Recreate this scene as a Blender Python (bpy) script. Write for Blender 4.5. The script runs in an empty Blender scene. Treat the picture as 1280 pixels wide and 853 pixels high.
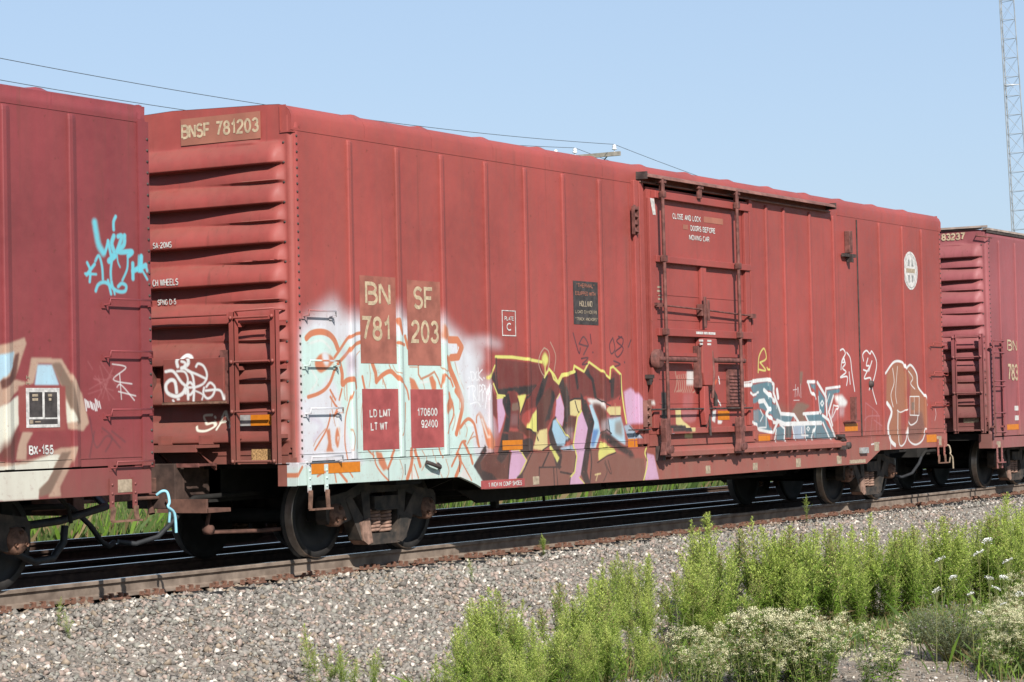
import bpy, math, random
import numpy as np
from mathutils import Vector, Matrix

# ------------------------------------------------------------------ camera, sky, sun, exposure
sc = bpy.context.scene
col = sc.collection
cam_d = bpy.data.cameras.new('camera'); cam = bpy.data.objects.new('camera', cam_d); col.objects.link(cam)
CAM = Vector((-19.426, -15.7191, 1.448)); YAW, PITCH, ROLL, FPX = 1.0312, 0.0326, -0.0218, 2961.73
fw = Vector((math.sin(YAW)*math.cos(PITCH), math.cos(YAW)*math.cos(PITCH), math.sin(PITCH)))
rt = Vector((math.cos(YAW), -math.sin(YAW), 0)); up = rt.cross(fw)
r2 = rt*math.cos(ROLL)+up*math.sin(ROLL); u2 = up*math.cos(ROLL)-rt*math.sin(ROLL)
mw = Matrix((r2, u2, -fw)).transposed().to_4x4(); mw.translation = CAM
cam.matrix_world = mw
cam_d.sensor_width = 36.0; cam_d.lens = 36.0*FPX/1280.0
cam_d.clip_start = 0.5; cam_d.clip_end = 4000
sc.camera = cam
SUN = Vector((-0.76, -0.81, 0.81)).normalized()
EL = math.asin(SUN.z); AZ = math.atan2(SUN.x, SUN.y)
world = bpy.data.worlds.new('World'); sc.world = world; world.use_nodes = True
wn = world.node_tree.nodes; wl = world.node_tree.links
sky = wn.new('ShaderNodeTexSky'); sky.sky_type = 'NISHITA'; sky.sun_disc = False
sky.sun_elevation = EL; sky.sun_rotation = AZ % (2*math.pi)
sky.altitude = 0; sky.air_density = 1.0; sky.dust_density = 1.1; sky.ozone_density = 1.5
bg = wn['Background']; bg.inputs['Strength'].default_value = 0.082
# summer haze evens the sky out: compress its range about a mean value
KS = 5.6
def vm(op, a, v):
    o = wn.new('ShaderNodeVectorMath'); o.operation = op; wl.new(a, o.inputs[0]); o.inputs[1].default_value = v; return o.outputs[0]
gm = wn.new('ShaderNodeGamma'); gm.inputs['Gamma'].default_value = 0.40
wl.new(vm('DIVIDE', sky.outputs['Color'], (KS, KS, KS)), gm.inputs['Color'])
wl.new(vm('MULTIPLY', gm.outputs[0], (KS*0.765, KS*0.905, KS*1.10)), bg.inputs['Color'])
sun_d = bpy.data.lights.new('sun', 'SUN'); sun_d.energy = 5.0; sun_d.angle = math.radians(0.53); sun_d.color = (1.0, 0.95, 0.88)
sun = bpy.data.objects.new('sun', sun_d); col.objects.link(sun)
sun.rotation_euler = SUN.to_track_quat('Z', 'Y').to_euler(); sun.location = (-30, -32, 28)
vs = sc.view_settings
vs.view_transform = 'Standard'; vs.look = 'None'; vs.exposure = 0.72; vs.gamma = 1.0; vs.use_curve_mapping = False
R = random.Random(7)
rng = np.random.default_rng(11)

# ------------------------------------------------------------------ materials
def lin(c):
    c = np.asarray(c, float)/255.0
    return tuple(np.where(c <= 0.04045, c/12.92, ((c+0.055)/1.055)**2.4))
def srgb(c):
    return tuple(int(round(255*(12.92*x if x <= 0.0031308 else 1.055*x**(1/2.4)-0.055))) for x in c)
class NT:
    def __init__(s, name):
        s.m = bpy.data.materials.new(name); s.m.use_nodes = True
        s.t = s.m.node_tree; s.b = s.t.nodes['Principled BSDF']
    def n(s, typ, **kw):
        o = s.t.nodes.new(typ)
        for k, v in kw.items():
            if k.startswith('i_'):
                key = k[2:]; o.inputs[int(key) if key.isdigit() else key].default_value = v
            else: setattr(o, k, v)
        return o
    def l(s, a, b): s.t.links.new(a, b)
    def mix(s, f, a, b, mode='MIX'):
        o = s.n('ShaderNodeMix', data_type='RGBA', blend_type=mode)
        for sock, v in ((o.inputs[0], f), (o.inputs[6], a), (o.inputs[7], b)):
            if hasattr(v, 'is_linked') or isinstance(v, bpy.types.NodeSocket): s.l(v, sock)
            elif isinstance(v, (int, float)): sock.default_value = v
            else: sock.default_value = (*v, 1)
        return o.outputs[2]
    def noise(s, vec, scale, detail=4, rough=0.55, lo=0.35, hi=0.65):
        a = s.n('ShaderNodeTexNoise'); a.inputs['Scale'].default_value = scale; a.inputs['Detail'].default_value = detail; a.inputs['Roughness'].default_value = rough
        if vec is not None: s.l(vec, a.inputs['Vector'])
        r = s.n('ShaderNodeMapRange'); r.inputs[1].default_value = lo; r.inputs[2].default_value = hi
        s.l(a.outputs['Fac'], r.inputs[0]); return r.outputs[0]
    def mapping(s, vec, scale=(1, 1, 1), loc=(0, 0, 0)):
        o = s.n('ShaderNodeMapping'); o.inputs['Scale'].default_value = scale; o.inputs['Location'].default_value = loc
        s.l(vec, o.inputs['Vector']); return o.outputs[0]
    def mth(s, op, a, b=0.0):
        o = s.n('ShaderNodeMath', operation=op)
        for i, v in enumerate((a, b)):
            if isinstance(v, (int, float)): o.inputs[i].default_value = v
            else: s.l(v, o.inputs[i])
        return o.outputs[0]
    def bump(s, h, strength, dist=0.01):
        o = s.n('ShaderNodeBump'); o.inputs['Strength'].default_value = strength; o.inputs['Distance'].default_value = dist
        s.l(h, o.inputs['Height']); s.l(o.outputs[0], s.b.inputs['Normal'])
    def ramp(s, f, lo, hi):
        r = s.n('ShaderNodeMapRange'); r.inputs[1].default_value = lo; r.inputs[2].default_value = hi
        s.l(f, r.inputs[0]); return r.outputs[0]

def simple(name, c, rough=0.6, var=0.25, scale=6.0, metal=0.0, c2=None, spec=0.3, bump=0.0):
    s = NT(name); tc = s.n('ShaderNodeTexCoord').outputs['Object']
    f = s.noise(tc, scale)
    a = tuple(x*(1-var) for x in c); b = c2 or tuple(min(1, x*(1+var)) for x in c)
    s.l(s.mix(f, a, b), s.b.inputs['Base Color'])
    s.b.inputs['Roughness'].default_value = rough; s.b.inputs['Metallic'].default_value = metal
    s.b.inputs['Specular IOR Level'].default_value = spec
    if bump: s.bump(s.noise(tc, scale*5), bump, 0.004)
    return s.m

def car_paint(name, root, base, dusty, img=None, rect=None, img2=None, rect2=None, dust_top=1.25, seed=0.0, near=-1.40, streak=0.35):
    """oxide-red car body paint: weather streaks, dust on the sills, rust specks, sprayed paint from img"""
    s = NT(name); t = s.n('ShaderNodeTexCoord'); t.object = root; P = t.outputs['Object']
    Pq = s.mapping(P, loc=(seed, seed, 0))
    sep = s.n('ShaderNodeSeparateXYZ'); s.l(P, sep.inputs[0]); X, Y, Z = sep.outputs
    big = s.noise(Pq, 0.7, 3)
    st = s.noise(s.mapping(Pq, scale=(7, 7, 0.35)), 1.0, 5, 0.6, 0.38, 0.72)
    fine = s.noise(Pq, 9, 6, 0.65)
    c = s.mix(big, tuple(x*0.84 for x in base), tuple(x*1.13 for x in base))
    c = s.mix(s.mth('MULTIPLY', st, streak), c, tuple(0.55*x+0.45*y for x, y in zip(tuple(q*0.55 for q in base), dusty)))
    c = s.mix(s.mth('MULTIPLY', fine, 0.16), c, tuple(x*1.5 for x in base))
    # road dust on the lower steel
    zf = s.n('ShaderNodeMapRange', interpolation_type='SMOOTHSTEP'); s.l(Z, zf.inputs[0])
    zf.inputs[1].default_value = dust_top+0.25; zf.inputs[2].default_value = dust_top-0.45
    df = s.mth('MULTIPLY', zf.outputs[0], s.ramp(s.noise(s.mapping(Pq, scale=(3, 3, 1)), 1.5, 5, 0.6, 0.25, 0.75), -0.6, 1.0))
    c = s.mix(s.mth('MULTIPLY', df, 0.8), c, dusty)
    # brown dirt gathered on the lower part of the end walls
    ze = s.n('ShaderNodeMapRange', interpolation_type='SMOOTHSTEP'); s.l(Z, ze.inputs[0]); ze.inputs[1].default_value = 3.0; ze.inputs[2].default_value = 1.6
    ef = s.mth('MULTIPLY', s.mth('MULTIPLY', ze.outputs[0], s.mth('LESS_THAN', X, 0.012)), s.ramp(s.noise(s.mapping(Pq, scale=(1, 1.2, 4)), 1.6, 6, 0.65, 0.3, 0.7), -0.5, 1.0))
    c = s.mix(s.mth('MULTIPLY', ef, 0.75), c, (0.105, 0.050, 0.038))
    # dirt lying on the upper slopes of the pressed ribs
    geo = s.n('ShaderNodeNewGeometry'); sn = s.n('ShaderNodeSeparateXYZ'); s.l(geo.outputs['Normal'], sn.inputs[0])
    up_ = s.mth('MULTIPLY', s.mth('MULTIPLY', s.ramp(sn.outputs[2], 0.30, 0.75), s.mth('LESS_THAN', X, 0.012)), s.ramp(s.noise(s.mapping(Pq, scale=(1, 1, 3)), 2.2, 5, 0.65, 0.3, 0.7), -0.2, 1.0))
    c = s.mix(s.mth('MULTIPLY', up_, 0.55), c, (0.165, 0.092, 0.068))
    # thin rust runs below the roof edge and seams
    rn = s.noise(s.mapping(Pq, scale=(16, 16, 0.5)), 1.0, 4, 0.6, 0.60, 0.78)
    c = s.mix(s.mth('MULTIPLY', rn, 0.55), c, (0.10, 0.036, 0.026))
    # rust specks
    rs = s.noise(Pq, 16, 3, 0.5, 0.70, 0.76)
    c = s.mix(s.mth('MULTIPLY', rs, 0.45), c, (0.07, 0.022, 0.012))
    if img:
        # near side mapped by x, z; end wall mapped by y, z
        def sheet(image, rc, a, b):
            cm = s.n('ShaderNodeCombineXYZ')
            s.l(s.ramp2(a, rc[0], rc[1]), cm.inputs[0]); s.l(s.ramp2(b, rc[2], rc[3]), cm.inputs[1])
            im = s.n('ShaderNodeTexImage', extension='CLIP', interpolation='Linear'); im.image = image
            s.l(cm.outputs[0], im.inputs[0]); return im
        s.ramp2 = lambda v, a, b: s.mth('DIVIDE', s.mth('SUBTRACT', v, a), b-a)
        im = sheet(img, rect, X, Z)
        g = s.mth('LESS_THAN', Y, near)
        wear = s.ramp(s.noise(Pq, 20, 7, 0.72, 0.22, 0.42), -0.25, 1.0)
        # the spray stops at the rounded corner post, but runs to the end of the sill
        edge = s.mth('MAXIMUM', s.ramp(X, 0.02, 0.13), s.mth('LESS_THAN', Z, 1.048))
        fac = s.mth('MULTIPLY', s.mth('MULTIPLY', s.mth('MULTIPLY', im.outputs['Alpha'], edge), g), wear)
        gc = s.mix(s.mth('MULTIPLY', s.noise(Pq, 3.2, 5, 0.6, 0.3, 0.75), 0.16), im.outputs['Color'], (0.22, 0.15, 0.13)); gc = s.mix(s.mth('MULTIPLY', st, 0.18), gc, (0.18, 0.11, 0.085))
        gc = s.mix(s.mth('MULTIPLY', df, 0.16), gc, dusty)
        c = s.mix(fac, c, gc)
        if img2:
            i2 = sheet(img2, rect2, Y, Z)
            g2 = s.mth('LESS_THAN', X, 0.02)
            c = s.mix(s.mth('MULTIPLY', s.mth('MULTIPLY', i2.outputs['Alpha'], g2), wear), c, i2.outputs['Color'])
    s.l(c, s.b.inputs['Base Color'])
    s.l(s.ramp(fine, -0.6, 1.4), s.b.inputs['Roughness'])
    rr = s.ramp(fine, 0, 1); rm = s.n('ShaderNodeMapRange'); s.l(fine, rm.inputs[0]); rm.inputs[3].default_value = 0.48; rm.inputs[4].default_value = 0.66
    s.l(rm.outputs[0], s.b.inputs['Roughness']); s.b.inputs['Specular IOR Level'].default_value = 0.35
    # thin sheet steel is slightly wavy
    h = s.noise(s.mapping(Pq, scale=(1.6, 1.6, 0.8)), 1.0, 2, 0.5, 0.2, 0.8)
    s.bump(h, 0.42, 0.02)
    return s.m

# ------------------------------------------------------------------ mesh helpers
class MB:
    def __init__(s): s.v = []; s.f = []; s.sm = []
    def add(s, v, f, smooth=False):
        o = len(s.v); s.v += [tuple(p) for p in v]; s.f += [tuple(i+o for i in q) for q in f]; s.sm += [smooth]*len(f); return s
    def box(s, x0, x1, y0, y1, z0, z1):
        if x0 > x1: x0, x1 = x1, x0
        if y0 > y1: y0, y1 = y1, y0
        if z0 > z1: z0, z1 = z1, z0
        v = [(x0,y0,z0),(x1,y0,z0),(x1,y1,z0),(x0,y1,z0),(x0,y0,z1),(x1,y0,z1),(x1,y1,z1),(x0,y1,z1)]
        return s.add(v, [(0,3,2,1),(4,5,6,7),(0,1,5,4),(1,2,6,5),(2,3,7,6),(3,0,4,7)])
    def tube(s, pts, r, n=8, caps=True, smooth=True):
        P = [Vector(p) for p in pts]; rad = r if isinstance(r, (list, tuple)) else [r]*len(P)
        V = []; F = []; nrm = None
        for i, p in enumerate(P):
            t = (P[min(i+1, len(P)-1)]-P[max(i-1, 0)]).normalized()
            if nrm is None:
                a = Vector((0, 0, 1)) if abs(t.z) < 0.9 else Vector((1, 0, 0)); nrm = t.cross(a).normalized()
            else:
                nrm = (nrm-t*nrm.dot(t))
                nrm = nrm.normalized() if nrm.length > 1e-6 else t.orthogonal().normalized()
            b = t.cross(nrm)
            for k in range(n):
                an = 2*math.pi*k/n; V.append(p+(nrm*math.cos(an)+b*math.sin(an))*rad[i])
        for i in range(len(P)-1):
            for k in range(n): F.append((i*n+k, i*n+(k+1) % n, (i+1)*n+(k+1) % n, (i+1)*n+k))
        s.add(V, F, smooth)
        if caps: s.add(V, [tuple(range(n-1, -1, -1)), tuple((len(P)-1)*n+k for k in range(n))])
        return s
    def prism(s, poly, axis, a, b):
        """polygon in the plane of the two other axes (in xyz order), extruded along axis from a to b"""
        def mk(p, h):
            q = list(p); q.insert(axis, h); return q
        n = len(poly); V = [mk(p, a) for p in poly]+[mk(p, b) for p in poly]
        F = [tuple(range(n-1, -1, -1)), tuple(range(n, 2*n))]+[(i, (i+1) % n, n+(i+1) % n, n+i) for i in range(n)]
        return s.add(V, F)
    def lathe(s, prof, c, axis=1, n=32, smooth=True):
        """prof: (radius, height along axis)"""
        V = []; F = []; o = [i for i in range(3) if i != axis]
        for r, h in prof:
            for k in range(n):
                an = 2*math.pi*k/n; q = [0, 0, 0]; q[axis] = c[axis]+h; q[o[0]] = c[o[0]]+r*math.cos(an); q[o[1]] = c[o[1]]+r*math.sin(an); V.append(q)
        for i in range(len(prof)-1):
            for k in range(n): F.append((i*n+k, i*n+(k+1) % n, (i+1)*n+(k+1) % n, (i+1)*n+k))
        s.add(V, F, smooth)
        return s
    def ball(s, c, r, n=6):
        prof = [(max(1e-4, r*math.sin(math.pi*i/4)), -r*math.cos(math.pi*i/4)) for i in range(5)]
        return s.lathe(prof, c, 2, n)
    def xform(s, M):
        s.v = [tuple(M @ Vector(p)) for p in s.v]; return s
    def mesh(s, name, mat):
        me = bpy.data.meshes.new(name); me.from_pydata(s.v, [], s.f)
        me.polygons.foreach_set('use_smooth', s.sm)
        if mat: me.materials.append(mat)
        me.update(); 
        import bmesh
        bm = bmesh.new(); bm.from_mesh(me); bmesh.ops.recalc_face_normals(bm, faces=bm.faces); bm.to_mesh(me); bm.free()
        return me
    def build(s, name, mat, parent=None, bevel=0.0):
        o = bpy.data.objects.new(name, s.mesh(name, mat)); col.objects.link(o)
        if parent: o.parent = parent
        if bevel:
            b = o.modifiers.new('edge', 'BEVEL'); b.width = bevel; b.segments = 2; b.limit_method = 'ANGLE'; b.angle_limit = 0.6
        return o
def inst(name, me, parent=None, loc=(0, 0, 0), rot=(0, 0, 0), sc_=(1, 1, 1)):
    o = bpy.data.objects.new(name, me); col.objects.link(o); o.location = loc; o.rotation_euler = rot; o.scale = sc_
    if parent: o.parent = parent
    return o
def thing(name, label, cat, loc=(0, 0, 0), group=None):
    o = bpy.data.objects.new(name, None); col.objects.link(o); o.location = loc; o['label'] = label; o['category'] = cat
    if group: o['group'] = group
    o.empty_display_size = 0.3
    return o
def tag(o, label, cat, group=None):
    o['label'] = label; o['category'] = cat
    if group: o['group'] = group
    return o
def structure(o): o['kind'] = 'structure'; return o
def stuff(o): o['kind'] = 'stuff'; return o
# stencil lettering drawn as ribbons (grotesque capitals and figures)
def _arc(cx, cy, rx, ry, a0, a1, n=12): return [(cx+rx*math.cos(math.radians(a0+(a1-a0)*k/n)), cy+ry*math.sin(math.radians(a0+(a1-a0)*k/n))) for k in range(n+1)]
GL = {'A':[[(0,0),(.3,1)],[(.3,1),(.6,0)],[(.1,.33),(.5,.33)]],'B':[[(0,0),(0,1),(.32,1)]+_arc(.32,.765,.24,.235,90,-90)+[(.11,.53)],[(.3,.53)]+_arc(.34,.265,.27,.265,90,-90)+[(.09,0)]],
'C':[_arc(.31,.5,.31,.5,48,312,18)],'D':[[(0,0),(0,1),(.26,1)]+_arc(.26,.5,.35,.5,90,-90)+[(.09,0)]],'E':[[(.54,1),(0,1),(0,0),(.56,0)],[(.03,.52),(.48,.52)]],'F':[[(.54,1),(0,1),(0,0)],[(.03,.52),(.46,.52)]],
'G':[_arc(.31,.5,.31,.5,48,300,18)+[(.6,.16),(.6,.45),(.36,.45)]],'H':[[(0,0),(0,1)],[(.58,0),(.58,1)],[(.03,.53),(.55,.53)]],'I':[[(.08,0),(.08,1)]],'K':[[(0,0),(0,1)],[(.58,1),(.06,.42)],[(.22,.58),(.62,0)]],
'L':[[(0,1),(0,0),(.52,0)]],'M':[[(0,0),(0,1)],[(.03,.99),(.36,.08)],[(.36,.08),(.69,.99)],[(.72,1),(.72,0)]],'N':[[(0,0),(0,1)],[(.03,.99),(.55,.01)],[(.58,0),(.58,1)]],'O':[_arc(.32,.5,.32,.5,90,450,24)],'P':[[(0,0),(0,1),(.32,1)]+_arc(.32,.73,.26,.27,90,-90)+[(.11,.46)]],
'Q':[_arc(.32,.5,.32,.5,90,450,24),[(.4,.22),(.64,-.04)]],'R':[[(0,0),(0,1),(.32,1)]+_arc(.32,.745,.25,.255,90,-90)+[(.11,.49)],[(.34,.47),(.58,0)]],
'S':[_arc(.3,.745,.27,.255,30,240,12)+_arc(.29,.26,.28,.26,75,-155,12)],'T':[[(0,1),(.6,1)],[(.3,.97),(.3,0)]],'U':[[(0,1),(0,.28)]+_arc(.29,.28,.29,.28,180,360)+[(.58,1)]],'V':[[(0,1),(.3,0)],[(.3,0),(.6,1)]],
'W':[[(0,1),(.2,0)],[(.2,0),(.42,.96)],[(.42,.96),(.64,0)],[(.64,0),(.84,1)]],'X':[[(0,0),(.58,1)],[(.02,1),(.6,0)]],'Y':[[(0,1),(.3,.45),(.6,1)],[(.3,.42),(.3,0)]],'-':[[(.05,.42),(.35,.42)]],'"':[[(.05,1),(.05,.72)],[(.2,1),(.2,.72)]],
'0':[_arc(.27,.5,.27,.5,90,450,24)],'1':[[(.02,.74),(.2,.82),(.28,1),(.28,0)]],'2':[_arc(.27,.72,.26,.28,170,-30,12)+[(.36,.42),(.06,.16),(.0,0),(.54,0)]],'3':[_arc(.26,.755,.24,.245,160,-80,12)+[(.24,.53)],[(.26,.53)]+_arc(.26,.265,.27,.265,80,-165,12)],
'4':[[(.56,.25),(0,.25),(.4,1),(.4,0)]],'5':[[(.5,1),(.1,1),(.04,.5)]+_arc(.26,.31,.27,.31,130,-160,14)],'6':[_arc(.28,.31,.26,.31,-270,90,20),[(.48,.85)]+_arc(.3,.66,.24,.34,60,180,8)+[(.03,.35)]],
'7':[[(0,1),(.54,1),(.34,.55),(.18,0)]],'8':[_arc(.27,.755,.23,.245,-90,270,20),_arc(.27,.265,.27,.265,90,450,20)],'9':[_arc(.27,.69,.26,.31,-90,270,20),[(.07,.15)]+_arc(.25,.34,.26,.34,240,360,8)+[(.52,.65)]]}
GW = {'M': .72, 'W': .84, 'I': .16, '1': .42, '-': .4, '"': .25, ' ': .3}
def lettering(txt, plane, rect, mat, parent, off, name='lettering', bold=0.0):
    """flat lettering filling rect = (a0, top, a1, bottom) on the side (x,z at y=off) or the end (y,z at x=off)"""
    a0, b1, a1, b0 = rect; H = b1-b0; x = 0.0; items = []
    for ch in txt.upper():
        for st in GL.get(ch, []): items.append([(px+x, py) for px, py in st])
        x += GW.get(ch, .6)+.19
    Wd = x-.19; sx = (a1-a0)/Wd; hw = H*(0.076+bold); mb = MB()
    hx = min(hw, abs(sx)*0.135)
    for k, st in enumerate(items):
        P = [Vector((px*abs(sx)*(1-2*hx/abs(sx)/Wd*0)+0, py*(H-2*hw)+hw)) for px, py in st]; n = len(P); V = []
        closed = (P[0]-P[-1]).length < 1e-4
        for i in range(n):
            p = P[i-1] if i else (P[-2] if closed else None); q = P[i+1] if i < n-1 else (P[1] if closed else None)
            d1 = (P[i]-p).normalized() if p is not None and (P[i]-p).length > 1e-6 else None; d2 = (q-P[i]).normalized() if q is not None and (q-P[i]).length > 1e-6 else None
            d1 = d1 or d2; d2 = d2 or d1; t = (d1+d2); t = t.normalized() if t.length > 1e-3 else d1; nn = Vector((-t.y, t.x)); c = max(0.42, nn.dot(Vector((-d1.y, d1.x))))
            for s in (1, -1):
                o = P[i]+Vector((nn.x*hx, nn.y*hw))*(s/c)
                V.append(o)
        sg = 1 if a1 > a0 else -1; dd = off-0.0006*(k % 3)
        VV = [((a0+sg*o.x, dd, b0+o.y) if plane == 'side' else (dd, a0+sg*o.x, b0+o.y)) for o in V]
        mb.add(VV, [(2*i, 2*i+1, 2*i+3, 2*i+2) for i in range(n-1)])
    return mb.build(name, mat, parent)

# ------------------------------------------------------------------ sprayed paint rasterised to an image
PAL = {'W':(205,208,214),'M':(190,214,209),'V':(214,214,212),'v':(216,218,218),'w':(224,226,230),'G':(140,128,132),'O':(192,116,82),'o':(180,128,100),
 'K':(27,29,32),'k':(30,27,29),'R':(100,38,36),'U':(80,42,36),'B':(118,76,66),'I':(198,158,188),'Y':(208,204,112),'L':(116,96,82),'E':(206,190,132),
 'e':(206,206,192),'J':(150,186,206),'j':(162,196,212),'N':(86,128,178),'T':(172,144,126),'t':(82,118,130),'q':(66,80,84),'p':(170,104,108),'D':(66,32,44),
 'H':(176,156,180),'X':(150,96,70),'C':(96,188,204),'Z':(196,84,54),'r':(136,58,56)}
def catmull(p, closed=False, k=6):
    n = len(p)
    if n < 3: return p
    out = []
    for i in range(n if closed else n-1):
        g = (lambda j: p[j % n]) if closed else (lambda j: p[max(0, min(n-1, j))])
        a, b, c, d = map(np.array, (g(i-1), g(i), g(i+1), g(i+2)))
        for t in np.arange(k)/k:
            out.append(tuple(0.5*(2*b+(c-a)*t+(2*a-5*b+4*c-d)*t*t+(3*b-a-3*c+d)*t**3)))
    if not closed: out.append(p[-1])
    return out
def blur(m, r):
    r = int(round(r))
    if r < 1: return m
    for _ in range(2):
        for ax in (0, 1):
            k = 2*r+1; q = np.apply_along_axis(lambda a: a, ax, m) if False else m
            pad = [(0, 0), (0, 0)]; pad[ax] = (r+1, r); c = np.cumsum(np.pad(q, pad, mode='edge'), axis=ax)
            m = (np.take(c, np.arange(k, c.shape[ax]), ax)-np.take(c, np.arange(0, c.shape[ax]-k), ax))/k
    return m
def raster(name, marks, rc, ppm):
    a0, a1, b0, b1 = rc; Wd = int((a1-a0)*ppm); Hd = int((b1-b0)*ppm)
    img = np.zeros((Hd, Wd, 4), np.float32)
    drips = []; rd = random.Random(5)
    for mk in marks:
        if mk[0] == 'S' and mk[5] > 0.05 and mk[1] in 'OKvCt':
            for q in mk[-1][1:-1]:
                if rd.random() < .35: drips.append(('S', mk[1], .006, 0, .8, rd.uniform(.010, .018), [(q[0], q[1]), (q[0]+.002, q[1]-rd.uniform(.06, .22))]))
    marks = list(marks)+drips
    for mk in marks:
        kind, key, soft, sm, al = mk[:5]; pts = mk[-1]
        w = mk[5] if kind == 'S' else 0
        if sm: pts = catmull(pts, kind == 'P')
        p = (np.array(pts, float)-(a0, b0))*ppm
        pad = int(soft*ppm*3+w*ppm+4)
        x0, y0 = np.maximum(0, p.min(0).astype(int)-pad); x1 = min(Wd, int(p[:, 0].max())+pad); y1 = min(Hd, int(p[:, 1].max())+pad)
        if x1 <= x0 or y1 <= y0: continue
        X, Y = np.meshgrid(np.arange(x0, x1)+0.5, np.arange(y0, y1)+0.5)
        if kind == 'P':
            m = np.zeros(X.shape, bool); n = len(p)
            for i in range(n):
                ax, ay = p[i]; bx, by = p[(i+1) % n]
                if ay == by: continue
                cnd = (Y >= min(ay, by)) & (Y < max(ay, by))
                m ^= cnd & (X < ax+(Y-ay)*(bx-ax)/(by-ay))
            m = blur(m.astype(np.float32), soft*ppm*0.5)
        else:
            d = np.full(X.shape, 1e9)
            for i in range(max(1, len(p)-1)):
                a = p[i]; b = p[min(i+1, len(p)-1)]; ab = b-a; L = ab@ab+1e-9
                t = np.clip(((X-a[0])*ab[0]+(Y-a[1])*ab[1])/L, 0, 1)
                d = np.minimum(d, (X-a[0]-t*ab[0])**2+(Y-a[1]-t*ab[1])**2)
            d = np.sqrt(d); sp = max(0.7, soft*ppm)
            m = np.clip((w*ppm*0.5+sp*0.5-d)/sp, 0, 1); m = m*m*(3-2*m)
        m = (m*al).astype(np.float32)
        c = np.array(PAL[key], np.float32)/255*0.90
        sub = img[y0:y1, x0:x1]; A = sub[..., 3]; na = m+A*(1-m)
        sub[..., :3] = np.where(na[..., None] > 1e-5, (c*m[..., None]+sub[..., :3]*(A*(1-m))[..., None])/np.maximum(na, 1e-5)[..., None], c)
        sub[..., 3] = na
    im = bpy.data.images.new(name, Wd, Hd, alpha=True); im.alpha_mode = 'CHANNEL_PACKED'
    im.pixels.foreach_set(img.ravel()); im.update(); im.pack()
    return im
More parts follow.
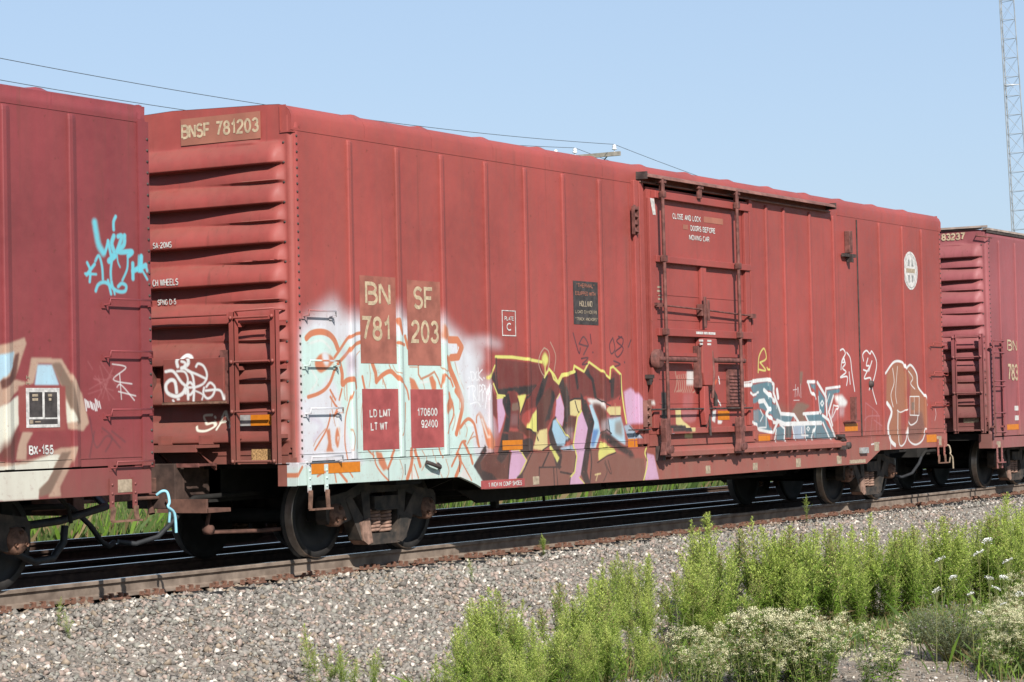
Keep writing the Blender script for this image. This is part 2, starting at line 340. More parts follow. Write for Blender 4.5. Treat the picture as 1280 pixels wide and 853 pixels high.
MARKS_MAIN=[
('P','W',0.16,0,0.88,[(-0.1,1.93),(-0.04,2.25),(0.13,2.48),(0.42,2.6),(0.71,2.74),(0.84,2.58),(1.17,2.56),(1.47,2.58),(1.77,2.64),(1.91,2.68),(2.02,2.54),(2.4,2.53),(2.78,2.6),(2.92,2.49),(3.22,2.35),(3.46,2.27),(3.66,2.22),(3.62,2.11),(3.48,1.96),(3.44,1.78),(3.64,1.62),(3.77,1.39),(3.76,1.12),(3.51,0.94),(3.49,0.65),(3.07,0.77),(-0.14,0.78)]),
('P','W',0.06,0,1,[(0.04,2.17),(0.3,2.46),(1.02,2.48),(1.93,2.54),(2.82,2.47),(3.05,2.3),(3.38,2.16),(3.51,1.94),(3.48,1.67),(3.63,1.39),(3.51,1.12),(3.49,0.65),(-0.0,0.78),(-0.01,1.52)]),
('P','M',0.05,0,1,[(0.1,2.33),(0.37,2.39),(0.65,2.3),(1.01,2.27),(1.92,2.37),(2.85,2.29),(3.12,1.94),(3.29,1.67),(3.35,1.31),(3.43,0.85),(3.49,0.65),(1.55,0.72),(0.97,1.18),(0.7,1.85),(0.56,1.93),(0.42,1.76),(0.08,1.68)]),
('P','M',0.02,0,1,[(0.0,1.0),(3.51,1.03),(3.53,0.65),(-0.03,0.78)]),
('P','W',0.05,0,1,[(0.03,1.64),(0.56,1.85),(0.58,1.52),(0.37,1.31),(0.09,1.07)]),
('P','W',0.05,0,1,[(0.25,1.69),(0.55,1.74),(0.56,1.53),(0.29,1.28),(0.21,1.21),(0.21,1.48)]),
('P','W',0.05,0,1,[(0.86,2.16),(1.07,2.24),(1.15,2.22),(1.12,1.93),(0.9,1.93)]),
('P','G',0.06,0,0.5,[(0.96,2.13),(1.07,2.15),(1.07,2.02),(0.92,2.01)]),
('S','O',0.012,1,1,0.065,[(0.2,2.31),(0.29,2.36),(0.45,2.38),(0.59,2.36),(0.69,2.3),(0.75,2.21)]),
('S','O',0.012,1,1,0.035,[(0.69,2.12),(0.8,2.21),(0.93,2.32),(1.04,2.36),(1.16,2.38),(1.33,2.39)]),
('S','O',0.012,1,1,0.04,[(0.21,1.71),(0.37,1.74),(0.51,1.79),(0.61,1.87),(0.68,1.98),(0.76,2.06),(0.91,2.16),(1.01,2.24),(1.18,2.29)]),
('P','O',0.012,1,1,[(0.42,2.14),(0.52,2.16),(0.64,2.13),(0.68,2.08),(0.56,2.0),(0.44,1.96),(0.36,2.0),(0.34,2.07)]),
('P','W',0.02,1,1,[(0.47,2.16),(0.55,2.17),(0.59,2.13),(0.58,2.04),(0.52,2.03),(0.48,2.09)]),
('S','O',0.012,1,1,0.056,[(0.78,2.06),(0.82,1.95),(0.82,1.84),(0.9,1.88),(1.02,1.89),(1.06,1.81)]),
('S','O',0.012,1,1,0.026,[(0.81,1.79),(0.76,1.68)]),
('S','O',0.012,1,1,0.026,[(0.6,1.78),(0.69,1.68)]),
('S','O',0.012,0,1,0.057,[(1.38,2.06),(1.44,1.96),(1.45,1.87)]),
('S','O',0.012,1,1,0.051,[(1.45,1.87),(1.57,1.94),(1.72,1.98),(1.83,1.93),(1.91,1.88)]),
('S','o',0.012,1,1,0.015,[(1.7,2.05),(1.76,1.96)]),
('S','o',0.012,1,1,0.015,[(1.57,1.91),(1.63,1.8)]),
('S','O',0.012,1,1,0.036,[(1.19,1.92),(1.23,1.79)]),
('S','O',0.012,1,1,0.026,[(0.6,1.71),(0.68,1.63),(0.72,1.59),(0.66,1.51)]),
('S','O',0.012,1,1,0.023,[(0.31,1.17),(0.51,1.36),(0.58,1.48),(0.59,1.53)]),
('P','O',0.012,0,1,[(0.52,1.37),(0.58,1.38),(0.61,1.18),(0.64,1.15),(0.51,1.15),(0.55,1.24)]),
('P','O',0.012,1,1,[(0.7,1.38),(0.75,1.39),(0.76,1.32),(0.73,1.2),(0.7,1.19),(0.67,1.27)]),
('P','W',0.012,0,1,[(0.71,1.3),(0.74,1.3),(0.72,1.23)]),
('S','O',0.012,1,1,0.019,[(0.99,1.76),(0.94,1.66),(0.87,1.5),(0.85,1.35),(0.85,1.21),(0.89,1.06)]),
('S','o',0.012,1,1,0.015,[(1.07,1.76),(1.07,1.59),(1.08,1.35),(1.06,1.17)]),
('S','O',0.012,1,1,0.021,[(1.36,1.12),(1.39,1.0),(1.49,0.9),(1.63,0.81)]),
('P','O',0.012,0,1,[(1.41,1.13),(1.52,1.11),(1.56,1.04),(1.62,0.94),(1.53,0.92),(1.45,1.0)]),
('S','O',0.012,1,1,0.036,[(1.62,0.94),(1.76,1.13)]),
('S','O',0.012,1,1,0.018,[(1.27,1.14),(1.38,1.08)]),
('S','O',0.012,1,1,0.02,[(0.63,0.94),(0.66,0.83)]),
('S','O',0.012,1,1,0.032,[(0.72,0.93),(0.85,0.83)]),
('S','O',0.012,1,1,0.018,[(0.9,0.93),(0.96,0.87)]),
('S','O',0.012,1,1,0.023,[(0.44,0.94),(0.33,0.9)]),
('S','O',0.012,1,1,0.031,[(-0.05,0.87),(0.07,1.0)]),
('S','K',0.012,1,0.5,0.021,[(1.63,0.94),(1.63,0.82)]),
('P','O',0.02,0,1,[(2.77,2.51),(2.88,2.47),(2.91,2.37),(2.82,2.33),(2.75,2.36)]),
('S','O',0.012,0,1,0.082,[(2.91,2.34),(3.08,2.34),(3.17,2.26),(3.09,2.15),(2.94,2.14)]),
('S','O',0.012,1,1,0.082,[(2.86,2.13),(2.92,2.01),(3.01,1.89),(3.1,1.76),(3.16,1.66)]),
('S','O',0.012,1,1,0.064,[(1.88,2.53),(1.94,2.4)]),
('S','O',0.012,1,1,0.046,[(2.02,2.36),(2.07,2.24)]),
('S','O',0.012,1,1,0.036,[(1.87,2.29),(2.0,2.27)]),
('S','o',0.012,0,1,0.025,[(2.27,2.05),(2.27,1.95),(2.32,1.9),(2.48,1.94),(2.59,1.98),(2.66,1.91),(2.72,1.81)]),
('P','O',0.012,0,1,[(2.48,1.92),(2.55,1.94),(2.62,1.86),(2.62,1.78),(2.54,1.77)]),
('S','O',0.012,0,1,0.028,[(2.73,1.81),(2.77,1.95),(2.92,1.9),(2.97,1.82)]),
('S','O',0.012,1,1,0.047,[(2.88,1.74),(2.91,1.66)]),
('S','O',0.012,1,1,0.027,[(1.75,1.99),(1.92,1.88),(2.03,1.79),(2.07,1.68)]),
('P','O',0.012,0,1,[(2.09,1.92),(2.19,1.89),(2.28,1.78),(2.12,1.78)]),
('P','O',0.012,1,1,[(2.8,1.63),(2.91,1.69),(2.97,1.62),(2.91,1.56),(2.81,1.51)]),
('S','O',0.012,1,1,0.025,[(2.91,1.66),(2.97,1.58),(2.96,1.48),(2.88,1.38),(2.81,1.3)]),
('S','O',0.012,1,1,0.066,[(3.03,1.77),(3.13,1.68),(3.16,1.59),(3.09,1.43),(3.02,1.29)]),
('S','O',0.012,1,1,0.041,[(3.11,1.36),(3.21,1.43),(3.3,1.45),(3.4,1.39),(3.45,1.27),(3.49,1.14)]),
('S','O',0.012,1,1,0.026,[(3.45,1.41),(3.46,1.48),(3.53,1.52)]),
('P','O',0.012,1,1,[(3.5,1.52),(3.57,1.51),(3.74,1.28),(3.84,1.2),(3.82,1.11),(3.68,1.13),(3.57,1.39)]),
('S','o',0.012,1,1,0.017,[(3.25,1.17),(3.38,1.3)]),
('S','O',0.012,1,1,0.031,[(2.89,0.93),(3.05,1.1),(3.13,1.19),(3.21,1.2)]),
('S','O',0.012,1,1,0.041,[(3.17,1.19),(3.27,1.07),(3.33,0.95)]),
('S','O',0.012,1,1,0.057,[(3.05,1.05),(3.07,0.95),(2.97,0.81)]),
('S','O',0.012,1,1,0.019,[(3.08,0.99),(3.3,0.76)]),
('S','O',0.012,1,1,0.055,[(1.99,0.82),(2.08,0.98),(2.1,1.13)]),
('S','O',0.012,1,1,0.049,[(2.17,1.12),(2.25,0.95)]),
('S','O',0.012,1,1,0.018,[(2.13,0.97),(2.21,0.82)]),
('S','O',0.012,1,1,0.023,[(1.75,1.14),(1.73,1.07)]),
('S','o',0.012,1,1,0.018,[(1.9,1.29),(1.98,1.42),(2.0,1.64)]),
('S','O',0.012,1,1,0.022,[(2.65,1.14),(2.71,1.03)]),
('P','V',0.012,0,1,[(2.04,0.82),(2.12,0.92),(2.19,0.81)]),
('P','V',0.012,0,1,[(3.04,0.81),(3.14,0.9),(3.29,0.76)]),
('S','o',0.012,1,0.85,0.01,[(1.15,2.19),(1.07,2.13),(1.04,2.02),(1.06,1.93)]),
('S','o',0.012,1,0.85,0.012,[(0.9,1.87),(0.85,1.79),(0.87,1.68)]),
('S','o',0.012,1,0.85,0.01,[(1.32,2.05),(1.34,1.93),(1.31,1.81)]),
('S','o',0.012,1,0.85,0.011,[(1.77,2.05),(1.83,1.98),(1.92,1.96)]),
('S','o',0.012,1,0.85,0.01,[(1.18,1.64),(1.15,1.5),(1.16,1.36)]),
('S','o',0.012,1,0.85,0.012,[(0.65,1.74),(0.62,1.62),(0.68,1.41)]),
('S','o',0.012,1,0.85,0.013,[(0.96,1.37),(1.0,1.27),(0.97,1.15)]),
('S','o',0.012,1,0.85,0.012,[(0.29,1.21),(0.35,1.28),(0.5,1.38)]),
('S','o',0.012,1,0.85,0.012,[(2.1,2.03),(2.26,2.03)]),
('S','o',0.012,1,0.85,0.012,[(2.34,1.91),(2.39,1.79)]),
('S','o',0.012,1,0.85,0.016,[(2.72,2.04),(2.81,1.99),(2.88,2.0)]),
('S','o',0.012,1,0.85,0.014,[(3.02,2.09),(3.09,1.94),(3.2,1.79)]),
('S','o',0.012,1,0.85,0.013,[(2.93,1.61),(3.0,1.46),(2.94,1.33)]),
('S','o',0.012,1,0.85,0.013,[(3.18,1.43),(3.25,1.34),(3.22,1.25)]),
('S','o',0.012,1,0.85,0.014,[(3.3,1.22),(3.42,1.25),(3.46,1.16)]),
('S','o',0.012,1,0.85,0.011,[(1.85,1.03),(1.91,0.91),(1.88,0.81)]),
('S','o',0.012,1,0.85,0.012,[(2.31,1.12),(2.38,1.02),(2.28,0.9)]),
('S','o',0.012,1,0.85,0.012,[(2.52,1.12),(2.58,0.97),(2.69,0.81)]),
('S','o',0.012,1,0.85,0.013,[(2.77,1.01),(2.83,0.88),(2.78,0.8)]),
('S','V',0.03,1,0.8,0.023,[(0.24,2.02),(0.37,1.88),(0.25,1.77)]),
('S','V',0.03,1,0.8,0.026,[(0.27,2.26),(0.47,2.29),(0.62,2.21)]),
('S','V',0.03,1,0.8,0.026,[(0.79,1.69),(0.72,1.47),(0.77,1.3)]),
('S','V',0.03,1,0.8,0.021,[(0.97,1.59),(1.02,1.37)]),
('S','V',0.03,1,0.8,0.028,[(2.3,1.86),(2.46,1.87)]),
('S','V',0.03,1,0.8,0.032,[(3.07,2.04),(3.13,1.86)]),
('S','V',0.03,1,0.8,0.028,[(3.07,1.51),(2.99,1.34)]),
('S','V',0.03,1,0.8,0.025,[(3.23,1.38),(3.37,1.38)]),
('S','V',0.03,1,0.8,0.032,[(3.57,1.44),(3.69,1.24)]),
('S','V',0.03,1,0.8,0.022,[(2.37,0.85),(2.65,0.86)]),
('S','H',0.09,1,0.35,0.058,[(0.24,1.5),(0.44,1.42),(0.31,1.28)]),
('S','H',0.09,1,0.35,0.059,[(0.84,2.18),(0.98,2.09),(0.94,1.95)]),
('S','H',0.09,1,0.35,0.064,[(3.34,1.68),(3.48,1.55),(3.7,1.53)]),
('S','H',0.09,1,0.35,0.049,[(3.84,1.42),(3.91,1.27)]),
('P','W',0.12,0,0.55,[(3.11,1.94),(3.35,1.97),(3.79,1.92),(3.78,1.79),(3.75,1.66),(3.1,1.66)]),
('P','W',0.09,0,0.6,[(3.24,2.33),(3.51,2.38),(3.76,2.38),(4.1,2.31),(4.0,2.27),(3.51,2.29),(3.24,2.22)]),
('P','W',0.1,0,0.65,[(3.15,1.76),(3.78,1.76),(3.81,1.37),(3.88,1.21),(3.48,1.5),(3.19,1.51)]),
('P','W',0.04,0,0.9,[(3.43,2.12),(3.48,2.13),(3.49,2.04),(3.43,2.04)]),
('S','w',0.008,1,1,0.014,[(3.35,1.99),(3.38,1.89),(3.44,1.92),(3.41,1.98),(3.34,1.98)]),
('S','w',0.008,1,1,0.014,[(3.49,1.99),(3.45,1.95),(3.47,1.89),(3.51,1.9)]),
('S','w',0.008,1,1,0.014,[(3.51,2.03),(3.53,1.88)]),
('S','w',0.008,1,1,0.014,[(3.6,2.01),(3.52,1.95),(3.6,1.89)]),
('S','w',0.008,1,1,0.014,[(3.27,1.81),(3.39,1.83)]),
('S','w',0.008,1,1,0.014,[(3.31,1.82),(3.3,1.67)]),
('S','w',0.008,1,1,0.014,[(3.4,1.66),(3.39,1.82),(3.45,1.79),(3.4,1.74),(3.46,1.66)]),
('S','w',0.008,1,1,0.014,[(3.49,1.83),(3.5,1.66)]),
('S','w',0.008,1,1,0.014,[(3.53,1.66),(3.53,1.83),(3.59,1.8),(3.53,1.75)]),
('S','w',0.008,1,1,0.014,[(3.6,1.65),(3.59,1.83),(3.65,1.81),(3.61,1.75)]),
('S','w',0.008,1,1,0.014,[(3.65,1.83),(3.68,1.74)]),
('S','w',0.008,1,1,0.015,[(3.72,1.85),(3.65,1.57)]),
('S','w',0.008,1,1,0.015,[(3.75,1.83),(3.71,1.67)]),
('S','w',0.008,1,1,0.014,[(3.31,1.92),(3.32,1.91)]),
('S','w',0.008,1,1,0.014,[(3.63,1.92),(3.64,1.91)]),
('S','w',0.008,1,1,0.014,[(3.33,1.62),(3.48,1.64),(3.55,1.59)]),
('P','R',0.012,0,1,[(3.91,2.14),(4.92,2.09),(5.02,1.93),(4.83,1.83),(3.93,1.79),(3.9,2.01)]),
('P','K',0.012,0,1,[(3.93,1.79),(4.81,1.84),(4.59,1.71),(4.49,1.73),(4.41,1.71),(4.36,1.75),(4.16,1.76),(4.13,1.72),(3.93,1.72),(3.89,1.77),(3.86,1.86),(3.77,1.91),(3.88,2.01),(3.91,1.83)]),
('P','R',0.012,0,1,[(3.81,1.78),(3.9,1.68),(3.9,1.44),(3.81,1.5)]),
('P','Y',0.012,0,1,[(3.9,1.72),(4.08,1.72),(4.05,1.66),(3.93,1.66)]),
('P','I',0.012,0,1,[(3.91,1.68),(4.05,1.69),(4.04,1.62),(4.09,1.51),(4.05,1.42),(3.96,1.29),(3.93,1.29),(3.92,1.44)]),
('P','K',0.012,0,1,[(4.05,1.7),(4.18,1.75),(4.22,1.62),(4.23,1.49),(4.16,1.28),(4.02,1.29),(4.11,1.49),(4.03,1.64)]),
('P','R',0.012,0,1,[(4.18,1.75),(4.31,1.78),(4.38,1.67),(4.4,1.57),(4.37,1.33),(4.18,1.34),(4.22,1.62)]),
('P','L',0.012,0,0.9,[(4.24,1.62),(4.41,1.64),(4.4,1.54),(4.23,1.53)]),
('P','G',0.04,0,0.45,[(4.22,1.51),(4.37,1.5),(4.37,1.36),(4.2,1.36)]),
('P','Y',0.012,0,1,[(4.37,1.71),(4.58,1.73),(4.43,1.5),(4.42,1.62)]),
('P','R',0.012,0,1,[(4.59,1.7),(5.02,1.93),(5.16,1.98),(5.37,1.82),(5.34,1.7),(5.22,1.62),(5.19,1.46),(4.99,1.27),(4.81,1.27),(4.82,1.57),(4.66,1.57),(4.48,1.49),(4.4,1.28),(4.36,1.28),(4.43,1.5)]),
('P','U',0.012,0,1,[(4.82,1.57),(4.96,1.73),(5.18,1.83),(5.2,1.62),(5.05,1.43),(4.99,1.27),(4.81,1.27)]),
('P','K',0.012,0,1,[(4.8,1.67),(4.98,1.93),(5.1,1.96),(4.97,1.73),(4.82,1.59),(4.79,1.57)]),
('P','K',0.012,0,1,[(5.18,1.78),(5.23,1.75),(5.26,1.7),(5.11,1.43),(5.0,1.4),(5.14,1.62)]),
('P','I',0.012,0,1,[(5.36,1.7),(5.45,1.56),(5.46,1.43),(5.4,1.34),(5.24,1.44),(5.27,1.56)]),
('P','K',0.012,0,1,[(5.37,1.83),(5.45,1.92),(5.56,1.75),(5.6,1.55),(5.57,1.45),(5.48,1.26),(5.39,1.26),(5.47,1.45),(5.46,1.62)]),
('P','R',0.012,0,1,[(5.45,1.92),(5.73,1.98),(5.76,1.68),(5.58,1.63)]),
('P','E',0.012,0,1,[(5.58,1.64),(5.78,1.68),(5.77,1.48),(5.59,1.49)]),
('P','E',0.012,0,1,[(4.57,1.36),(4.66,1.46),(4.74,1.49),(4.81,1.55),(4.81,1.27),(4.57,1.28)]),
('P','B',0.012,0,1,[(3.48,0.95),(3.65,1.05),(3.87,1.03),(3.97,0.93),(4.15,1.05),(4.67,1.04),(5.33,1.05),(5.75,1.03),(5.73,0.58),(4.39,0.61),(4.34,0.63),(4.09,0.7),(3.64,0.77)]),
('P','U',0.012,0,1,[(3.48,0.95),(3.65,1.05),(3.87,1.03),(3.97,0.93),(4.15,1.05),(4.2,0.93),(4.1,0.74),(3.64,0.78),(3.5,0.85)]),
('P','K',0.012,0,1,[(3.35,0.92),(3.63,1.15),(3.66,1.08),(3.49,0.95),(3.52,0.87),(3.66,0.83),(3.74,0.82),(3.87,0.74),(3.55,0.74)]),
('P','K',0.012,0,1,[(4.01,1.29),(4.15,1.27),(4.16,1.06),(3.97,0.93),(3.86,0.98),(3.95,1.15)]),
('P','U',0.012,0,1,[(4.15,1.3),(4.39,1.29),(4.49,1.27),(4.49,1.11),(4.14,1.12)]),
('P','K',0.012,0,1,[(4.42,1.18),(4.78,1.26),(4.68,1.08),(4.51,0.97),(4.41,1.06)]),
('P','I',0.012,0,1,[(4.2,1.08),(4.38,1.08),(4.53,0.95),(4.48,0.87),(4.26,0.71),(4.09,0.72),(4.15,0.93)]),
('S','Y',0.012,0,1,0.02,[(4.38,1.08),(4.53,0.95),(4.34,0.76),(4.24,0.72)]),
('P','K',0.012,0,1,[(4.3,0.76),(4.44,0.82),(4.41,0.64),(4.32,0.65)]),
('P','U',0.012,0,1,[(4.4,1.45),(4.57,1.33),(4.81,1.28),(4.72,1.14),(4.49,1.27),(4.39,1.29)]),
('P','E',0.012,0,1,[(4.86,1.3),(5.05,1.32),(5.05,1.1),(4.93,1.06),(4.7,1.08),(4.78,1.2)]),
('P','Y',0.012,0,1,[(4.56,1.33),(4.63,1.44),(4.81,1.54),(4.81,1.28),(4.68,1.28),(4.61,1.31)]),
('P','K',0.012,0,1,[(5.07,1.27),(5.19,1.43),(5.26,1.46),(5.55,1.21),(5.56,1.18),(5.33,1.06),(5.37,0.98),(5.31,0.82),(5.22,0.86),(5.11,1.12)]),
('P','J',0.012,0,1,[(5.19,1.41),(5.26,1.43),(5.51,1.2),(5.45,1.1),(5.27,1.11),(5.16,1.3)]),
('P','Y',0.012,0,1,[(5.1,1.14),(5.31,0.96),(5.25,0.9),(5.09,1.08)]),
('P','J',0.012,0,0.8,[(5.33,1.08),(5.64,1.11),(5.7,1.04),(5.39,1.05)]),
('S','k',0.012,0,1,0.017,[(4.82,0.86),(5.34,0.85)]),
('S','k',0.012,1,1,0.027,[(4.9,0.87),(5.05,1.03)]),
('S','k',0.012,1,1,0.02,[(5.16,0.85),(5.17,0.62)]),
('S','k',0.012,0,1,0.024,[(5.32,0.79),(5.64,0.75),(5.72,0.99)]),
('S','k',0.012,1,1,0.015,[(5.23,0.85),(5.25,0.62)]),
('P','R',0.012,0,1,[(5.39,1.85),(5.46,1.93),(5.72,1.97),(5.76,2.04),(5.96,1.99),(6.11,2.1),(6.45,1.98),(6.65,1.9),(6.72,2.02),(6.89,1.96),(6.92,1.72),(6.76,1.66),(6.49,1.61),(6.29,1.67),(6.01,1.7),(5.89,1.67),(5.58,1.64)]),
('P','K',0.012,0,1,[(5.34,1.85),(5.46,1.92),(5.58,1.62),(5.55,1.26),(5.44,1.26),(5.48,1.56)]),
('P','K',0.012,0,1,[(5.73,2.0),(5.79,2.01),(5.84,1.81),(5.8,1.77)]),
('P','K',0.012,0,1,[(5.98,1.99),(6.09,2.05),(6.13,1.97),(6.22,1.91),(6.29,1.67),(6.23,1.67),(6.17,1.89)]),
('P','I',0.012,0,1,[(5.28,1.67),(5.37,1.74),(5.47,1.56),(5.41,1.34),(5.27,1.4)]),
('P','E',0.012,0,1,[(5.58,1.64),(5.72,1.67),(5.89,1.65),(5.89,1.54),(5.76,1.45),(5.58,1.47)]),
('P','U',0.012,0,1,[(5.52,1.47),(5.77,1.45),(5.71,1.26),(5.48,1.26)]),
('S','k',0.012,1,1,0.017,[(5.74,1.64),(5.83,1.5),(5.97,1.56)]),
('P','V',0.03,0,1,[(6.03,1.67),(6.41,1.65),(6.49,1.55),(6.4,1.47),(6.12,1.61)]),
('P','K',0.012,0,1,[(5.88,1.74),(6.0,1.63),(6.21,1.39),(6.16,1.25),(6.03,1.25),(5.91,1.54)]),
('P','I',0.012,0,1,[(5.8,1.45),(5.9,1.52),(6.05,1.31),(5.95,1.04),(5.88,0.86),(5.84,0.76),(5.78,0.71),(5.91,0.63),(5.54,0.63),(5.57,0.73),(5.67,0.78),(5.73,0.97),(5.67,1.11)]),
('S','Y',0.012,0,1,0.028,[(5.89,1.52),(5.79,1.45),(5.67,1.11),(5.73,0.97),(5.67,0.78),(5.56,0.72)]),
('P','G',0.04,0,0.7,[(5.46,1.32),(5.68,1.33),(5.67,1.17),(5.48,1.2)]),
('P','j',0.012,0,1,[(6.09,1.59),(6.17,1.6),(6.32,1.4),(6.36,1.24),(6.23,1.06),(6.08,1.06),(6.21,1.36)]),
('P','N',0.03,0,1,[(6.18,1.29),(6.33,1.29),(6.18,1.07),(6.11,1.09)]),
('P','U',0.04,0,1,[(6.17,1.61),(6.38,1.6),(6.51,1.47),(6.39,1.29),(6.32,1.4)]),
('P','G',0.05,0,1,[(6.39,1.4),(6.63,1.43),(6.66,1.23),(6.37,1.26)]),
('P','j',0.02,0,1,[(6.57,1.41),(6.9,1.44),(6.98,1.28),(7.01,1.08),(6.62,1.19)]),
('P','L',0.06,0,0.6,[(6.75,1.37),(6.92,1.4),(6.94,1.18),(6.74,1.23)]),
('P','E',0.012,0,1,[(6.61,1.57),(6.91,1.57),(6.9,1.45),(6.63,1.46),(6.51,1.53)]),
('S','k',0.012,1,1,0.014,[(6.63,1.45),(6.9,1.45)]),
('S','o',0.012,1,0.6,0.025,[(6.76,1.6),(6.76,1.46)]),
('P','K',0.012,0,1,[(6.61,1.9),(6.76,1.93),(6.72,1.68),(6.66,1.68),(6.65,1.85)]),
('P','B',0.012,0,1,[(6.06,1.03),(6.29,1.04),(6.25,0.88),(6.73,0.99),(7.2,0.91),(7.48,0.9),(7.51,0.62),(6.04,0.62)]),
('P','K',0.012,0,1,[(5.91,1.63),(6.01,1.66),(6.21,1.38),(6.15,1.27),(6.04,0.96),(5.98,0.77),(6.06,0.62),(5.91,0.63),(5.82,0.75),(5.92,1.01),(6.05,1.3)]),
('P','K',0.02,0,1,[(6.39,1.26),(6.62,1.22),(6.91,1.08),(7.15,1.01),(7.24,0.92),(7.11,0.92),(6.76,1.03),(6.36,1.18)]),
('P','Y',0.012,0,1,[(6.35,1.14),(6.7,1.03),(6.73,0.99),(6.55,0.98),(6.28,0.9),(6.27,0.99)]),
('S','k',0.012,1,1,0.012,[(6.44,0.9),(6.54,0.76),(6.6,0.74),(6.52,0.9)]),
('S','k',0.012,1,1,0.012,[(6.39,0.64),(6.49,0.76),(6.43,0.87)]),
('S','E',0.012,1,0.8,0.024,[(6.18,0.73),(6.32,0.74)]),
('S','E',0.012,1,0.7,0.024,[(6.25,0.74),(6.2,0.66)]),
('P','I',0.02,0,1,[(7.0,1.75),(7.19,1.8),(7.32,1.73),(7.45,1.65),(7.42,1.35),(7.07,1.34)]),
('P','I',0.012,0,1,[(7.57,0.96),(7.76,0.93),(7.88,0.62),(7.49,0.62)]),
('P','J',0.012,0,0.8,[(6.98,1.32),(7.13,1.34),(7.4,1.16),(7.09,1.15)]),
('S','Y',0.012,1,1,0.029,[(7.55,1.03),(7.51,0.96),(7.57,0.84),(7.46,0.62)]),
('S','k',0.012,1,1,0.011,[(7.13,1.32),(7.43,1.15)]),
('S','Y',0.02,0,1,0.03,[(5.19,1.98),(5.23,1.91),(5.35,1.85),(5.43,1.94),(5.71,1.99),(5.74,2.07),(5.98,2.0),(6.11,2.12),(6.45,2.0),(6.64,1.92),(6.66,2.05),(6.73,2.07),(6.93,1.97),(6.94,1.78),(6.99,1.55),(7.05,1.36)]),
('S','Y',0.018,0,1,0.036,[(3.9,2.16),(4.27,2.16),(4.61,2.14),(4.95,2.11)]),
('P','Y',0.03,1,1,[(4.97,2.17),(5.03,2.22),(5.1,2.17),(5.1,2.11),(5.03,2.06),(4.97,2.11)]),
('S','Y',0.012,1,1,0.02,[(5.03,2.08),(5.03,1.94)]),
('S','Y',0.012,0,1,0.034,[(5.01,1.93),(5.12,2.03),(5.24,1.96),(5.33,1.87)]),
('S','Y',0.012,0,1,0.037,[(5.33,1.87),(5.43,1.96),(5.75,2.0)]),
('S','T',0.012,1,1,0.015,[(5.02,2.28),(4.93,2.21),(4.88,2.1),(4.94,1.99),(5.01,1.94)]),
('S','T',0.012,1,1,0.015,[(5.02,2.28),(5.12,2.24),(5.14,2.13),(5.09,2.01)]),
('S','T',0.012,1,1,0.013,[(5.17,2.35),(5.29,2.19),(5.24,2.0)]),
('S','Y',0.012,1,1,0.023,[(3.88,2.06),(3.81,1.97)]),
('S','Y',0.03,1,1,0.042,[(3.78,1.96),(3.71,1.92)]),
('S','Y',0.012,0,1,0.023,[(3.84,1.85),(3.93,1.72),(4.09,1.71)]),
('S','D',0.014,1,1,0.021,[(5.73,2.47),(5.86,2.23),(5.9,2.29)]),
('S','D',0.014,1,1,0.021,[(5.87,2.34),(5.99,2.43),(6.1,2.32),(5.87,2.34)]),
('S','D',0.014,1,1,0.021,[(6.1,2.32),(5.98,2.21)]),
('S','D',0.014,1,1,0.021,[(6.16,2.46),(6.18,2.35)]),
('S','D',0.014,1,1,0.021,[(6.21,2.24),(6.22,2.24)]),
('S','D',0.014,1,1,0.021,[(5.92,2.16),(6.09,2.17),(5.94,2.09),(6.07,2.1)]),
('S','D',0.014,1,1,0.021,[(6.74,2.43),(6.65,2.34),(6.69,2.23),(6.79,2.29),(6.75,2.41)]),
('S','D',0.014,1,1,0.021,[(6.98,2.45),(6.84,2.39),(7.01,2.3),(6.87,2.19),(6.79,2.25),(6.97,2.33),(7.01,2.42),(6.89,2.45)]),
('S','D',0.014,1,1,0.022,[(7.22,2.41),(7.15,2.32)]),
('S','D',0.014,1,1,0.021,[(6.75,2.14),(6.92,2.1),(6.78,2.07)]),
('S','D',0.014,1,1,0.021,[(7.03,2.13),(7.04,2.12)]),
('S','K',0.012,0,1,0.023,[(3.91,2.14),(3.9,2.01),(3.93,1.79)]),
('S','K',0.012,0,1,0.02,[(4.37,1.33),(4.41,1.57),(4.38,1.67)]),
('S','K',0.012,0,1,0.02,[(4.43,1.49),(4.59,1.7),(4.81,1.83)]),
('S','K',0.012,0,1,0.017,[(4.82,1.57),(4.81,1.27)]),
('S','K',0.012,0,1,0.02,[(4.15,1.05),(4.1,0.73)]),
('S','K',0.012,0,1,0.02,[(4.68,1.06),(4.45,0.82)]),
('S','K',0.012,0,1,0.02,[(4.57,1.32),(4.78,1.26),(4.83,1.18)]),
('S','K',0.012,0,1,0.017,[(4.93,1.06),(5.05,1.1),(5.12,1.12)]),
('S','K',0.012,0,1,0.017,[(4.82,0.86),(4.81,0.74)]),
('S','K',0.012,0,1,0.02,[(5.58,1.64),(5.72,1.67),(5.91,1.67)]),
('S','K',0.012,0,1,0.017,[(6.29,1.67),(6.49,1.61),(6.64,1.58)]),
('S','K',0.012,0,1,0.018,[(6.92,1.96),(6.92,1.72),(6.88,1.66)]),
('S','K',0.012,0,1,0.017,[(5.56,0.72),(5.54,0.64)]),
('S','K',0.012,0,1,0.021,[(6.08,1.06),(6.1,0.88),(6.04,0.63)]),
('S','K',0.012,0,1,0.017,[(6.36,1.24),(6.51,1.29),(6.65,1.23)]),
('S','K',0.012,0,1,0.014,[(6.57,1.41),(6.62,1.22)]),
('S','K',0.012,0,1,0.016,[(6.73,0.99),(6.49,0.95),(6.25,0.88)]),
('S','Y',0.012,0,1,0.015,[(4.38,1.08),(4.23,1.08)]),
('S','Y',0.012,0,1,0.015,[(3.91,1.68),(4.05,1.69)]),
('S','Y',0.012,0,1,0.013,[(4.81,1.28),(4.78,1.17)]),
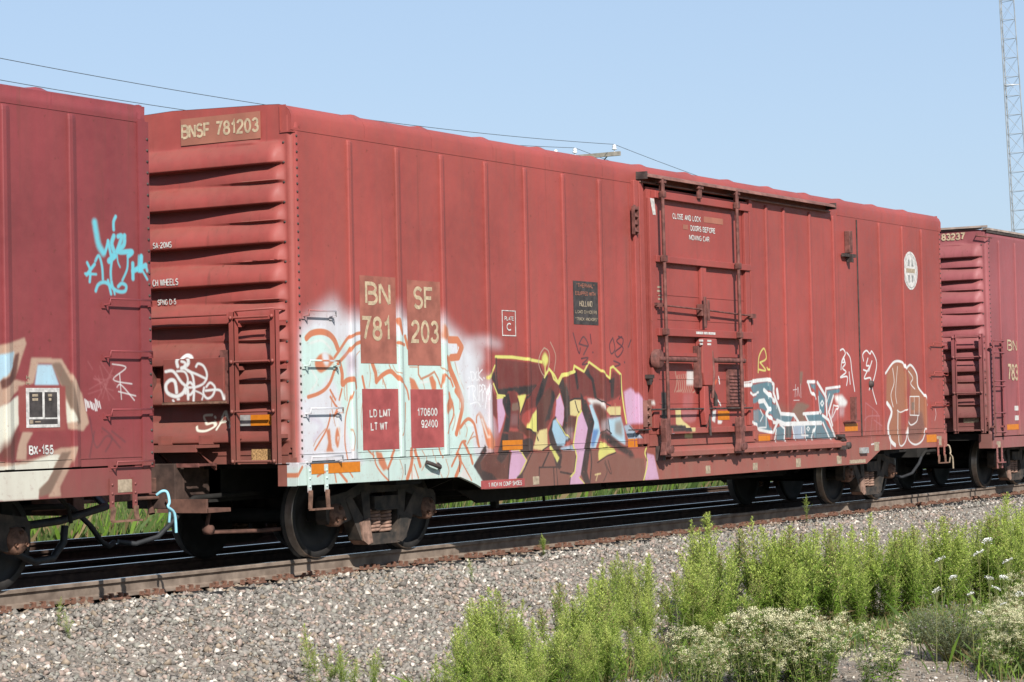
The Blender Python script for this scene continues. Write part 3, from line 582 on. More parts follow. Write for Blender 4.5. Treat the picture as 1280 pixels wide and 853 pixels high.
('S','Y',0.012,0,1,0.014,[(5.78,0.71),(5.91,0.63)]),
('S','Y',0.012,0,1,0.014,[(5.3,1.67),(5.37,1.73)]),
('S','Y',0.012,0,1,0.014,[(5.27,1.43),(5.53,1.2)]),
('P','K',0.012,0,1,[(7.97,1.75),(8.17,1.75),(8.13,1.32),(7.96,1.32)]),
('P','E',0.012,0,1,[(8.36,1.52),(8.52,1.53),(8.52,1.4),(8.64,1.34),(8.79,1.28),(8.78,1.22),(8.66,1.22),(8.37,1.32)]),
('P','E',0.012,0,1,[(8.62,1.2),(8.84,1.19),(8.84,1.13),(8.61,1.14)]),
('P','K',0.012,0,1,[(8.13,1.32),(8.64,1.3),(8.69,1.22),(8.13,1.23)]),
('P','p',0.02,0,1,[(8.53,1.51),(9.01,1.5),(8.94,1.36),(8.79,1.34),(8.58,1.36)]),
('P','V',0.012,0,1,[(9.45,1.48),(9.57,1.5),(9.53,1.33),(9.44,1.36)]),
('P','V',0.012,0,1,[(9.62,1.37),(9.76,1.35),(9.72,1.31),(9.61,1.31)]),
('P','j',0.012,0,1,[(7.96,1.19),(8.18,1.2),(8.17,1.14),(7.96,1.14)]),
('S','T',0.02,1,0.75,0.019,[(8.38,2.02),(8.42,1.87),(8.35,1.75)]),
('S','T',0.02,1,0.75,0.019,[(8.44,1.96),(8.47,1.79),(8.41,1.75)]),
('S','T',0.02,1,0.75,0.019,[(8.49,1.97),(8.53,1.8),(8.47,1.75)]),
('S','T',0.02,1,0.75,0.019,[(8.55,1.97),(8.59,1.81),(8.53,1.75)]),
('S','T',0.02,1,0.75,0.019,[(8.61,1.98),(8.65,1.82),(8.59,1.74)]),
('S','T',0.02,1,0.75,0.019,[(8.67,1.98),(8.71,1.83),(8.65,1.74)]),
('S','T',0.02,1,0.75,0.019,[(8.73,1.99),(8.77,1.84),(8.71,1.74)]),
('S','T',0.02,1,0.75,0.019,[(8.79,1.99),(8.83,1.85),(8.77,1.74)]),
('S','T',0.02,1,0.75,0.019,[(8.85,2.0),(8.89,1.86),(8.82,1.74)]),
('S','T',0.02,1,0.75,0.019,[(8.91,2.0),(8.95,1.78),(8.88,1.74)]),
('P','V',0.02,0,0.85,[(8.72,2.03),(8.92,2.03),(8.9,1.84),(8.7,1.84)]),
('P','p',0.05,0,0.5,[(8.61,1.72),(8.91,1.73),(8.86,1.54),(8.57,1.54)]),
('S','v',0.012,1,1,0.027,[(9.67,1.95),(9.7,1.86)]),
('S','v',0.012,1,1,0.023,[(9.59,1.67),(9.72,1.56)]),
('P','Z',0.015,0,1,[(9.32,1.9),(9.5,1.92),(9.52,1.82),(9.3,1.82)]),
('S','v',0.012,1,0.9,0.018,[(10.27,1.85),(10.67,1.9)]),
('P','V',0.02,0,1,[(7.6,1.65),(7.68,1.63),(7.71,1.58),(7.62,1.59)]),
('P','t',0.012,0,1,[(10.58,1.83),(11.32,1.89),(11.49,1.82),(11.47,1.73),(11.28,1.77),(11.43,1.58),(11.62,1.55),(11.74,1.42),(12.17,1.4),(12.04,1.28),(11.64,1.31),(11.17,1.49),(11.02,1.52),(11.02,1.61),(10.71,1.58),(10.75,1.66),(11.0,1.74),(10.66,1.72)]),
('P','t',0.012,0,1,[(10.68,1.48),(10.99,1.5),(11.26,1.39),(11.35,1.23),(11.38,1.17),(11.03,1.21),(10.7,1.34)]),
('P','G',0.012,0,0.6,[(10.68,1.47),(10.99,1.49),(10.99,1.32),(10.7,1.34)]),
('P','t',0.012,0,1,[(11.57,1.23),(11.86,1.27),(11.83,1.04),(11.56,1.05)]),
('P','q',0.012,0,1,[(11.89,1.25),(12.12,1.26),(12.08,1.08),(11.88,1.08)]),
('P','J',0.012,0,0.75,[(12.16,1.26),(12.56,1.26),(12.54,1.05),(12.14,1.06)]),
('P','t',0.012,0,1,[(12.59,1.26),(13.2,1.25),(13.47,1.04),(12.58,1.05)]),
('P','t',0.012,0,1,[(12.6,1.41),(13.04,1.42),(13.25,1.4),(13.41,1.23),(13.72,1.05),(13.47,1.04),(13.21,1.28),(12.69,1.3)]),
('P','t',0.012,0,1,[(12.8,1.86),(13.0,1.85),(12.97,1.68)]),
('P','t',0.012,0,1,[(13.1,1.78),(13.33,1.64),(13.3,1.42),(13.11,1.42)]),
('P','t',0.012,0,1,[(13.41,1.76),(13.88,1.79),(13.91,1.74),(13.66,1.71),(13.43,1.48)]),
('P','p',0.012,0,0.7,[(13.54,1.48),(13.79,1.51),(13.74,1.31),(13.49,1.26)]),
('P','L',0.03,0,0.85,[(12.44,2.04),(12.56,2.04),(12.5,1.85),(12.43,1.85)]),
('P','L',0.02,0,0.9,[(12.1,1.44),(12.31,1.59),(12.48,1.59),(12.78,1.54),(12.53,1.44),(12.63,1.3),(12.36,1.3),(12.23,1.43)]),
('P','L',0.1,0,0.5,[(11.56,1.59),(12.27,1.45),(11.68,1.44)]),
('S','v',0.02,0,1,0.053,[(10.24,1.83),(10.61,1.84),(10.67,1.89),(11.33,1.92),(11.52,1.85),(11.51,1.73),(11.59,1.62),(11.74,1.43),(12.2,1.41),(12.34,1.31)]),
('S','v',0.02,0,1,0.068,[(11.63,1.77),(11.66,1.66)]),
('S','v',0.02,0,1,0.035,[(10.59,1.73),(10.69,1.69),(11.0,1.74)]),
('S','v',0.02,0,1,0.063,[(11.19,1.77),(11.33,1.71),(11.53,1.61)]),
('S','v',0.02,0,1,0.067,[(11.02,1.61),(11.18,1.62),(11.33,1.5),(11.25,1.43)]),
('S','v',0.02,0,1,0.05,[(11.26,1.42),(11.48,1.31),(11.61,1.3),(11.47,1.17)]),
('S','v',0.02,0,1,0.044,[(10.64,1.32),(10.82,1.29),(11.0,1.21),(11.38,1.17)]),
('S','v',0.02,0,1,0.023,[(11.24,1.42),(11.23,1.24),(11.0,1.24)]),
('S','v',0.02,0,1,0.02,[(11.05,1.49),(11.14,1.41),(11.04,1.33)]),
('S','v',0.02,0,1,0.064,[(11.61,1.33),(11.86,1.28),(13.17,1.28)]),
('S','v',0.02,0,1,0.037,[(11.7,1.28),(11.86,1.21),(11.83,1.04)]),
('S','v',0.02,0,1,0.032,[(11.57,1.2),(11.5,1.04)]),
('S','v',0.02,0,1,0.028,[(12.13,1.25),(12.19,1.05)]),
('S','v',0.02,0,1,0.028,[(12.57,1.26),(12.58,1.04)]),
('S','v',0.02,0,1,0.026,[(12.45,1.22),(12.45,1.11),(12.68,1.1)]),
('S','v',0.02,0,1,0.033,[(12.78,1.04),(12.91,1.24)]),
('S','v',0.02,0,1,0.023,[(12.64,1.2),(12.69,1.23),(12.74,1.2),(12.69,1.17),(12.64,1.2)]),
('S','v',0.02,0,1,0.052,[(13.07,1.88),(13.37,1.67),(13.39,1.39)]),
('S','v',0.02,0,1,0.047,[(12.71,1.89),(12.97,1.89)]),
('S','v',0.02,0,1,0.042,[(12.73,1.88),(12.82,1.74),(12.99,1.64)]),
('S','v',0.02,0,1,0.021,[(13.09,1.67),(13.12,1.49),(13.15,1.42)]),
('S','v',0.02,0,1,0.038,[(13.35,1.67),(13.38,1.79),(13.91,1.82)]),
('S','v',0.02,0,1,0.043,[(13.65,1.68),(13.46,1.44),(13.59,1.24)]),
('S','v',0.02,0,1,0.022,[(13.56,1.34),(13.65,1.54),(13.79,1.52),(13.6,1.36)]),
('S','v',0.02,0,1,0.048,[(13.23,1.39),(13.45,1.32),(13.68,1.05)]),
('S','v',0.02,0,1,0.038,[(13.24,1.28),(13.47,1.04)]),
('S','v',0.02,0,1,0.047,[(12.53,1.42),(13.08,1.43)]),
('S','v',0.02,0,1,0.037,[(12.58,1.42),(12.73,1.28)]),
('S','v',0.02,0,1,0.028,[(13.17,1.57),(13.23,1.61),(13.28,1.57),(13.22,1.53),(13.17,1.57)]),
('S','v',0.02,0,1,0.028,[(13.11,1.44),(13.15,1.47),(13.18,1.44),(13.15,1.42)]),
('S','v',0.02,0,1,0.019,[(13.51,1.71),(13.36,1.54)]),
('P','V',0.04,0,1,[(13.69,1.68),(13.98,1.69),(14.19,1.58),(14.09,1.52),(13.79,1.52)]),
('S','v',0.012,1,0.8,0.01,[(12.19,1.77),(12.32,1.78)]),
('S','v',0.012,1,0.8,0.01,[(12.28,1.85),(12.25,1.67)]),
('S','v',0.012,1,0.8,0.01,[(12.32,1.68),(12.36,1.81),(12.4,1.68)]),
('S','v',0.012,1,0.8,0.01,[(12.46,1.86),(12.46,1.66)]),
('S','v',0.012,1,0.8,0.01,[(12.2,1.62),(12.4,1.62)]),
('P','W',0.06,0,0.35,[(13.86,1.51),(14.07,1.51),(14.03,1.37),(13.81,1.37)]),
('P','X',0.05,0,1,[(15.79,2.02),(16.11,2.2),(16.47,2.2),(16.62,1.98),(16.55,1.69),(16.6,1.46),(16.35,1.41),(16.32,1.06),(16.37,0.88),(15.96,0.91),(15.79,1.11),(16.0,1.47),(15.74,1.58)]),
('P','X',0.05,0,1,[(16.65,2.12),(16.83,2.15),(17.13,1.98),(17.16,1.78),(17.43,1.62),(17.44,1.22),(17.31,1.04),(16.99,0.9),(16.62,0.95),(16.55,1.19),(16.77,1.37),(16.78,1.85)]),
('P','B',0.06,0,1,[(16.77,1.37),(17.27,1.41),(17.38,1.15),(16.99,0.92),(16.62,0.96),(16.58,1.19)]),
('S','v',0.02,1,1,0.039,[(15.75,2.03),(16.11,2.21),(16.47,2.21),(16.6,2.11),(16.83,2.17),(17.08,2.03),(17.13,1.82),(17.42,1.66),(17.51,1.52)]),
('S','v',0.02,1,1,0.02,[(16.05,2.11),(16.1,1.89),(15.95,1.69),(16.03,1.5)]),
('S','v',0.02,1,1,0.017,[(16.26,2.14),(16.15,1.73),(16.19,1.55)]),
('S','v',0.02,1,1,0.068,[(15.78,1.56),(15.96,1.42),(15.8,1.2),(15.85,0.98),(16.04,0.89)]),
('S','v',0.02,1,1,0.026,[(16.23,1.44),(16.2,0.97),(16.31,0.87),(16.51,0.96),(16.57,1.16)]),
('S','v',0.02,1,1,0.029,[(16.57,1.14),(16.63,0.96),(16.92,0.88),(17.24,0.95),(17.39,1.13)]),
('S','v',0.02,1,1,0.023,[(16.64,1.28),(16.77,1.2),(17.02,1.25),(17.09,1.34)]),
('S','v',0.02,1,1,0.02,[(16.2,1.44),(16.35,1.41),(16.63,1.46)]),
('S','v',0.02,1,1,0.02,[(16.73,2.07),(16.91,1.96),(16.81,1.87),(16.99,1.78)]),
('S','v',0.012,0,1,0.017,[(16.76,1.66),(17.17,1.66),(17.14,1.35),(16.74,1.36),(16.76,1.66)]),
('S','v',0.012,0,1,0.014,[(16.95,1.66),(16.93,1.36)]),
('P','L',0.012,0,1,[(16.82,1.57),(16.94,1.57),(16.93,1.44),(16.81,1.44)]),
('S','v',0.012,1,1,0.024,[(13.96,2.37),(14.07,2.39),(14.15,2.32),(14.01,2.21),(13.97,2.08)]),
('S','v',0.012,1,1,0.024,[(14.21,2.34),(14.34,2.25),(14.39,2.04),(14.48,1.75)]),
('S','v',0.012,1,1,0.024,[(14.06,2.25),(14.14,2.17),(14.03,2.1),(14.16,2.04),(13.94,1.96),(14.2,1.97),(14.17,1.84)]),
('S','v',0.012,1,1,0.024,[(14.28,2.04),(14.31,1.86)]),
('S','v',0.012,1,1,0.024,[(14.08,2.27),(14.02,2.19),(14.12,2.2),(14.08,2.27)]),
('S','v',0.012,1,1,0.025,[(14.86,2.22),(14.84,2.32),(14.99,2.38),(15.13,2.33),(15.21,2.37),(15.39,2.2),(15.28,1.96),(15.09,1.79)]),
('S','v',0.012,1,1,0.025,[(15.04,2.26),(14.97,2.15),(15.09,2.13),(14.87,1.95),(15.13,1.95),(15.06,1.77)]),
('S','v',0.012,1,1,0.025,[(15.13,1.95),(15.2,1.76),(15.34,1.55)]),
('S','v',0.012,1,1,0.025,[(14.85,2.08),(14.99,2.06)]),
('S','v',0.012,1,1,0.025,[(15.2,2.22),(15.06,2.06)]),
('S','p',0.02,1,0.8,0.017,[(14.9,1.56),(14.88,1.26),(14.82,1.08)]),
('S','p',0.02,1,0.8,0.017,[(14.9,1.57),(15.4,1.38),(15.45,1.09)]),
('S','p',0.02,1,0.8,0.017,[(15.18,1.45),(15.07,1.08),(15.11,0.9)]),
('S','p',0.02,1,0.8,0.017,[(15.35,1.43),(15.3,1.1)]),
('S','p',0.02,1,0.8,0.017,[(14.84,1.3),(15.01,1.36),(15.46,1.36)]),
('S','p',0.02,1,0.8,0.017,[(15.22,1.3),(15.54,1.2)]),
('S','v',0.012,0,1,0.022,[(15.06,0.92),(15.37,0.94)]),
('S','v',0.012,1,0.8,0.012,[(17.88,1.45),(17.91,1.36),(17.85,1.26)]),
('S','Y',0.012,1,0.85,0.026,[(11.01,2.02),(11.05,2.24),(11.22,2.36),(11.29,2.22),(11.08,2.16)]),
('S','Y',0.012,1,0.85,0.026,[(11.08,2.16),(11.26,2.05),(11.04,2.06)]),
('S','Y',0.012,1,0.85,0.026,[(11.31,2.09),(11.34,2.06)])]
MARKS_LEFT=[
('P','T',0.012,0,1,[(-4.42,2.11),(-4.27,2.17),(-4.11,2.2),(-3.96,2.24),(-3.94,2.19),(-4.06,1.94),(-4.1,1.88),(-3.94,1.85),(-4.12,1.74),(-4.28,1.62),(-4.43,1.54)]),
('P','j',0.012,0,1,[(-4.42,2.05),(-4.27,2.09),(-4.09,2.12),(-4.12,1.98),(-4.27,1.86),(-4.43,1.79)]),
('P','U',0.012,0,1,[(-4.27,1.86),(-4.17,1.91),(-4.12,1.98),(-4.08,2.09),(-4.03,2.11),(-4.08,1.88),(-4.25,1.79)]),
('P','T',0.012,0,1,[(-3.88,2.07),(-3.49,2.06),(-3.37,1.92),(-3.23,1.75),(-3.14,1.49),(-3.22,1.42),(-3.42,1.44),(-3.49,1.81),(-3.62,2.02),(-3.79,2.02),(-3.86,1.84),(-3.94,1.83)]),
('P','L',0.012,0,1,[(-3.62,2.02),(-3.51,2.03),(-3.37,1.86),(-3.25,1.49),(-3.31,1.48),(-3.47,1.79)]),
('P','j',0.012,0,1,[(-3.8,2.01),(-3.62,2.01),(-3.53,1.83),(-3.84,1.83)]),
('P','e',0.012,0,0.9,[(-3.45,1.71),(-3.3,1.51),(-3.43,1.49)]),
('P','e',0.012,0,1,[(-4.43,1.61),(-4.28,1.64),(-4.04,1.74),(-4.05,1.49),(-4.16,1.33),(-4.29,1.24),(-4.44,1.19)]),
('P','U',0.05,0,0.8,[(-4.29,1.28),(-4.18,1.36),(-4.05,1.47),(-4.07,1.33),(-4.14,1.18),(-4.29,1.19)]),
('P','T',0.012,0,1,[(-4.0,1.43),(-3.87,1.42),(-3.95,1.32),(-3.96,1.18),(-4.09,1.18),(-4.06,1.31)]),
('P','e',0.012,0,1,[(-4.49,1.16),(-4.29,1.14),(-3.96,1.16),(-3.64,1.22),(-3.49,1.23),(-3.7,0.99),(-3.82,0.89),(-3.83,0.83),(-4.5,0.84)]),
('P','T',0.012,0,1,[(-4.44,1.19),(-4.29,1.17),(-4.14,1.15),(-3.83,1.19),(-3.53,1.27),(-3.31,1.28),(-3.37,1.16),(-3.55,0.93),(-3.54,0.85),(-3.7,0.85),(-3.65,0.99),(-3.45,1.2),(-3.64,1.23),(-3.96,1.15),(-4.24,1.13),(-4.44,1.15)]),
('P','L',0.012,0,1,[(-3.51,1.23),(-3.38,1.24),(-3.53,1.06),(-3.67,0.88),(-3.81,0.85),(-3.82,0.92),(-3.7,0.99)]),
('P','r',0.012,0,1,[(-4.05,1.82),(-3.45,1.82),(-3.45,1.43),(-4.04,1.43)]),
('S','C',0.05,1,1,0.065,[(-3.02,3.3),(-3.0,3.21),(-2.97,3.1),(-2.91,3.03)]),
('S','C',0.02,1,1,0.031,[(-2.84,3.14),(-2.89,3.03),(-2.94,3.06)]),
('S','C',0.02,1,1,0.034,[(-2.84,3.14),(-2.8,3.0)]),
('S','C',0.02,1,1,0.047,[(-2.76,3.19),(-2.79,3.12),(-2.76,3.05)]),
('S','C',0.02,1,1,0.044,[(-2.7,3.19),(-2.65,3.19),(-2.72,3.05)]),
('S','C',0.02,1,1,0.047,[(-2.61,3.2),(-2.62,3.12),(-2.69,3.05),(-2.51,3.06),(-2.56,3.02)]),
('S','C',0.02,1,1,0.029,[(-2.78,3.02),(-2.81,2.87),(-2.8,2.74)]),
('S','C',0.02,1,1,0.055,[(-2.83,2.96),(-2.75,3.01)]),
('S','C',0.02,1,1,0.024,[(-2.57,3.02),(-2.58,2.9),(-2.65,2.79)]),
('S','C',0.02,1,1,0.016,[(-2.72,3.04),(-2.71,2.96),(-2.68,2.91)]),
('S','C',0.02,1,1,0.028,[(-3.02,2.95),(-2.97,3.0),(-2.93,2.91),(-2.92,2.79)]),
('S','C',0.02,1,1,0.034,[(-2.73,3.37),(-2.76,3.32),(-2.76,3.25)]),
('S','C',0.02,1,1,0.028,[(-3.13,2.93),(-3.09,2.86),(-3.1,2.76)]),
('S','C',0.02,1,1,0.031,[(-3.03,2.92),(-3.14,2.82)]),
('S','C',0.02,1,1,0.021,[(-3.16,2.83),(-3.01,2.83)]),
('S','C',0.02,1,1,0.042,[(-2.5,2.95),(-2.5,2.81)]),
('S','C',0.02,1,1,0.047,[(-2.4,3.02),(-2.41,2.89)]),
('S','C',0.02,1,1,0.047,[(-2.5,2.88),(-2.34,2.94)]),
('S','C',0.02,1,1,0.024,[(-2.39,2.89),(-2.32,2.81)]),
('S','C',0.02,1,1,0.032,[(-2.34,2.94),(-2.32,2.89)]),
('S','C',0.02,1,1,0.032,[(-3.02,2.68),(-2.98,2.74),(-2.88,2.76),(-2.73,2.69),(-2.62,2.69),(-2.6,2.74),(-2.66,2.76),(-2.71,2.73)]),
('S','C',0.02,1,1,0.029,[(-2.85,2.78),(-2.81,2.66)]),
('S','C',0.02,1,1,0.023,[(-2.8,2.77),(-2.76,2.66)]),
('S','v',0.012,1,0.7,0.012,[(-2.81,2.02),(-2.62,1.99),(-2.8,1.88),(-2.54,1.84)]),
('S','v',0.012,1,0.7,0.012,[(-2.73,1.77),(-2.49,1.73)]),
('S','v',0.012,1,0.7,0.012,[(-2.71,1.93),(-2.69,1.7)]),
('S','v',0.012,1,0.7,0.012,[(-2.75,1.81),(-2.69,1.83),(-2.51,1.69)]),
('S','v',0.012,1,0.8,0.015,[(-3.19,1.7),(-3.17,1.6)]),
('S','v',0.012,1,0.8,0.015,[(-3.17,1.69),(-3.15,1.63)]),
('S','v',0.012,1,0.8,0.015,[(-3.15,1.68),(-3.13,1.63)]),
('S','v',0.012,1,0.8,0.015,[(-3.12,1.68),(-3.1,1.62)]),
('S','v',0.012,1,0.8,0.015,[(-3.1,1.67),(-3.08,1.61)]),
('S','v',0.012,1,0.8,0.015,[(-3.07,1.66),(-3.05,1.6)]),
('S','v',0.012,1,0.8,0.015,[(-3.05,1.7),(-3.03,1.6)]),
('S','v',0.012,1,0.8,0.015,[(-3.03,1.69),(-3.01,1.63)]),
('S','v',0.012,1,0.8,0.015,[(-3.0,1.68),(-2.98,1.62)]),
('S','D',0.02,1,0.55,0.02,[(-3.13,1.54),(-3.05,1.27),(-2.89,1.37),(-2.72,1.26)]),
('S','D',0.02,1,0.55,0.02,[(-3.07,1.41),(-3.14,1.18)]),
('S','D',0.02,1,0.55,0.02,[(-2.96,1.44),(-2.83,1.35),(-2.92,1.23)]),
('S','D',0.02,1,0.55,0.02,[(-2.83,1.41),(-2.65,1.31)]),
('S','p',0.02,1,0.35,0.009,[(-3.14,2.04),(-3.08,1.97)]),
('S','p',0.02,1,0.35,0.009,[(-2.83,1.92),(-2.74,1.88)]),
('S','p',0.02,1,0.35,0.009,[(-2.91,1.8),(-2.8,1.78)]),
('S','p',0.02,1,0.35,0.009,[(-2.98,2.0),(-2.86,1.69)]),
('S','p',0.02,1,0.35,0.009,[(-3.06,1.88),(-2.91,1.88)]),
('S','p',0.02,1,0.35,0.009,[(-3.14,1.75),(-2.96,1.79)]),
('S','p',0.02,1,0.35,0.009,[(-2.82,1.96),(-3.02,1.7)]),
('S','p',0.02,1,0.35,0.009,[(-2.9,1.83),(-3.07,1.89)]),
('S','p',0.02,1,0.35,0.009,[(-2.97,2.04),(-2.73,1.8)]),
('S','p',0.02,1,0.35,0.009,[(-3.05,1.91),(-2.79,1.7)]),
('S','p',0.02,1,0.35,0.009,[(-3.13,1.79),(-2.84,1.9)]),
('S','p',0.02,1,0.35,0.009,[(-2.8,1.99),(-2.9,1.81)]),
('S','p',0.02,1,0.35,0.009,[(-2.88,1.87),(-2.95,1.71)]),
('S','p',0.02,1,0.35,0.009,[(-2.96,1.75),(-3.0,1.91)])]
MARKS_END=[
('S','v',0.02,1,1,0.038,[(-0.16,2.06),(-0.15,2.12),(-0.21,2.17),(-0.28,2.15),(-0.3,2.09),(-0.25,2.05),(-0.21,2.04)]),
('S','v',0.02,1,1,0.026,[(-0.21,2.11),(-0.26,2.09),(-0.25,2.04),(-0.34,1.98),(-0.37,1.86),(-0.36,1.7)]),
('S','v',0.02,1,1,0.03,[(0.0,2.01),(-0.1,2.01),(-0.2,1.9),(-0.28,1.83),(-0.29,1.72)]),
('S','v',0.02,1,1,0.038,[(-0.14,1.79),(-0.12,1.9),(-0.06,1.92),(-0.0,1.87),(-0.02,1.79),(-0.13,1.75),(-0.22,1.78),(-0.26,1.84)]),
('S','v',0.02,1,1,0.021,[(-0.15,2.01),(-0.25,2.0),(-0.29,1.92),(-0.26,1.83)]),
('S','v',0.02,1,1,0.026,[(-0.26,1.78),(-0.27,1.85),(-0.32,1.89),(-0.37,1.83),(-0.33,1.77),(-0.29,1.76)]),
('S','v',0.02,1,1,0.023,[(-0.4,2.05),(-0.43,2.08),(-0.5,2.05),(-0.54,1.96),(-0.5,1.88),(-0.39,1.84),(-0.26,1.84)]),
('S','v',0.02,1,1,0.023,[(-0.29,2.01),(-0.41,1.97),(-0.53,1.92)]),
('S','v',0.02,1,1,0.023,[(-0.53,1.84),(-0.58,1.88),(-0.64,1.83),(-0.61,1.75),(-0.54,1.72),(-0.49,1.77),(-0.5,1.83)]),
('S','v',0.02,1,1,0.023,[(-0.52,1.8),(-0.7,1.8),(-0.75,1.71)]),
('S','v',0.02,1,1,0.015,[(-0.39,1.8),(-0.48,1.76),(-0.47,1.71)]),
('S','v',0.02,1,1,0.021,[(-0.09,1.71),(-0.1,1.7)]),
('S','v',0.02,1,1,0.021,[(-0.15,1.72),(-0.17,1.72)]),
('S','e',0.015,1,1,0.023,[(-0.47,1.55),(-0.36,1.54),(-0.41,1.46),(-0.49,1.47),(-0.54,1.44),(-0.45,1.39),(-0.34,1.39),(-0.3,1.43)]),
('S','e',0.015,1,1,0.023,[(-0.51,1.53),(-0.52,1.52)]),
('S','e',0.015,1,1,0.023,[(-0.52,1.45),(-0.51,1.48)]),
('S','e',0.015,1,1,0.023,[(-0.57,1.4),(-0.6,1.49),(-0.64,1.58),(-0.66,1.54)]),
('S','e',0.015,1,1,0.023,[(-0.58,1.47),(-0.65,1.48)]),
('S','e',0.015,1,1,0.023,[(-0.66,1.58),(-0.73,1.42)])]

# ------------------------------------------------------------------ shared materials
RED = (0.242, 0.0475, 0.0405); DUST = (0.20, 0.098, 0.074)
M = {}
M['undercarriage'] = simple('grimy undercarriage steel', (0.013, 0.012, 0.011), 0.9, 0.4, 5)
M['frame_steel'] = simple('cast truck steel with grime', (0.034, 0.031, 0.028), 0.8, 0.4, 7, c2=(0.068, 0.052, 0.042))
M['rusty_steel'] = simple('rusty brown steel', (0.13, 0.070, 0.048), 0.85, 0.45, 14, bump=0.3)
M['pale_rust'] = simple('dusty spring steel', (0.20, 0.122, 0.092), 0.85, 0.35, 14)
M['brown_dust'] = simple('brown dusty draft gear steel', (0.095, 0.047, 0.035), 0.85, 0.35, 9)
M['draft_steel'] = simple('dark brown draft gear casting', (0.048, 0.029, 0.023), 0.85, 0.4, 9)
M['wheel_plate'] = simple('dark wheel plate', (0.022, 0.020, 0.019), 0.65, 0.35, 6)
M['tread'] = simple('worn wheel tread', (0.32, 0.27, 0.23), 0.35, 0.2, 8, metal=0.7)
M['hardware'] = simple('weathered door hardware', (0.115, 0.044, 0.037), 0.7, 0.4, 12)
M['dark_hardware'] = simple('dark greasy hardware', (0.045, 0.033, 0.030), 0.7, 0.4, 14)
M['rail_side'] = simple('dusty rail web', (0.135, 0.100, 0.077), 0.85, 0.22, 5, c2=(0.20, 0.155, 0.122))
M['rail_top'] = simple('polished rail head', (0.55, 0.54, 0.53), 0.22, 0.1, 9, metal=0.9)
M['rail_rust'] = simple('rusty rail steel', (0.055, 0.034, 0.025), 0.8, 0.35, 9)
M['tie'] = simple('creosoted timber', (0.013, 0.013, 0.014), 0.9, 0.4, 6, bump=0.5)  # creosote colour, deepened further to carry the shade under the train
M['plate_rust'] = simple('orange rust on plates and spikes', (0.135, 0.068, 0.046), 0.9, 0.45, 18)
M['orange_reflector'] = simple('orange reflective sheet', (0.43, 0.135, 0.010), 0.45, 0.08, 20)
M['yellow_reflector'] = simple('dirty yellow reflective sheet', (0.30, 0.18, 0.08), 0.6, 0.5, 60)
M['pale_sheet'] = simple('dirty pale reflective sheet', (0.27, 0.215, 0.155), 0.6, 0.25, 20)
M['stencil_white'] = simple('stencil white paint', (0.42, 0.405, 0.39), 0.6, 0.24, 22)
M['stencil_cream'] = simple('aged cream stencil paint', (0.37, 0.285, 0.19), 0.6, 0.22, 22)
M['patch_brown'] = simple('brown primer patch', (0.245, 0.085, 0.062), 0.6, 0.22, 5)
M['patch_lower'] = simple('newer red stencil patch', (0.255, 0.056, 0.055), 0.55, 0.20, 5)
M['patch_tan'] = simple('tan number patch', (0.262, 0.102, 0.070), 0.6, 0.12, 3)
M['black_panel'] = simple('faded black panel paint', (0.040, 0.034, 0.033), 0.6, 0.35, 12)
M['grey_panel'] = simple('grey weathered steel', (0.24, 0.24, 0.235), 0.6, 0.3, 12)
M['cyan'] = simple('sprayed light blue steel', (0.20, 0.42, 0.50), 0.5, 0.15, 14)
M['rubber'] = simple('black rubber hose', (0.018, 0.019, 0.021), 0.6, 0.3, 12)
M['galvanised'] = simple('galvanised steel', (0.24, 0.255, 0.27), 0.5, 0.2, 3, metal=0.3)
M['roof_edge'] = simple('weathered bare roof edge', (0.27, 0.21, 0.18), 0.6, 0.3, 4)
M['timber_pole'] = simple('grey weathered timber', (0.22, 0.20, 0.17), 0.9, 0.25, 5)
M['porcelain'] = simple('white porcelain', (0.6, 0.6, 0.62), 0.25, 0.1, 3)
M['hood'] = simple('dull red brown hood steel', (0.175, 0.082, 0.066), 0.65, 0.3, 5)
M['wire'] = simple('weathered overhead conductor', (0.06, 0.065, 0.07), 0.6, 0.1, 3)

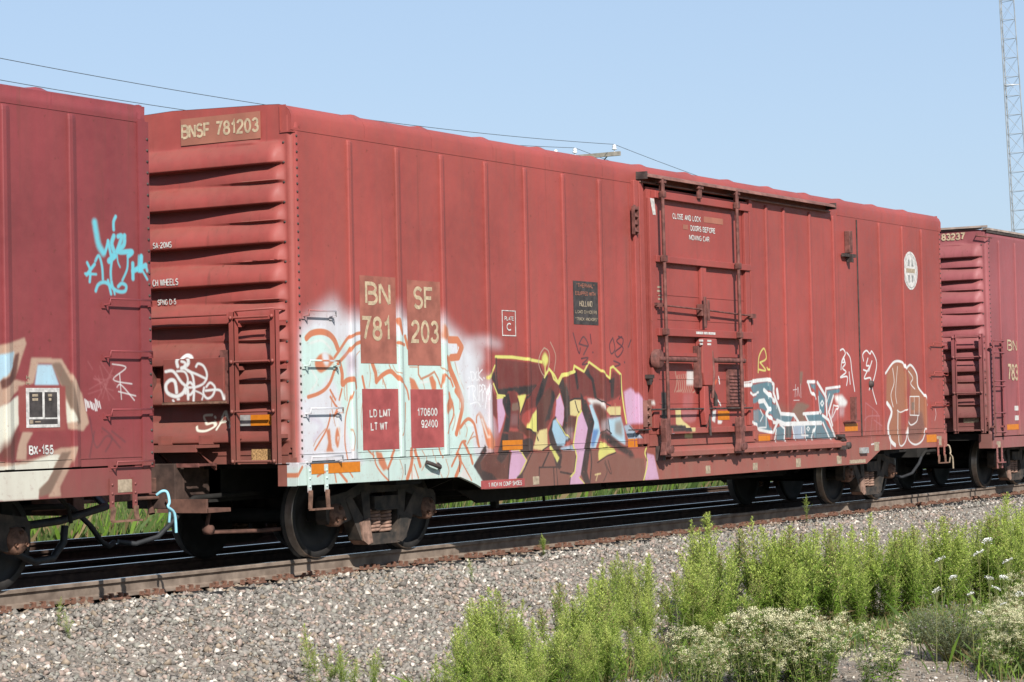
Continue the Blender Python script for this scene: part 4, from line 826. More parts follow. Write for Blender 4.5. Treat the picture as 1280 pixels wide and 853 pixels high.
# ------------------------------------------------------------------ track and ground
RAILZ = -0.178
def gz(y):
    pts = [(-400, -1.3), (-14, -1.0), (-8, -0.98), (-4.1, -0.93), (-3.5, -0.84), (-1.75, -0.25), (-1.45, -0.215), (1.5, -0.215), (2.0, -0.26), (2.6, -0.215), (6.6, -0.215), (8.2, -0.75), (10, -0.95), (400, -1.4)]
    return float(np.interp(y, [p[0] for p in pts], [p[1] for p in pts]))
def ground():
    ys = sorted(set([-500, -250, -120, -60, -30, -20]+list(np.arange(-14, 11, 0.25))+[12, 15, 20, 30, 60, 120, 250, 600]))
    xs = sorted(set([-400, -200, -100, -60]+list(np.arange(-40, 60, 1.0))+[70, 90, 120, 160, 220, 300, 500, 900]))
    V = []; F = []
    for y in ys:
        for x in xs:
            a = 0.035 if (y < -1.6 or y > 7) else 0.006
            V.append((x, y, gz(y)+a*(math.sin(x*1.3+y*0.7)+math.sin(x*0.41-y*1.9))*0.7))
    n = len(xs)
    for j in range(len(ys)-1):
        for i in range(n-1): F.append((j*n+i, j*n+i+1, (j+1)*n+i+1, (j+1)*n+i))
    s = NT('gravel and dirt ground'); tc = s.n('ShaderNodeTexCoord').outputs['Object']
    sep = s.n('ShaderNodeSeparateXYZ'); s.l(tc, sep.inputs[0]); Y = sep.outputs[1]
    vo = s.n('ShaderNodeTexVoronoi'); vo.inputs['Scale'].default_value = 22; s.l(tc, vo.inputs['Vector'])
    g = s.mix(s.noise(vo.outputs['Color'], 3.0, 1, 0.5, 0.3, 0.7), (0.110, 0.098, 0.083), (0.27, 0.24, 0.205))
    g = s.mix(s.noise(tc, 0.9, 4), g, s.mix(0.5, g, (0.20, 0.165, 0.145)))
    dirt = s.mix(s.noise(tc, 7, 8, 0.7), (0.170, 0.138, 0.106), (0.285, 0.240, 0.192))
    grass = s.mix(s.noise(tc, 3, 6), (0.05, 0.085, 0.022), (0.12, 0.15, 0.05))
    jig = s.mth('ADD', Y, s.mth('MULTIPLY', s.noise(tc, 0.7, 4), 1.2))
    f1 = s.ramp(jig, -5.6, -6.6); f2 = s.ramp(jig, 7.6, 8.8); f3 = s.ramp(jig, -10.5, -12)
    bed = s.mth('MULTIPLY', s.ramp(Y, -0.80, -0.70), s.ramp(Y, 6.4, 5.6)); g = s.mix(s.mth('MULTIPLY', bed, 0.93), g, (0.010, 0.010, 0.011)); c = s.mix(f1, g, dirt); c = s.mix(f2, c, grass); c = s.mix(f3, c, grass)  # bed colour blackened across the tracks to stand in for the train's shade
    s.l(c, s.b.inputs['Base Color']); s.b.inputs['Roughness'].default_value = 0.95; s.b.inputs['Specular IOR Level'].default_value = 0.15
    s.bump(s.mth('ADD', vo.outputs['Distance'], s.noise(tc, 9, 6)), 0.6, 0.03)
    mb = MB().add(V, F, True)
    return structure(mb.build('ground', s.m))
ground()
def rock_mats():
    out = []
    for nm, c in (('grey', (0.205, 0.188, 0.166)), ('dark grey', (0.115, 0.105, 0.093)), ('pink granite', (0.262, 0.206, 0.175)), ('pale quartz', (0.45, 0.41, 0.36)), ('green grey', (0.195, 0.188, 0.162)), ('brown', (0.215, 0.172, 0.130)), ('oily black', (0.012, 0.012, 0.013))):  # last stone colour is blackened to stand in for shade under the train
        s = NT('ballast stone '+nm); tc = s.n('ShaderNodeTexCoord').outputs['Object']
        s.l(s.mix(s.noise(tc, 26, 2), tuple(x*0.72 for x in c), tuple(x*1.22 for x in c)), s.b.inputs['Base Color'])
        s.b.inputs['Roughness'].default_value = 0.9; s.b.inputs['Specular IOR Level'].default_value = 0.2; out.append(s.m)
    return out
def stones(name, n, fx, fy, rmin, rmax, oily=False):
    x = fx(n); y = fy(n); gy = np.interp(y, *zip(*[(q, gz(q)) for q in np.arange(-15, 12, 0.1)]))
    gy = gy+np.where((y < -1.6) | (y > 7), 0.035, 0.006)*(np.sin(x*1.3+y*0.7)+np.sin(x*0.41-y*1.9))*0.7
    r = rmin+(rmax-rmin)*rng.random(n)**2.9
    oct_ = np.array([(1,0,0),(-1,0,0),(0,1,0),(0,-1,0),(0,0,1),(0,0,-1)], float)
    of = np.array([(0,2,4),(2,1,4),(1,3,4),(3,0,4),(2,0,5),(1,2,5),(3,1,5),(0,3,5)])
    pos = oct_[None]*(r[:, None, None]*(0.62+0.75*rng.random((n, 6, 1))))
    pos += (rng.random((n, 6, 3))-0.5)*r[:, None, None]*0.7
    a = rng.random(n)*6.283; b = rng.random(n)*1.2-0.6
    ca, sa, cb, sb = np.cos(a), np.sin(a), np.cos(b), np.sin(b)
    X = pos[..., 0]*ca[:, None]-pos[..., 1]*sa[:, None]; Yv = pos[..., 0]*sa[:, None]+pos[..., 1]*ca[:, None]
    Y2 = Yv*cb[:, None]-pos[..., 2]*sb[:, None]; Z2 = (Yv*sb[:, None]+pos[..., 2]*cb[:, None])*0.8
    V = np.stack([X+x[:, None], Y2+y[:, None], Z2+(gy+r*0.25)[:, None]], -1).reshape(-1, 3)
    F = (of[None]+(np.arange(n)*6)[:, None, None]).reshape(-1, 3)
    me = bpy.data.meshes.new(name); me.vertices.add(len(V)); me.vertices.foreach_set('co', V.ravel())
    me.loops.add(F.size); me.loops.foreach_set('vertex_index', F.ravel().astype(np.int32))
    me.polygons.add(len(F)); me.polygons.foreach_set('loop_start', np.arange(0, F.size, 3, dtype=np.int32)); me.polygons.foreach_set('loop_total', np.full(len(F), 3, np.int32))
    for m in ROCK: me.materials.append(m)
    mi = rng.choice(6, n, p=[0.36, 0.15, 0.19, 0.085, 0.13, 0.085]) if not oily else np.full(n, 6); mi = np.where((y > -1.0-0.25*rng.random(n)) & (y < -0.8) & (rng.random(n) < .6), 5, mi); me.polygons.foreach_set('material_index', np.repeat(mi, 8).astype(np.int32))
    me.update(calc_edges=True)
    o = bpy.data.objects.new(name, me); col.objects.link(o); return stuff(o)
ROCK = rock_mats()
U = lambda a, b: (lambda n: a+(b-a)*rng.random(n))
stones('ballast', 70000, lambda n: -7+17*rng.random(n), lambda n: -0.87-4.9*rng.random(n)**0.9, 0.011, 0.046)
stones('ballast', 42000, lambda n: 9+36*rng.random(n)**1.2, U(-4.4, -0.87), 0.016, 0.042)
stones('ballast', 9000, U(-10, 45), lambda n: -0.62+6.6*rng.random(n), 0.02, 0.05, True)  # blackened stones, shade painted into their colour across both tracks
stones('gravel', 12000, lambda n: -6+14*rng.random(n), U(-9.4, -5.4), 0.006, 0.024)

def rail_mesh(x0, x1, side_mat):
    pr = [(-0.07,-0.172),(0.07,-0.172),(0.07,-0.161),(0.022,-0.148),(0.009,-0.130),(0.009,-0.062),(0.020,-0.045),(0.0365,-0.036),(0.0365,-0.008),(0.029,0.0),(-0.029,0.0),(-0.0365,-0.008),(-0.0365,-0.036),(-0.020,-0.045),(-0.009,-0.062),(-0.009,-0.130),(-0.022,-0.148),(-0.07,-0.161)]
    mb = MB().prism(pr, 0, x0, x1); me = mb.mesh('rail', side_mat); me.materials.append(M['rail_top'])
    for p in me.polygons:
        if p.normal.z > 0.9 and p.center.z > -0.01: p.material_index = 1
    return me
def track(name, yc, near_detail):
    t = bpy.data.objects.new(name, None); col.objects.link(t); structure(t); t.location = (0, yc, 0)
    rn = rail_mesh(-60, 160, M['rail_side'] if near_detail else M['rail_rust']); rf = rail_mesh(-60, 160, M['rail_rust'])
    inst('rail', rn, t, (0, -0.7540, 0)); inst('rail', rf, t, (0, 0.7540, 0))
    tie = MB().box(-0.115, 0.115, -1.3, 1.3, -0.36, -0.187).mesh('tie', M['tie'])
    pl = MB().box(-0.10, 0.10, -0.19, 0.15, -0.186, -0.1725)
    for sx in (-0.065, 0.065):
        for sy in (-0.088, 0.088): pl.box(sx-0.014, sx+0.014, sy-0.018, sy+0.018, -0.1735, -0.135); pl.box(sx-0.02, sx+0.02, sy-0.022+(-0.012 if sy > 0 else 0.012), sy+0.022+(-0.012 if sy > 0 else 0.012), -0.140, -0.128)
    plm = pl.mesh('tie_plate', M['plate_rust'])
    anc = MB().box(-0.012, 0.012, -0.10, 0.10, -0.180, -0.1722).box(-0.014, 0.014, -0.105, -0.07, -0.180, -0.140).mesh('rail_anchor', M['plate_rust'])
    rest = MB()
    k = 0
    for i in range(-30, 115):
        x = i*0.535+0.13
        if -12 < x < 50: inst('tie', tie, t, (x+R.uniform(-.02, .02), R.uniform(-.05, .05), R.uniform(-0.004, 0.0)), (0, 0, R.uniform(-.015, .015)))
        if near_detail and -8 < x < 40:
            inst('tie_plate', plm, t, (x, -0.7540, 0))
            for dx in (-0.16, 0.16): inst('rail_anchor', anc, t, (x+dx+R.uniform(-.02, .02), -0.7540, 0))
        for sy in (-0.754, 0.754):
            if not (near_detail and sy < 0 and -8 < x < 40): rest.box(x-0.1, x+0.1, sy-0.19, sy+0.15, -0.186, -0.1725)
    stuff(rest.build('tie_plate', M['plate_rust'], t))
    # rusty scale and spike debris lying along the rail foot
    if near_detail:
        d = MB()
        for k in range(650):
            x = R.uniform(-8, 45); y = -0.754-0.08-abs(R.gauss(0, 0.05)); r = R.uniform(0.006, 0.022); z = -0.195+R.uniform(0, 0.02)
            an = R.uniform(0, 3.1); q = []
            for s_ in (-1, 1): q.append((x+math.cos(an)*r*1.6*s_, y+math.sin(an)*r*s_, z+R.uniform(0, 0.02)))
            d.tube(q, r*0.45, 5, smooth=False)
        stuff(d.build('rust_scale', M['plate_rust'], t))
    return t
track('railway_track', 0.0, True)
track('railway_track', 4.42, False)
sr = inst('spare_rail', rail_mesh(-30, 60, M['rail_rust']), None, (0, 2.32, -0.055))
tag(sr, 'spare rusty rail lying loose between the two tracks behind the train', 'rail')

# ------------------------------------------------------------------ boxcars
WY = 1.525
def end_height(y, z):
    """outward bulge of the corrugated end: big dart ribs with small ones between them near the corners"""
    per = 0.405; t = ((z-1.255) % per)/per
    a = abs(y)
    fade = max(0.0, min(1.0, (1.458-a)/0.15)); fade = fade*fade*(3-2*fade)
    f2 = max(0.0, min(1.0, (1.462-a)/0.12)); f2 = f2*f2*(3-2*f2)
    A = B = 0.0
    if t < 0.60:
        q = t/0.60; A = 0.125*min(1.0, q/0.09)*(math.cos(max(0.0, (q-0.20)/0.80)*math.pi/2))**0.9
        A *= 0.80+0.20*max(0.0, 1-a/1.2)
    if 0.52 < t < 0.98:
        q = (t-0.52)/0.46; B = 0.070*min(1.0, q/0.12)*math.cos(max(0.0, (q-0.25)/0.75)*math.pi/2)
        B *= max(0.12, min(1.0, (a-0.15)/0.9))*f2
    if z < 1.25 or z > 4.365: return 0.0
    if z > 4.29: B *= max(0.0, min(1.0, (1.16-a)/0.12))*max(0.0, (4.365-z)/0.075)
    return max(A*fade, B)
def end_panel_mesh(mat, eave, roof):
    d = eave-4.44; mb = MB()
    ys = [-1.468, -1.46, -1.45, -1.44, -1.43, -1.41, -1.38, -1.36, -1.32, -1.28, -1.24, -1.2, -1.16, -1.1, -1.04, -0.9, -0.75, -0.6, -0.4, -0.2, 0]; ys = ys+[-q for q in ys[-2::-1]]
    zs = list(np.arange(1.20, 4.37+d, 0.012))+[4.4+d, roof-0.012]; V = []; F = []
    for z in zs:
        for y in ys:
            h = end_height(y, z-d); t = ((z-d-1.255) % 0.405)/0.405
            V.append((-h, y, z-(0.20*h*(1-t/0.6) if t < 0.6 else 0.30*h*max(0, 1-(t-0.52)/0.4))))
    n = len(ys)
    for j in range(len(zs)-1):
        for i in range(n-1): F.append((j*n+i, (j+1)*n+i, (j+1)*n+i+1, j*n+i+1))
    mb.add(V, F, True)
    return mb.mesh('end_panel', mat)
def rib_mesh(z0, z1, w, h, mat):
    mb = MB(); prof = [(-w*0.70, 0.0), (-w*0.68, h*0.55), (-w*0.64, h*0.86), (-w*0.56, h), (-w*0.05, h), (w*0.08, h*0.92), (w*0.92, h*0.08), (w, 0.0)]
    lv = [(z0, 1.0), (z1-0.10, 1.0), (z1-0.05, 0.96), (z1-0.02, 0.80), (z1-0.005, 0.5), (z1+0.004, 0.02)]
    V = []; F = []; n = len(prof)
    for z, k in lv:
        for x, y in prof: V.append((x*(0.55+0.45*k), -y*k-0.0006, z))
    for j in range(len(lv)-1):
        for i in range(n-1): F.append((j*n+i, j*n+i+1, (j+1)*n+i+1, (j+1)*n+i))
    mb.add(V, F, False)
    return mb.mesh('side_post', mat)
def roof_section(half, eave, roof):
    n = [(-half, eave+0.005), (-half-0.004, eave+0.13), (-half+0.02, roof-0.07), (-half+0.07, roof-0.025), (-half+0.15, roof-0.002), (-half+0.3, roof+0.006), (0, roof+0.045)]
    return n+[(-y, z) for y, z in n[-2::-1]]
def strip(mb, sec, x0, x1, off=0.0, smooth=True):
    V = []; n = len(sec)
    for x in (x0, x1):
        for i, (y, z) in enumerate(sec):
            a = sec[max(0, i-1)]; b = sec[min(n-1, i+1)]; t = Vector((b[0]-a[0], b[1]-a[1])).normalized()
            o = off if 0 < i < n-1 else 0.0
            V.append((x, y-t.y*o, z+t.x*o))
    return mb.add(V, [(i, i+1, n+i+1, n+i) for i in range(n-1)], smooth)

# one truck, its parts shared by every copy
def truck_meshes():
    T = {}
    r = 0.457
    T['wheel_plate'] = MB().lathe([(0.08, 0.055), (0.13, 0.055), (0.17, 0.03), (0.30, -0.004), (0.385, 0.010), (0.405, 0.0)], (0, 0, 0), 1, 40)
    def wheel(s):
        # outer face towards s; flange on the inner side
        mb = MB().lathe([(0.06, -s*0.10), (0.11, -s*0.10), (0.14, -s*0.07), (0.30, -s*0.03), (0.39, -s*0.05), (0.395, 0.0-s*0.002)][::-1], (0, 0, 0), 1, 44)
        me_pts = [(0.395, -s*0.002), (0.452, 0.0), (0.4575, -s*0.012), (0.460, -s*0.095), (0.468, -s*0.108), (0.485, -s*0.116), (0.486, -s*0.132), (0.475, -s*0.143), (0.39, -s*0.145), (0.33, -s*0.09), (0.14, -s*0.12), (0.06, -s*0.14)]
        m2 = MB().lathe(me_pts, (0, 0, 0), 1, 44)
        o = len(mb.v); nf = len(mb.f); mb.add(m2.v, m2.f, True)
        me = mb.mesh('wheel', M['wheel_plate']); me.materials.append(M['tread'])
        for p in me.polygons:
            rr = math.hypot(p.center.x, p.center.z)
            if 0.45 < rr < 0.465 and abs(p.normal.y) < 0.5 and abs(p.center.y) < 0.10: p.material_index = 1
        return me
    T['wn'] = wheel(-1); T['wf'] = wheel(1)
    ax = MB().lathe([(0.075, -0.95), (0.075, 0.95)], (0, 0, 0), 1, 14); T['axle'] = ax.mesh('axle', M['undercarriage'])
    # side frame in x,z around truck centre; rail z=0
    f = MB()
    def seg(poly, w): f.prism(poly, 1, -w, w)
    seg([(-1.06, 0.60), (-1.02, 0.66), (-0.70, 0.70), (-0.40, 0.80), (0.40, 0.80), (0.70, 0.70), (1.02, 0.66), (1.06, 0.60), (0.72, 0.585), (0.42, 0.67), (-0.42, 0.67), (-0.72, 0.585)], 0.075)
    for s in (-1, 1):
        seg([(s*1.07, 0.62), (s*1.07, 0.42), (s*1.03, 0.36), (s*1.00, 0.42), (s*1.00, 0.60)][::s], 0.070)
        seg([(s*0.80, 0.62), (s*0.66, 0.62), (s*0.60, 0.40), (s*0.78, 0.36), (s*0.80, 0.45)][::s], 0.070)
        seg([(s*0.72, 0.62), (s*0.62, 0.66), (s*0.22, 0.22), (s*0.34, 0.13), (s*0.44, 0.17)][::s], 0.079)
        seg([(s*0.44, 0.69), (s*0.28, 0.69), (s*0.25, 0.22), (s*0.36, 0.20)][::s], 0.086)
    seg([(-0.36, 0.225), (0.36, 0.225), (0.34, 0.13), (0.28, 0.105), (-0.28, 0.105), (-0.34, 0.13)], 0.092)
    T['frame'] = f.mesh('side_frame', M['frame_steel'])
    for nm, s in (('foot', -1), ('foot2', 1)):
        lower = MB(); lower.prism([(s*0.47, 0.36), (s*0.30, 0.40), (s*0.24, 0.13), (s*0.33, 0.11), (s*0.42, 0.16)][::s], 1, -0.097, 0.097)
        T[nm] = lower.mesh('frame_foot', M['pale_rust'] if s < 0 else M['frame_steel'])
    sp = []
    for k in range(6*14+1):
        an = 2*math.pi*k/14; sp.append((0.088*math.cos(an), 0.088*math.sin(an), 0.235+0.235*k/(6*14)))
    T['spring'] = MB().tube(sp, 0.019, 6).mesh('spring', M['pale_rust'])
    T['bolster'] = MB().box(-0.23, 0.23, -1.12, 1.12, 0.49, 0.63).box(-0.26, 0.26, -0.75, 0.75, 0.46, 0.74).box(-0.22, 0.22, -1.135, 1.135, 0.475, 0.492).mesh('truck', M['frame_steel'])
    T['shelf'] = MB().box(-0.245, 0.245, -0.07, 0.07, 0.472, 0.49).mesh('spring_plate', M['pale_rust'])
    cap = MB().lathe([(0.001, 0.0), (0.05, 0.0), (0.06, 0.012), (0.105, 0.02), (0.115, 0.04), (0.125, 0.05), (0.125, 0.16)], (0, 0, 0), 1, 20)
    for k in range(3):
        an = math.pi/2+k*2.094; cap.lathe([(0.02, -0.014), (0.02, 0.02), (0.001, 0.02)][::-1], (0.075*math.cos(an), 0.004, 0.075*math.sin(an)), 1, 6)
    T['cap'] = cap.mesh('bearing_cap', M['rusty_steel'])
    T['adapter'] = MB().box(-0.15, 0.15, -0.07, 0.07, 0.575, 0.615).box(-0.17, -0.12, -0.06, 0.06, 0.47, 0.60).box(0.12, 0.17, -0.06, 0.06, 0.47, 0.60).mesh('bearing_adapter', M['frame_steel'])
    T['beam'] = MB().prism([(-0.05, 0.34), (0.05, 0.34), (0.07, 0.46), (-0.07, 0.46)], 1, -0.75, 0.75).mesh('brake_beam', M['undercarriage'])
    sh = [(0.475*math.cos(a)+0.0, 0.457+0.475*math.sin(a)) for a in np.linspace(-0.42, 0.42, 8)]
    sh2 = [(0.53*math.cos(a), 0.457+0.53*math.sin(a)) for a in np.linspace(0.42, -0.42, 8)]
    T['shoe'] = MB().prism(sh+sh2, 1, -0.045, 0.045).mesh('brake_shoe', M['rusty_steel'])
    return T
TM = truck_meshes()
def truck(root, x):
    t = inst('truck', TM['bolster'], root, (x, 0, 0))
    for sx in (-0.889, 0.889):
        inst('wheel', TM['wn'], t, (sx, -0.823, 0.457), (0, R.uniform(0, 6), 0)); inst('wheel', TM['wf'], t, (sx, 0.823, 0.457), (0, R.uniform(0, 6), 0))
        inst('axle', TM['axle'], t, (sx, 0, 0.457))
        for sy in (-1, 1):
            inst('bearing_cap', TM['cap'], t, (sx, sy*1.135, 0.457), (0, 0, 0 if sy < 0 else math.pi))
            inst('bearing_adapter', TM['adapter'], t, (sx, sy*1.0, 0))
        inst('brake_beam', TM['beam'], t, (sx*0.42, 0, 0))
        for sy in (-0.76, 0.76): inst('brake_shoe', TM['shoe'], t, (sx, sy, 0), (0, 0, 0 if sx < 0 else math.pi))
    for sy in (-1.0, 1.0):
        inst('side_frame', TM['frame'], t, (0, sy, 0)); inst('frame_foot', TM['foot'], t, (0, sy, 0)); inst('frame_foot', TM['foot2'], t, (0, sy, 0)); inst('spring_plate', TM['shelf'], t, (0, sy, 0))
        for k in range(2): inst('spring', TM['spring'], t, ((k-0.5)*0.215, sy*0.985, 0), (0, 0, k*1.3))
    return t

def handhold(root, x0, x1, z, mat, yo=-0.075, y=-WY-0.002):
    mb = MB().tube([(x0, y, z-0.055), (x0+0.004, y+yo, z-0.05), (x0+0.006, y+yo, z), (x1-0.006, y+yo, z), (x1-0.004, y+yo, z-0.05), (x1, y, z-0.055)], 0.0105, 6)
    mb.box(x0-0.03, x0+0.03, y-0.012, y+0.004, z-0.085, z-0.03).box(x1-0.03, x1+0.03, y-0.012, y+0.004, z-0.085, z-0.03)
    return mb.build('handhold', mat, root)
def stirrup(root, x0, x1, ztop, zbot, mat_up, mat_low):
    y = -WY-0.02
    s = MB()
    for x in (x0, x1): s.box(x-0.028, x+0.028, y-0.012, y, ztop-0.42 if zbot < 0.5 else ztop-0.28, ztop)
    for x in (x0, x1):
        for z in (ztop-0.06, ztop-0.14, ztop-0.22): s.lathe([(0.001, -0.012), (0.012, -0.008), (0.013, 0)], (x, y-0.012, z), 1, 8)
    zt = ztop-0.28; n0 = len(s.f)
    for x, d in ((x0, -1), (x1, 1)):
        s.prism([(x-0.028, zt+0.02), (x+0.028, zt+0.02), (x+0.028, zt-0.03), (x+0.026+d*0.012, zbot), (x-0.026+d*0.012, zbot), (x-0.028, zt-0.03)], 1, y-0.026, y-0.011)
    s.box(x0-0.03, x1+0.03, y-0.07, y-0.013, zbot-0.014, zbot+0.004)
    o = s.build('sill_step', mat_up, root); o.data.materials.append(mat_low)
    for k in range(n0, len(s.f)): o.data.polygons[k].material_index = 1
    return o
def ladder_end(root, x, y0, y1, z0, z1, rungs, mat):
    mb = MB()
    for y in (y0, y1): mb.box(x-0.012, x+0.012, y-0.035, y+0.035, z0-0.03, z1+0.03).box(x-0.012, x+0.05, y-0.037, y-0.025, z0-0.03, z1+0.03)
    for y in (y0, y1):
        for z in (z0+0.25, z0+0.95, z1-0.1): mb.box(x, x+0.19, y-0.02, y+0.02, z-0.02, z+0.02)
    o = mb.build('ladder', mat, root)
    for z in rungs:
        MB().tube([(x-0.028, y0-0.04, z), (x-0.028, y1+0.04, z)], 0.0125, 7).ball((x-0.03, y0, z), 0.022).ball((x-0.03, y1, z), 0.022).build('rung', mat, o)
    return o
def rivets(x, y, z0, z1, step, ax, mat, root):
    mb = MB(); z = z0
    while z < z1:
        prof = [(0.001, -0.012), (0.010, -0.009), (0.0145, 0.0)]
        mb.lathe(prof, (x, y, z), ax, 7); z += step
    return stuff(mb.build('rivet_row', mat, root))
def coupler_gear(root, x, d, mats):
    """draft gear and coupler at the end x, pointing in d"""
    m1, m2 = mats
    X = lambda a: x+d*a
    MB().box(X(-0.4), X(0.42), -0.24, 0.24, 0.66, 1.02).box(X(0.30), X(0.46), -0.32, 0.32, 0.60, 1.06).build('striker', m1, root, 0.01)
    c = MB().box(X(0.42), X(0.86), -0.075, 0.075, 0.77, 0.92)
    c.prism([(X(0.84), -0.12), (X(1.02), -0.20), (X(1.17), -0.17), (X(1.10), -0.05), (X(1.08), 0.04), (X(1.20), 0.12), (X(1.16), 0.20), (X(0.95), 0.17), (X(0.84), 0.11)][::int(d)], 2, 0.70, 0.99)
    c.box(X(0.44), X(0.9), -0.11, 0.11, 0.70, 0.735)
    c.build('coupler', m2, root, 0.012)
    # brake hose hanging to the glad hand
    MB().tube([(X(0.34), -0.34, 0.62), (X(0.5), -0.35, 0.5), (X(0.72), -0.30, 0.33), (X(0.95), -0.2, 0.27), (X(1.12), -0.12, 0.30)], 0.027, 8).build('air_hose', M['rubber'], root)
    MB().tube([(X(-0.9), -0.36, 0.72), (X(0.2), -0.35, 0.70), (X(0.36), -0.34, 0.61)], 0.028, 8).build('train_line', M['undercarriage'], root)

def body(root, L, eave, roof, zb, seam, mat, matroof, ribs, prm):
    """shell of a boxcar from x=0 to L"""
    # floor, centre sill, bolsters, cross bearers
    MB().box(0.12, L-0.12, -1.47, 1.47, seam-0.06, seam+0.06).build('floor', M['undercarriage'], root)
    cs = MB().box(0.2, L-0.2, -0.24, 0.24, 0.64, seam-0.062)
    cs.prism([(2.9, 0.70), (3.8, 0.46), (L-3.8, 0.46), (L-2.9, 0.70)], 1, -0.26, 0.26)
    cs.build('center_sill', M['undercarriage'], root)
    for x in prm['trucks']:
        MB().box(x-0.25, x+0.25, -1.42, 1.42, 0.755, seam-0.063).box(x-0.2, x+0.2, -0.62, -0.5, 0.70, 0.76).box(x-0.2, x+0.2, 0.5, 0.62, 0.70, 0.76).build('body_bolster', M['undercarriage'], root)
        truck(root, x)
    n = int((L-7)/1.6)
    for k in range(n+1):
        x = 3.6+k*(L-7.2)/n
        MB().prism([(-1.46, 0.90), (-1.46, seam-0.064), (1.46, seam-0.064), (1.46, 0.90), (0.4, 0.52), (-0.4, 0.52)], 0, x-0.02, x+0.02).box(x-0.09, x+0.09, -0.4, 0.4, 0.50, 0.525).build('cross_bearer', M['undercarriage'], root)
    # walls: near panels between the posts, far panels, posts
    xs = [0.10]+list(ribs)+[L-0.10]
    top = eave+0.02
    cache = {}
    for a, b in zip(xs[:-1], xs[1:]):
        for sy in (-1, 1):
            if sy < 0 and any(a >= d0-0.01 and b <= d1+0.01 for d0, d1 in prm.get('openings', [])): continue
            key = (round(b-a, 2), sy)
            if key not in cache: cache[key] = MB().box(0.0015, b-a-0.0015, sy*WY, sy*(WY-0.025), seam+0.008, top).mesh('side_panel', mat)
            o = inst('side_panel', cache[key], root, (a, 0, 0))
    rm = rib_mesh(seam+0.012, eave-0.035, 0.074, 0.027, mat)
    for x in ribs:
        if x in prm.get('thin', []): continue
        inst('side_post', rm, root, (x-0.035, -WY, 0)); inst('side_post', rm, root, (x-0.03, WY, 0), (0, 0, math.pi))
    # rounded corner posts
    for x, d in ((0, 1), (L, -1)):
        for sy in (-1, 1):
            mb = MB(); arc = [(x+d*0.115, sy*(WY+0.002)), (x+d*0.06, sy*(WY+0.002))]
            for k in range(7):
                a = k/6*math.pi/2; arc.append((x+d*(0.06-0.06*math.sin(a)), sy*(WY-0.06+0.062*math.cos(a))))
            arc[-1] = (x+d*0.0, sy*(WY-0.059))
            V = []; zz = (seam-0.02, eave+0.14)
            for z in zz:
                for q in arc: V.append((q[0], q[1], z))
            m_ = len(arc); mb.add(V, [(i, i+1, m_+i+1, m_+i) for i in range(m_-1)], True)
            c = mb.build('corner_post', mat, root)
            if sy < 0:
                rivets(x+d*0.085, -WY-0.003, seam+0.06, eave-0.02, 0.0815, 1, M['dark_hardware'], c)
                e = inst('end_panel', end_panel_mesh(mat, eave, roof), root, (x, 0, 0), (0, 0, 0 if d > 0 else math.pi))
        rv = MB()
        for sy in (-1, 1):
            z = 1.467+(eave-4.44)
            while z < eave-0.05:
                rv.lathe([(0.001, -0.010), (0.010, -0.008), (0.014, 0.004)], (x-0.006 if d > 0 else x+0.006, sy*1.43, z), 0, 7); z += 0.2025
        stuff(rv.build('rivet_row', M['dark_hardware'], root))
        MB().box(min(x-d*0.02, x+d*0.16), max(x-d*0.02, x+d*0.16), -1.44, 1.44, 1.04, 1.205).box(min(x-d*0.03, x+d*0.1), max(x-d*0.03, x+d*0.1), -1.44, 1.44, 1.13, 1.15).build('end_sill', mat, root)
        for sy in (-1, 1): # end of the side sill, closing the corner below
            MB().box(min(x-d*0.004, x+d*0.20), max(x-d*0.004, x+d*0.20), sy*1.285, sy*(WY-0.012), zb, seam+0.05).build('corner_bracket', mat, root)
    # roof
    sec = roof_section(WY, eave, roof)
    nb = prm['roof_bays']; w = L/nb
    pm = strip(MB(), sec, 0.0, w-0.002).mesh('roof_panel', matroof)
    sec_ = sec[3:-3]; rb = strip(MB(), sec_, -0.035, 0.035, 0.020)
    for xx, s_ in ((-0.06, -1), (0.06, 1)):
        a = strip(MB(), sec_, xx, xx*0.58, 0.0); n_ = len(sec_)
        V = list(a.v); W2 = strip(MB(), sec_, 0, xx*0.58, 0.020).v[n_:]
        rb.add(V[:n_]+list(W2), [(i, i+1, n_+i+1, n_+i) for i in range(n_-1)], True)
    rbm = rb.mesh('roof_rib', matroof)
    for k in range(nb): inst('roof_panel', pm, root, (k*w+0.001, 0, 0))
    for k in range(1, nb): inst('roof_rib', rbm, root, (k*w, 0, 0))
    # roof end caps
    for x in (0.004, L-0.004):
        V = [(x, y, z) for y, z in sec]; MB().add(V+[(x, -WY, eave-0.02), (x, WY, eave-0.02)], [tuple(range(len(sec)))+(len(sec)+1, len(sec))]).build('roof_end', mat, root)
def sill(root, poly, mat, yo=-WY-0.012):
    o = MB().prism(poly, 1, yo, -WY+0.03).build('side_sill', mat, root, 0.004)
    MB().prism([(x, z) for x, z in poly], 1, WY-0.03, WY+0.012).build('side_sill', mat, root)
    return o

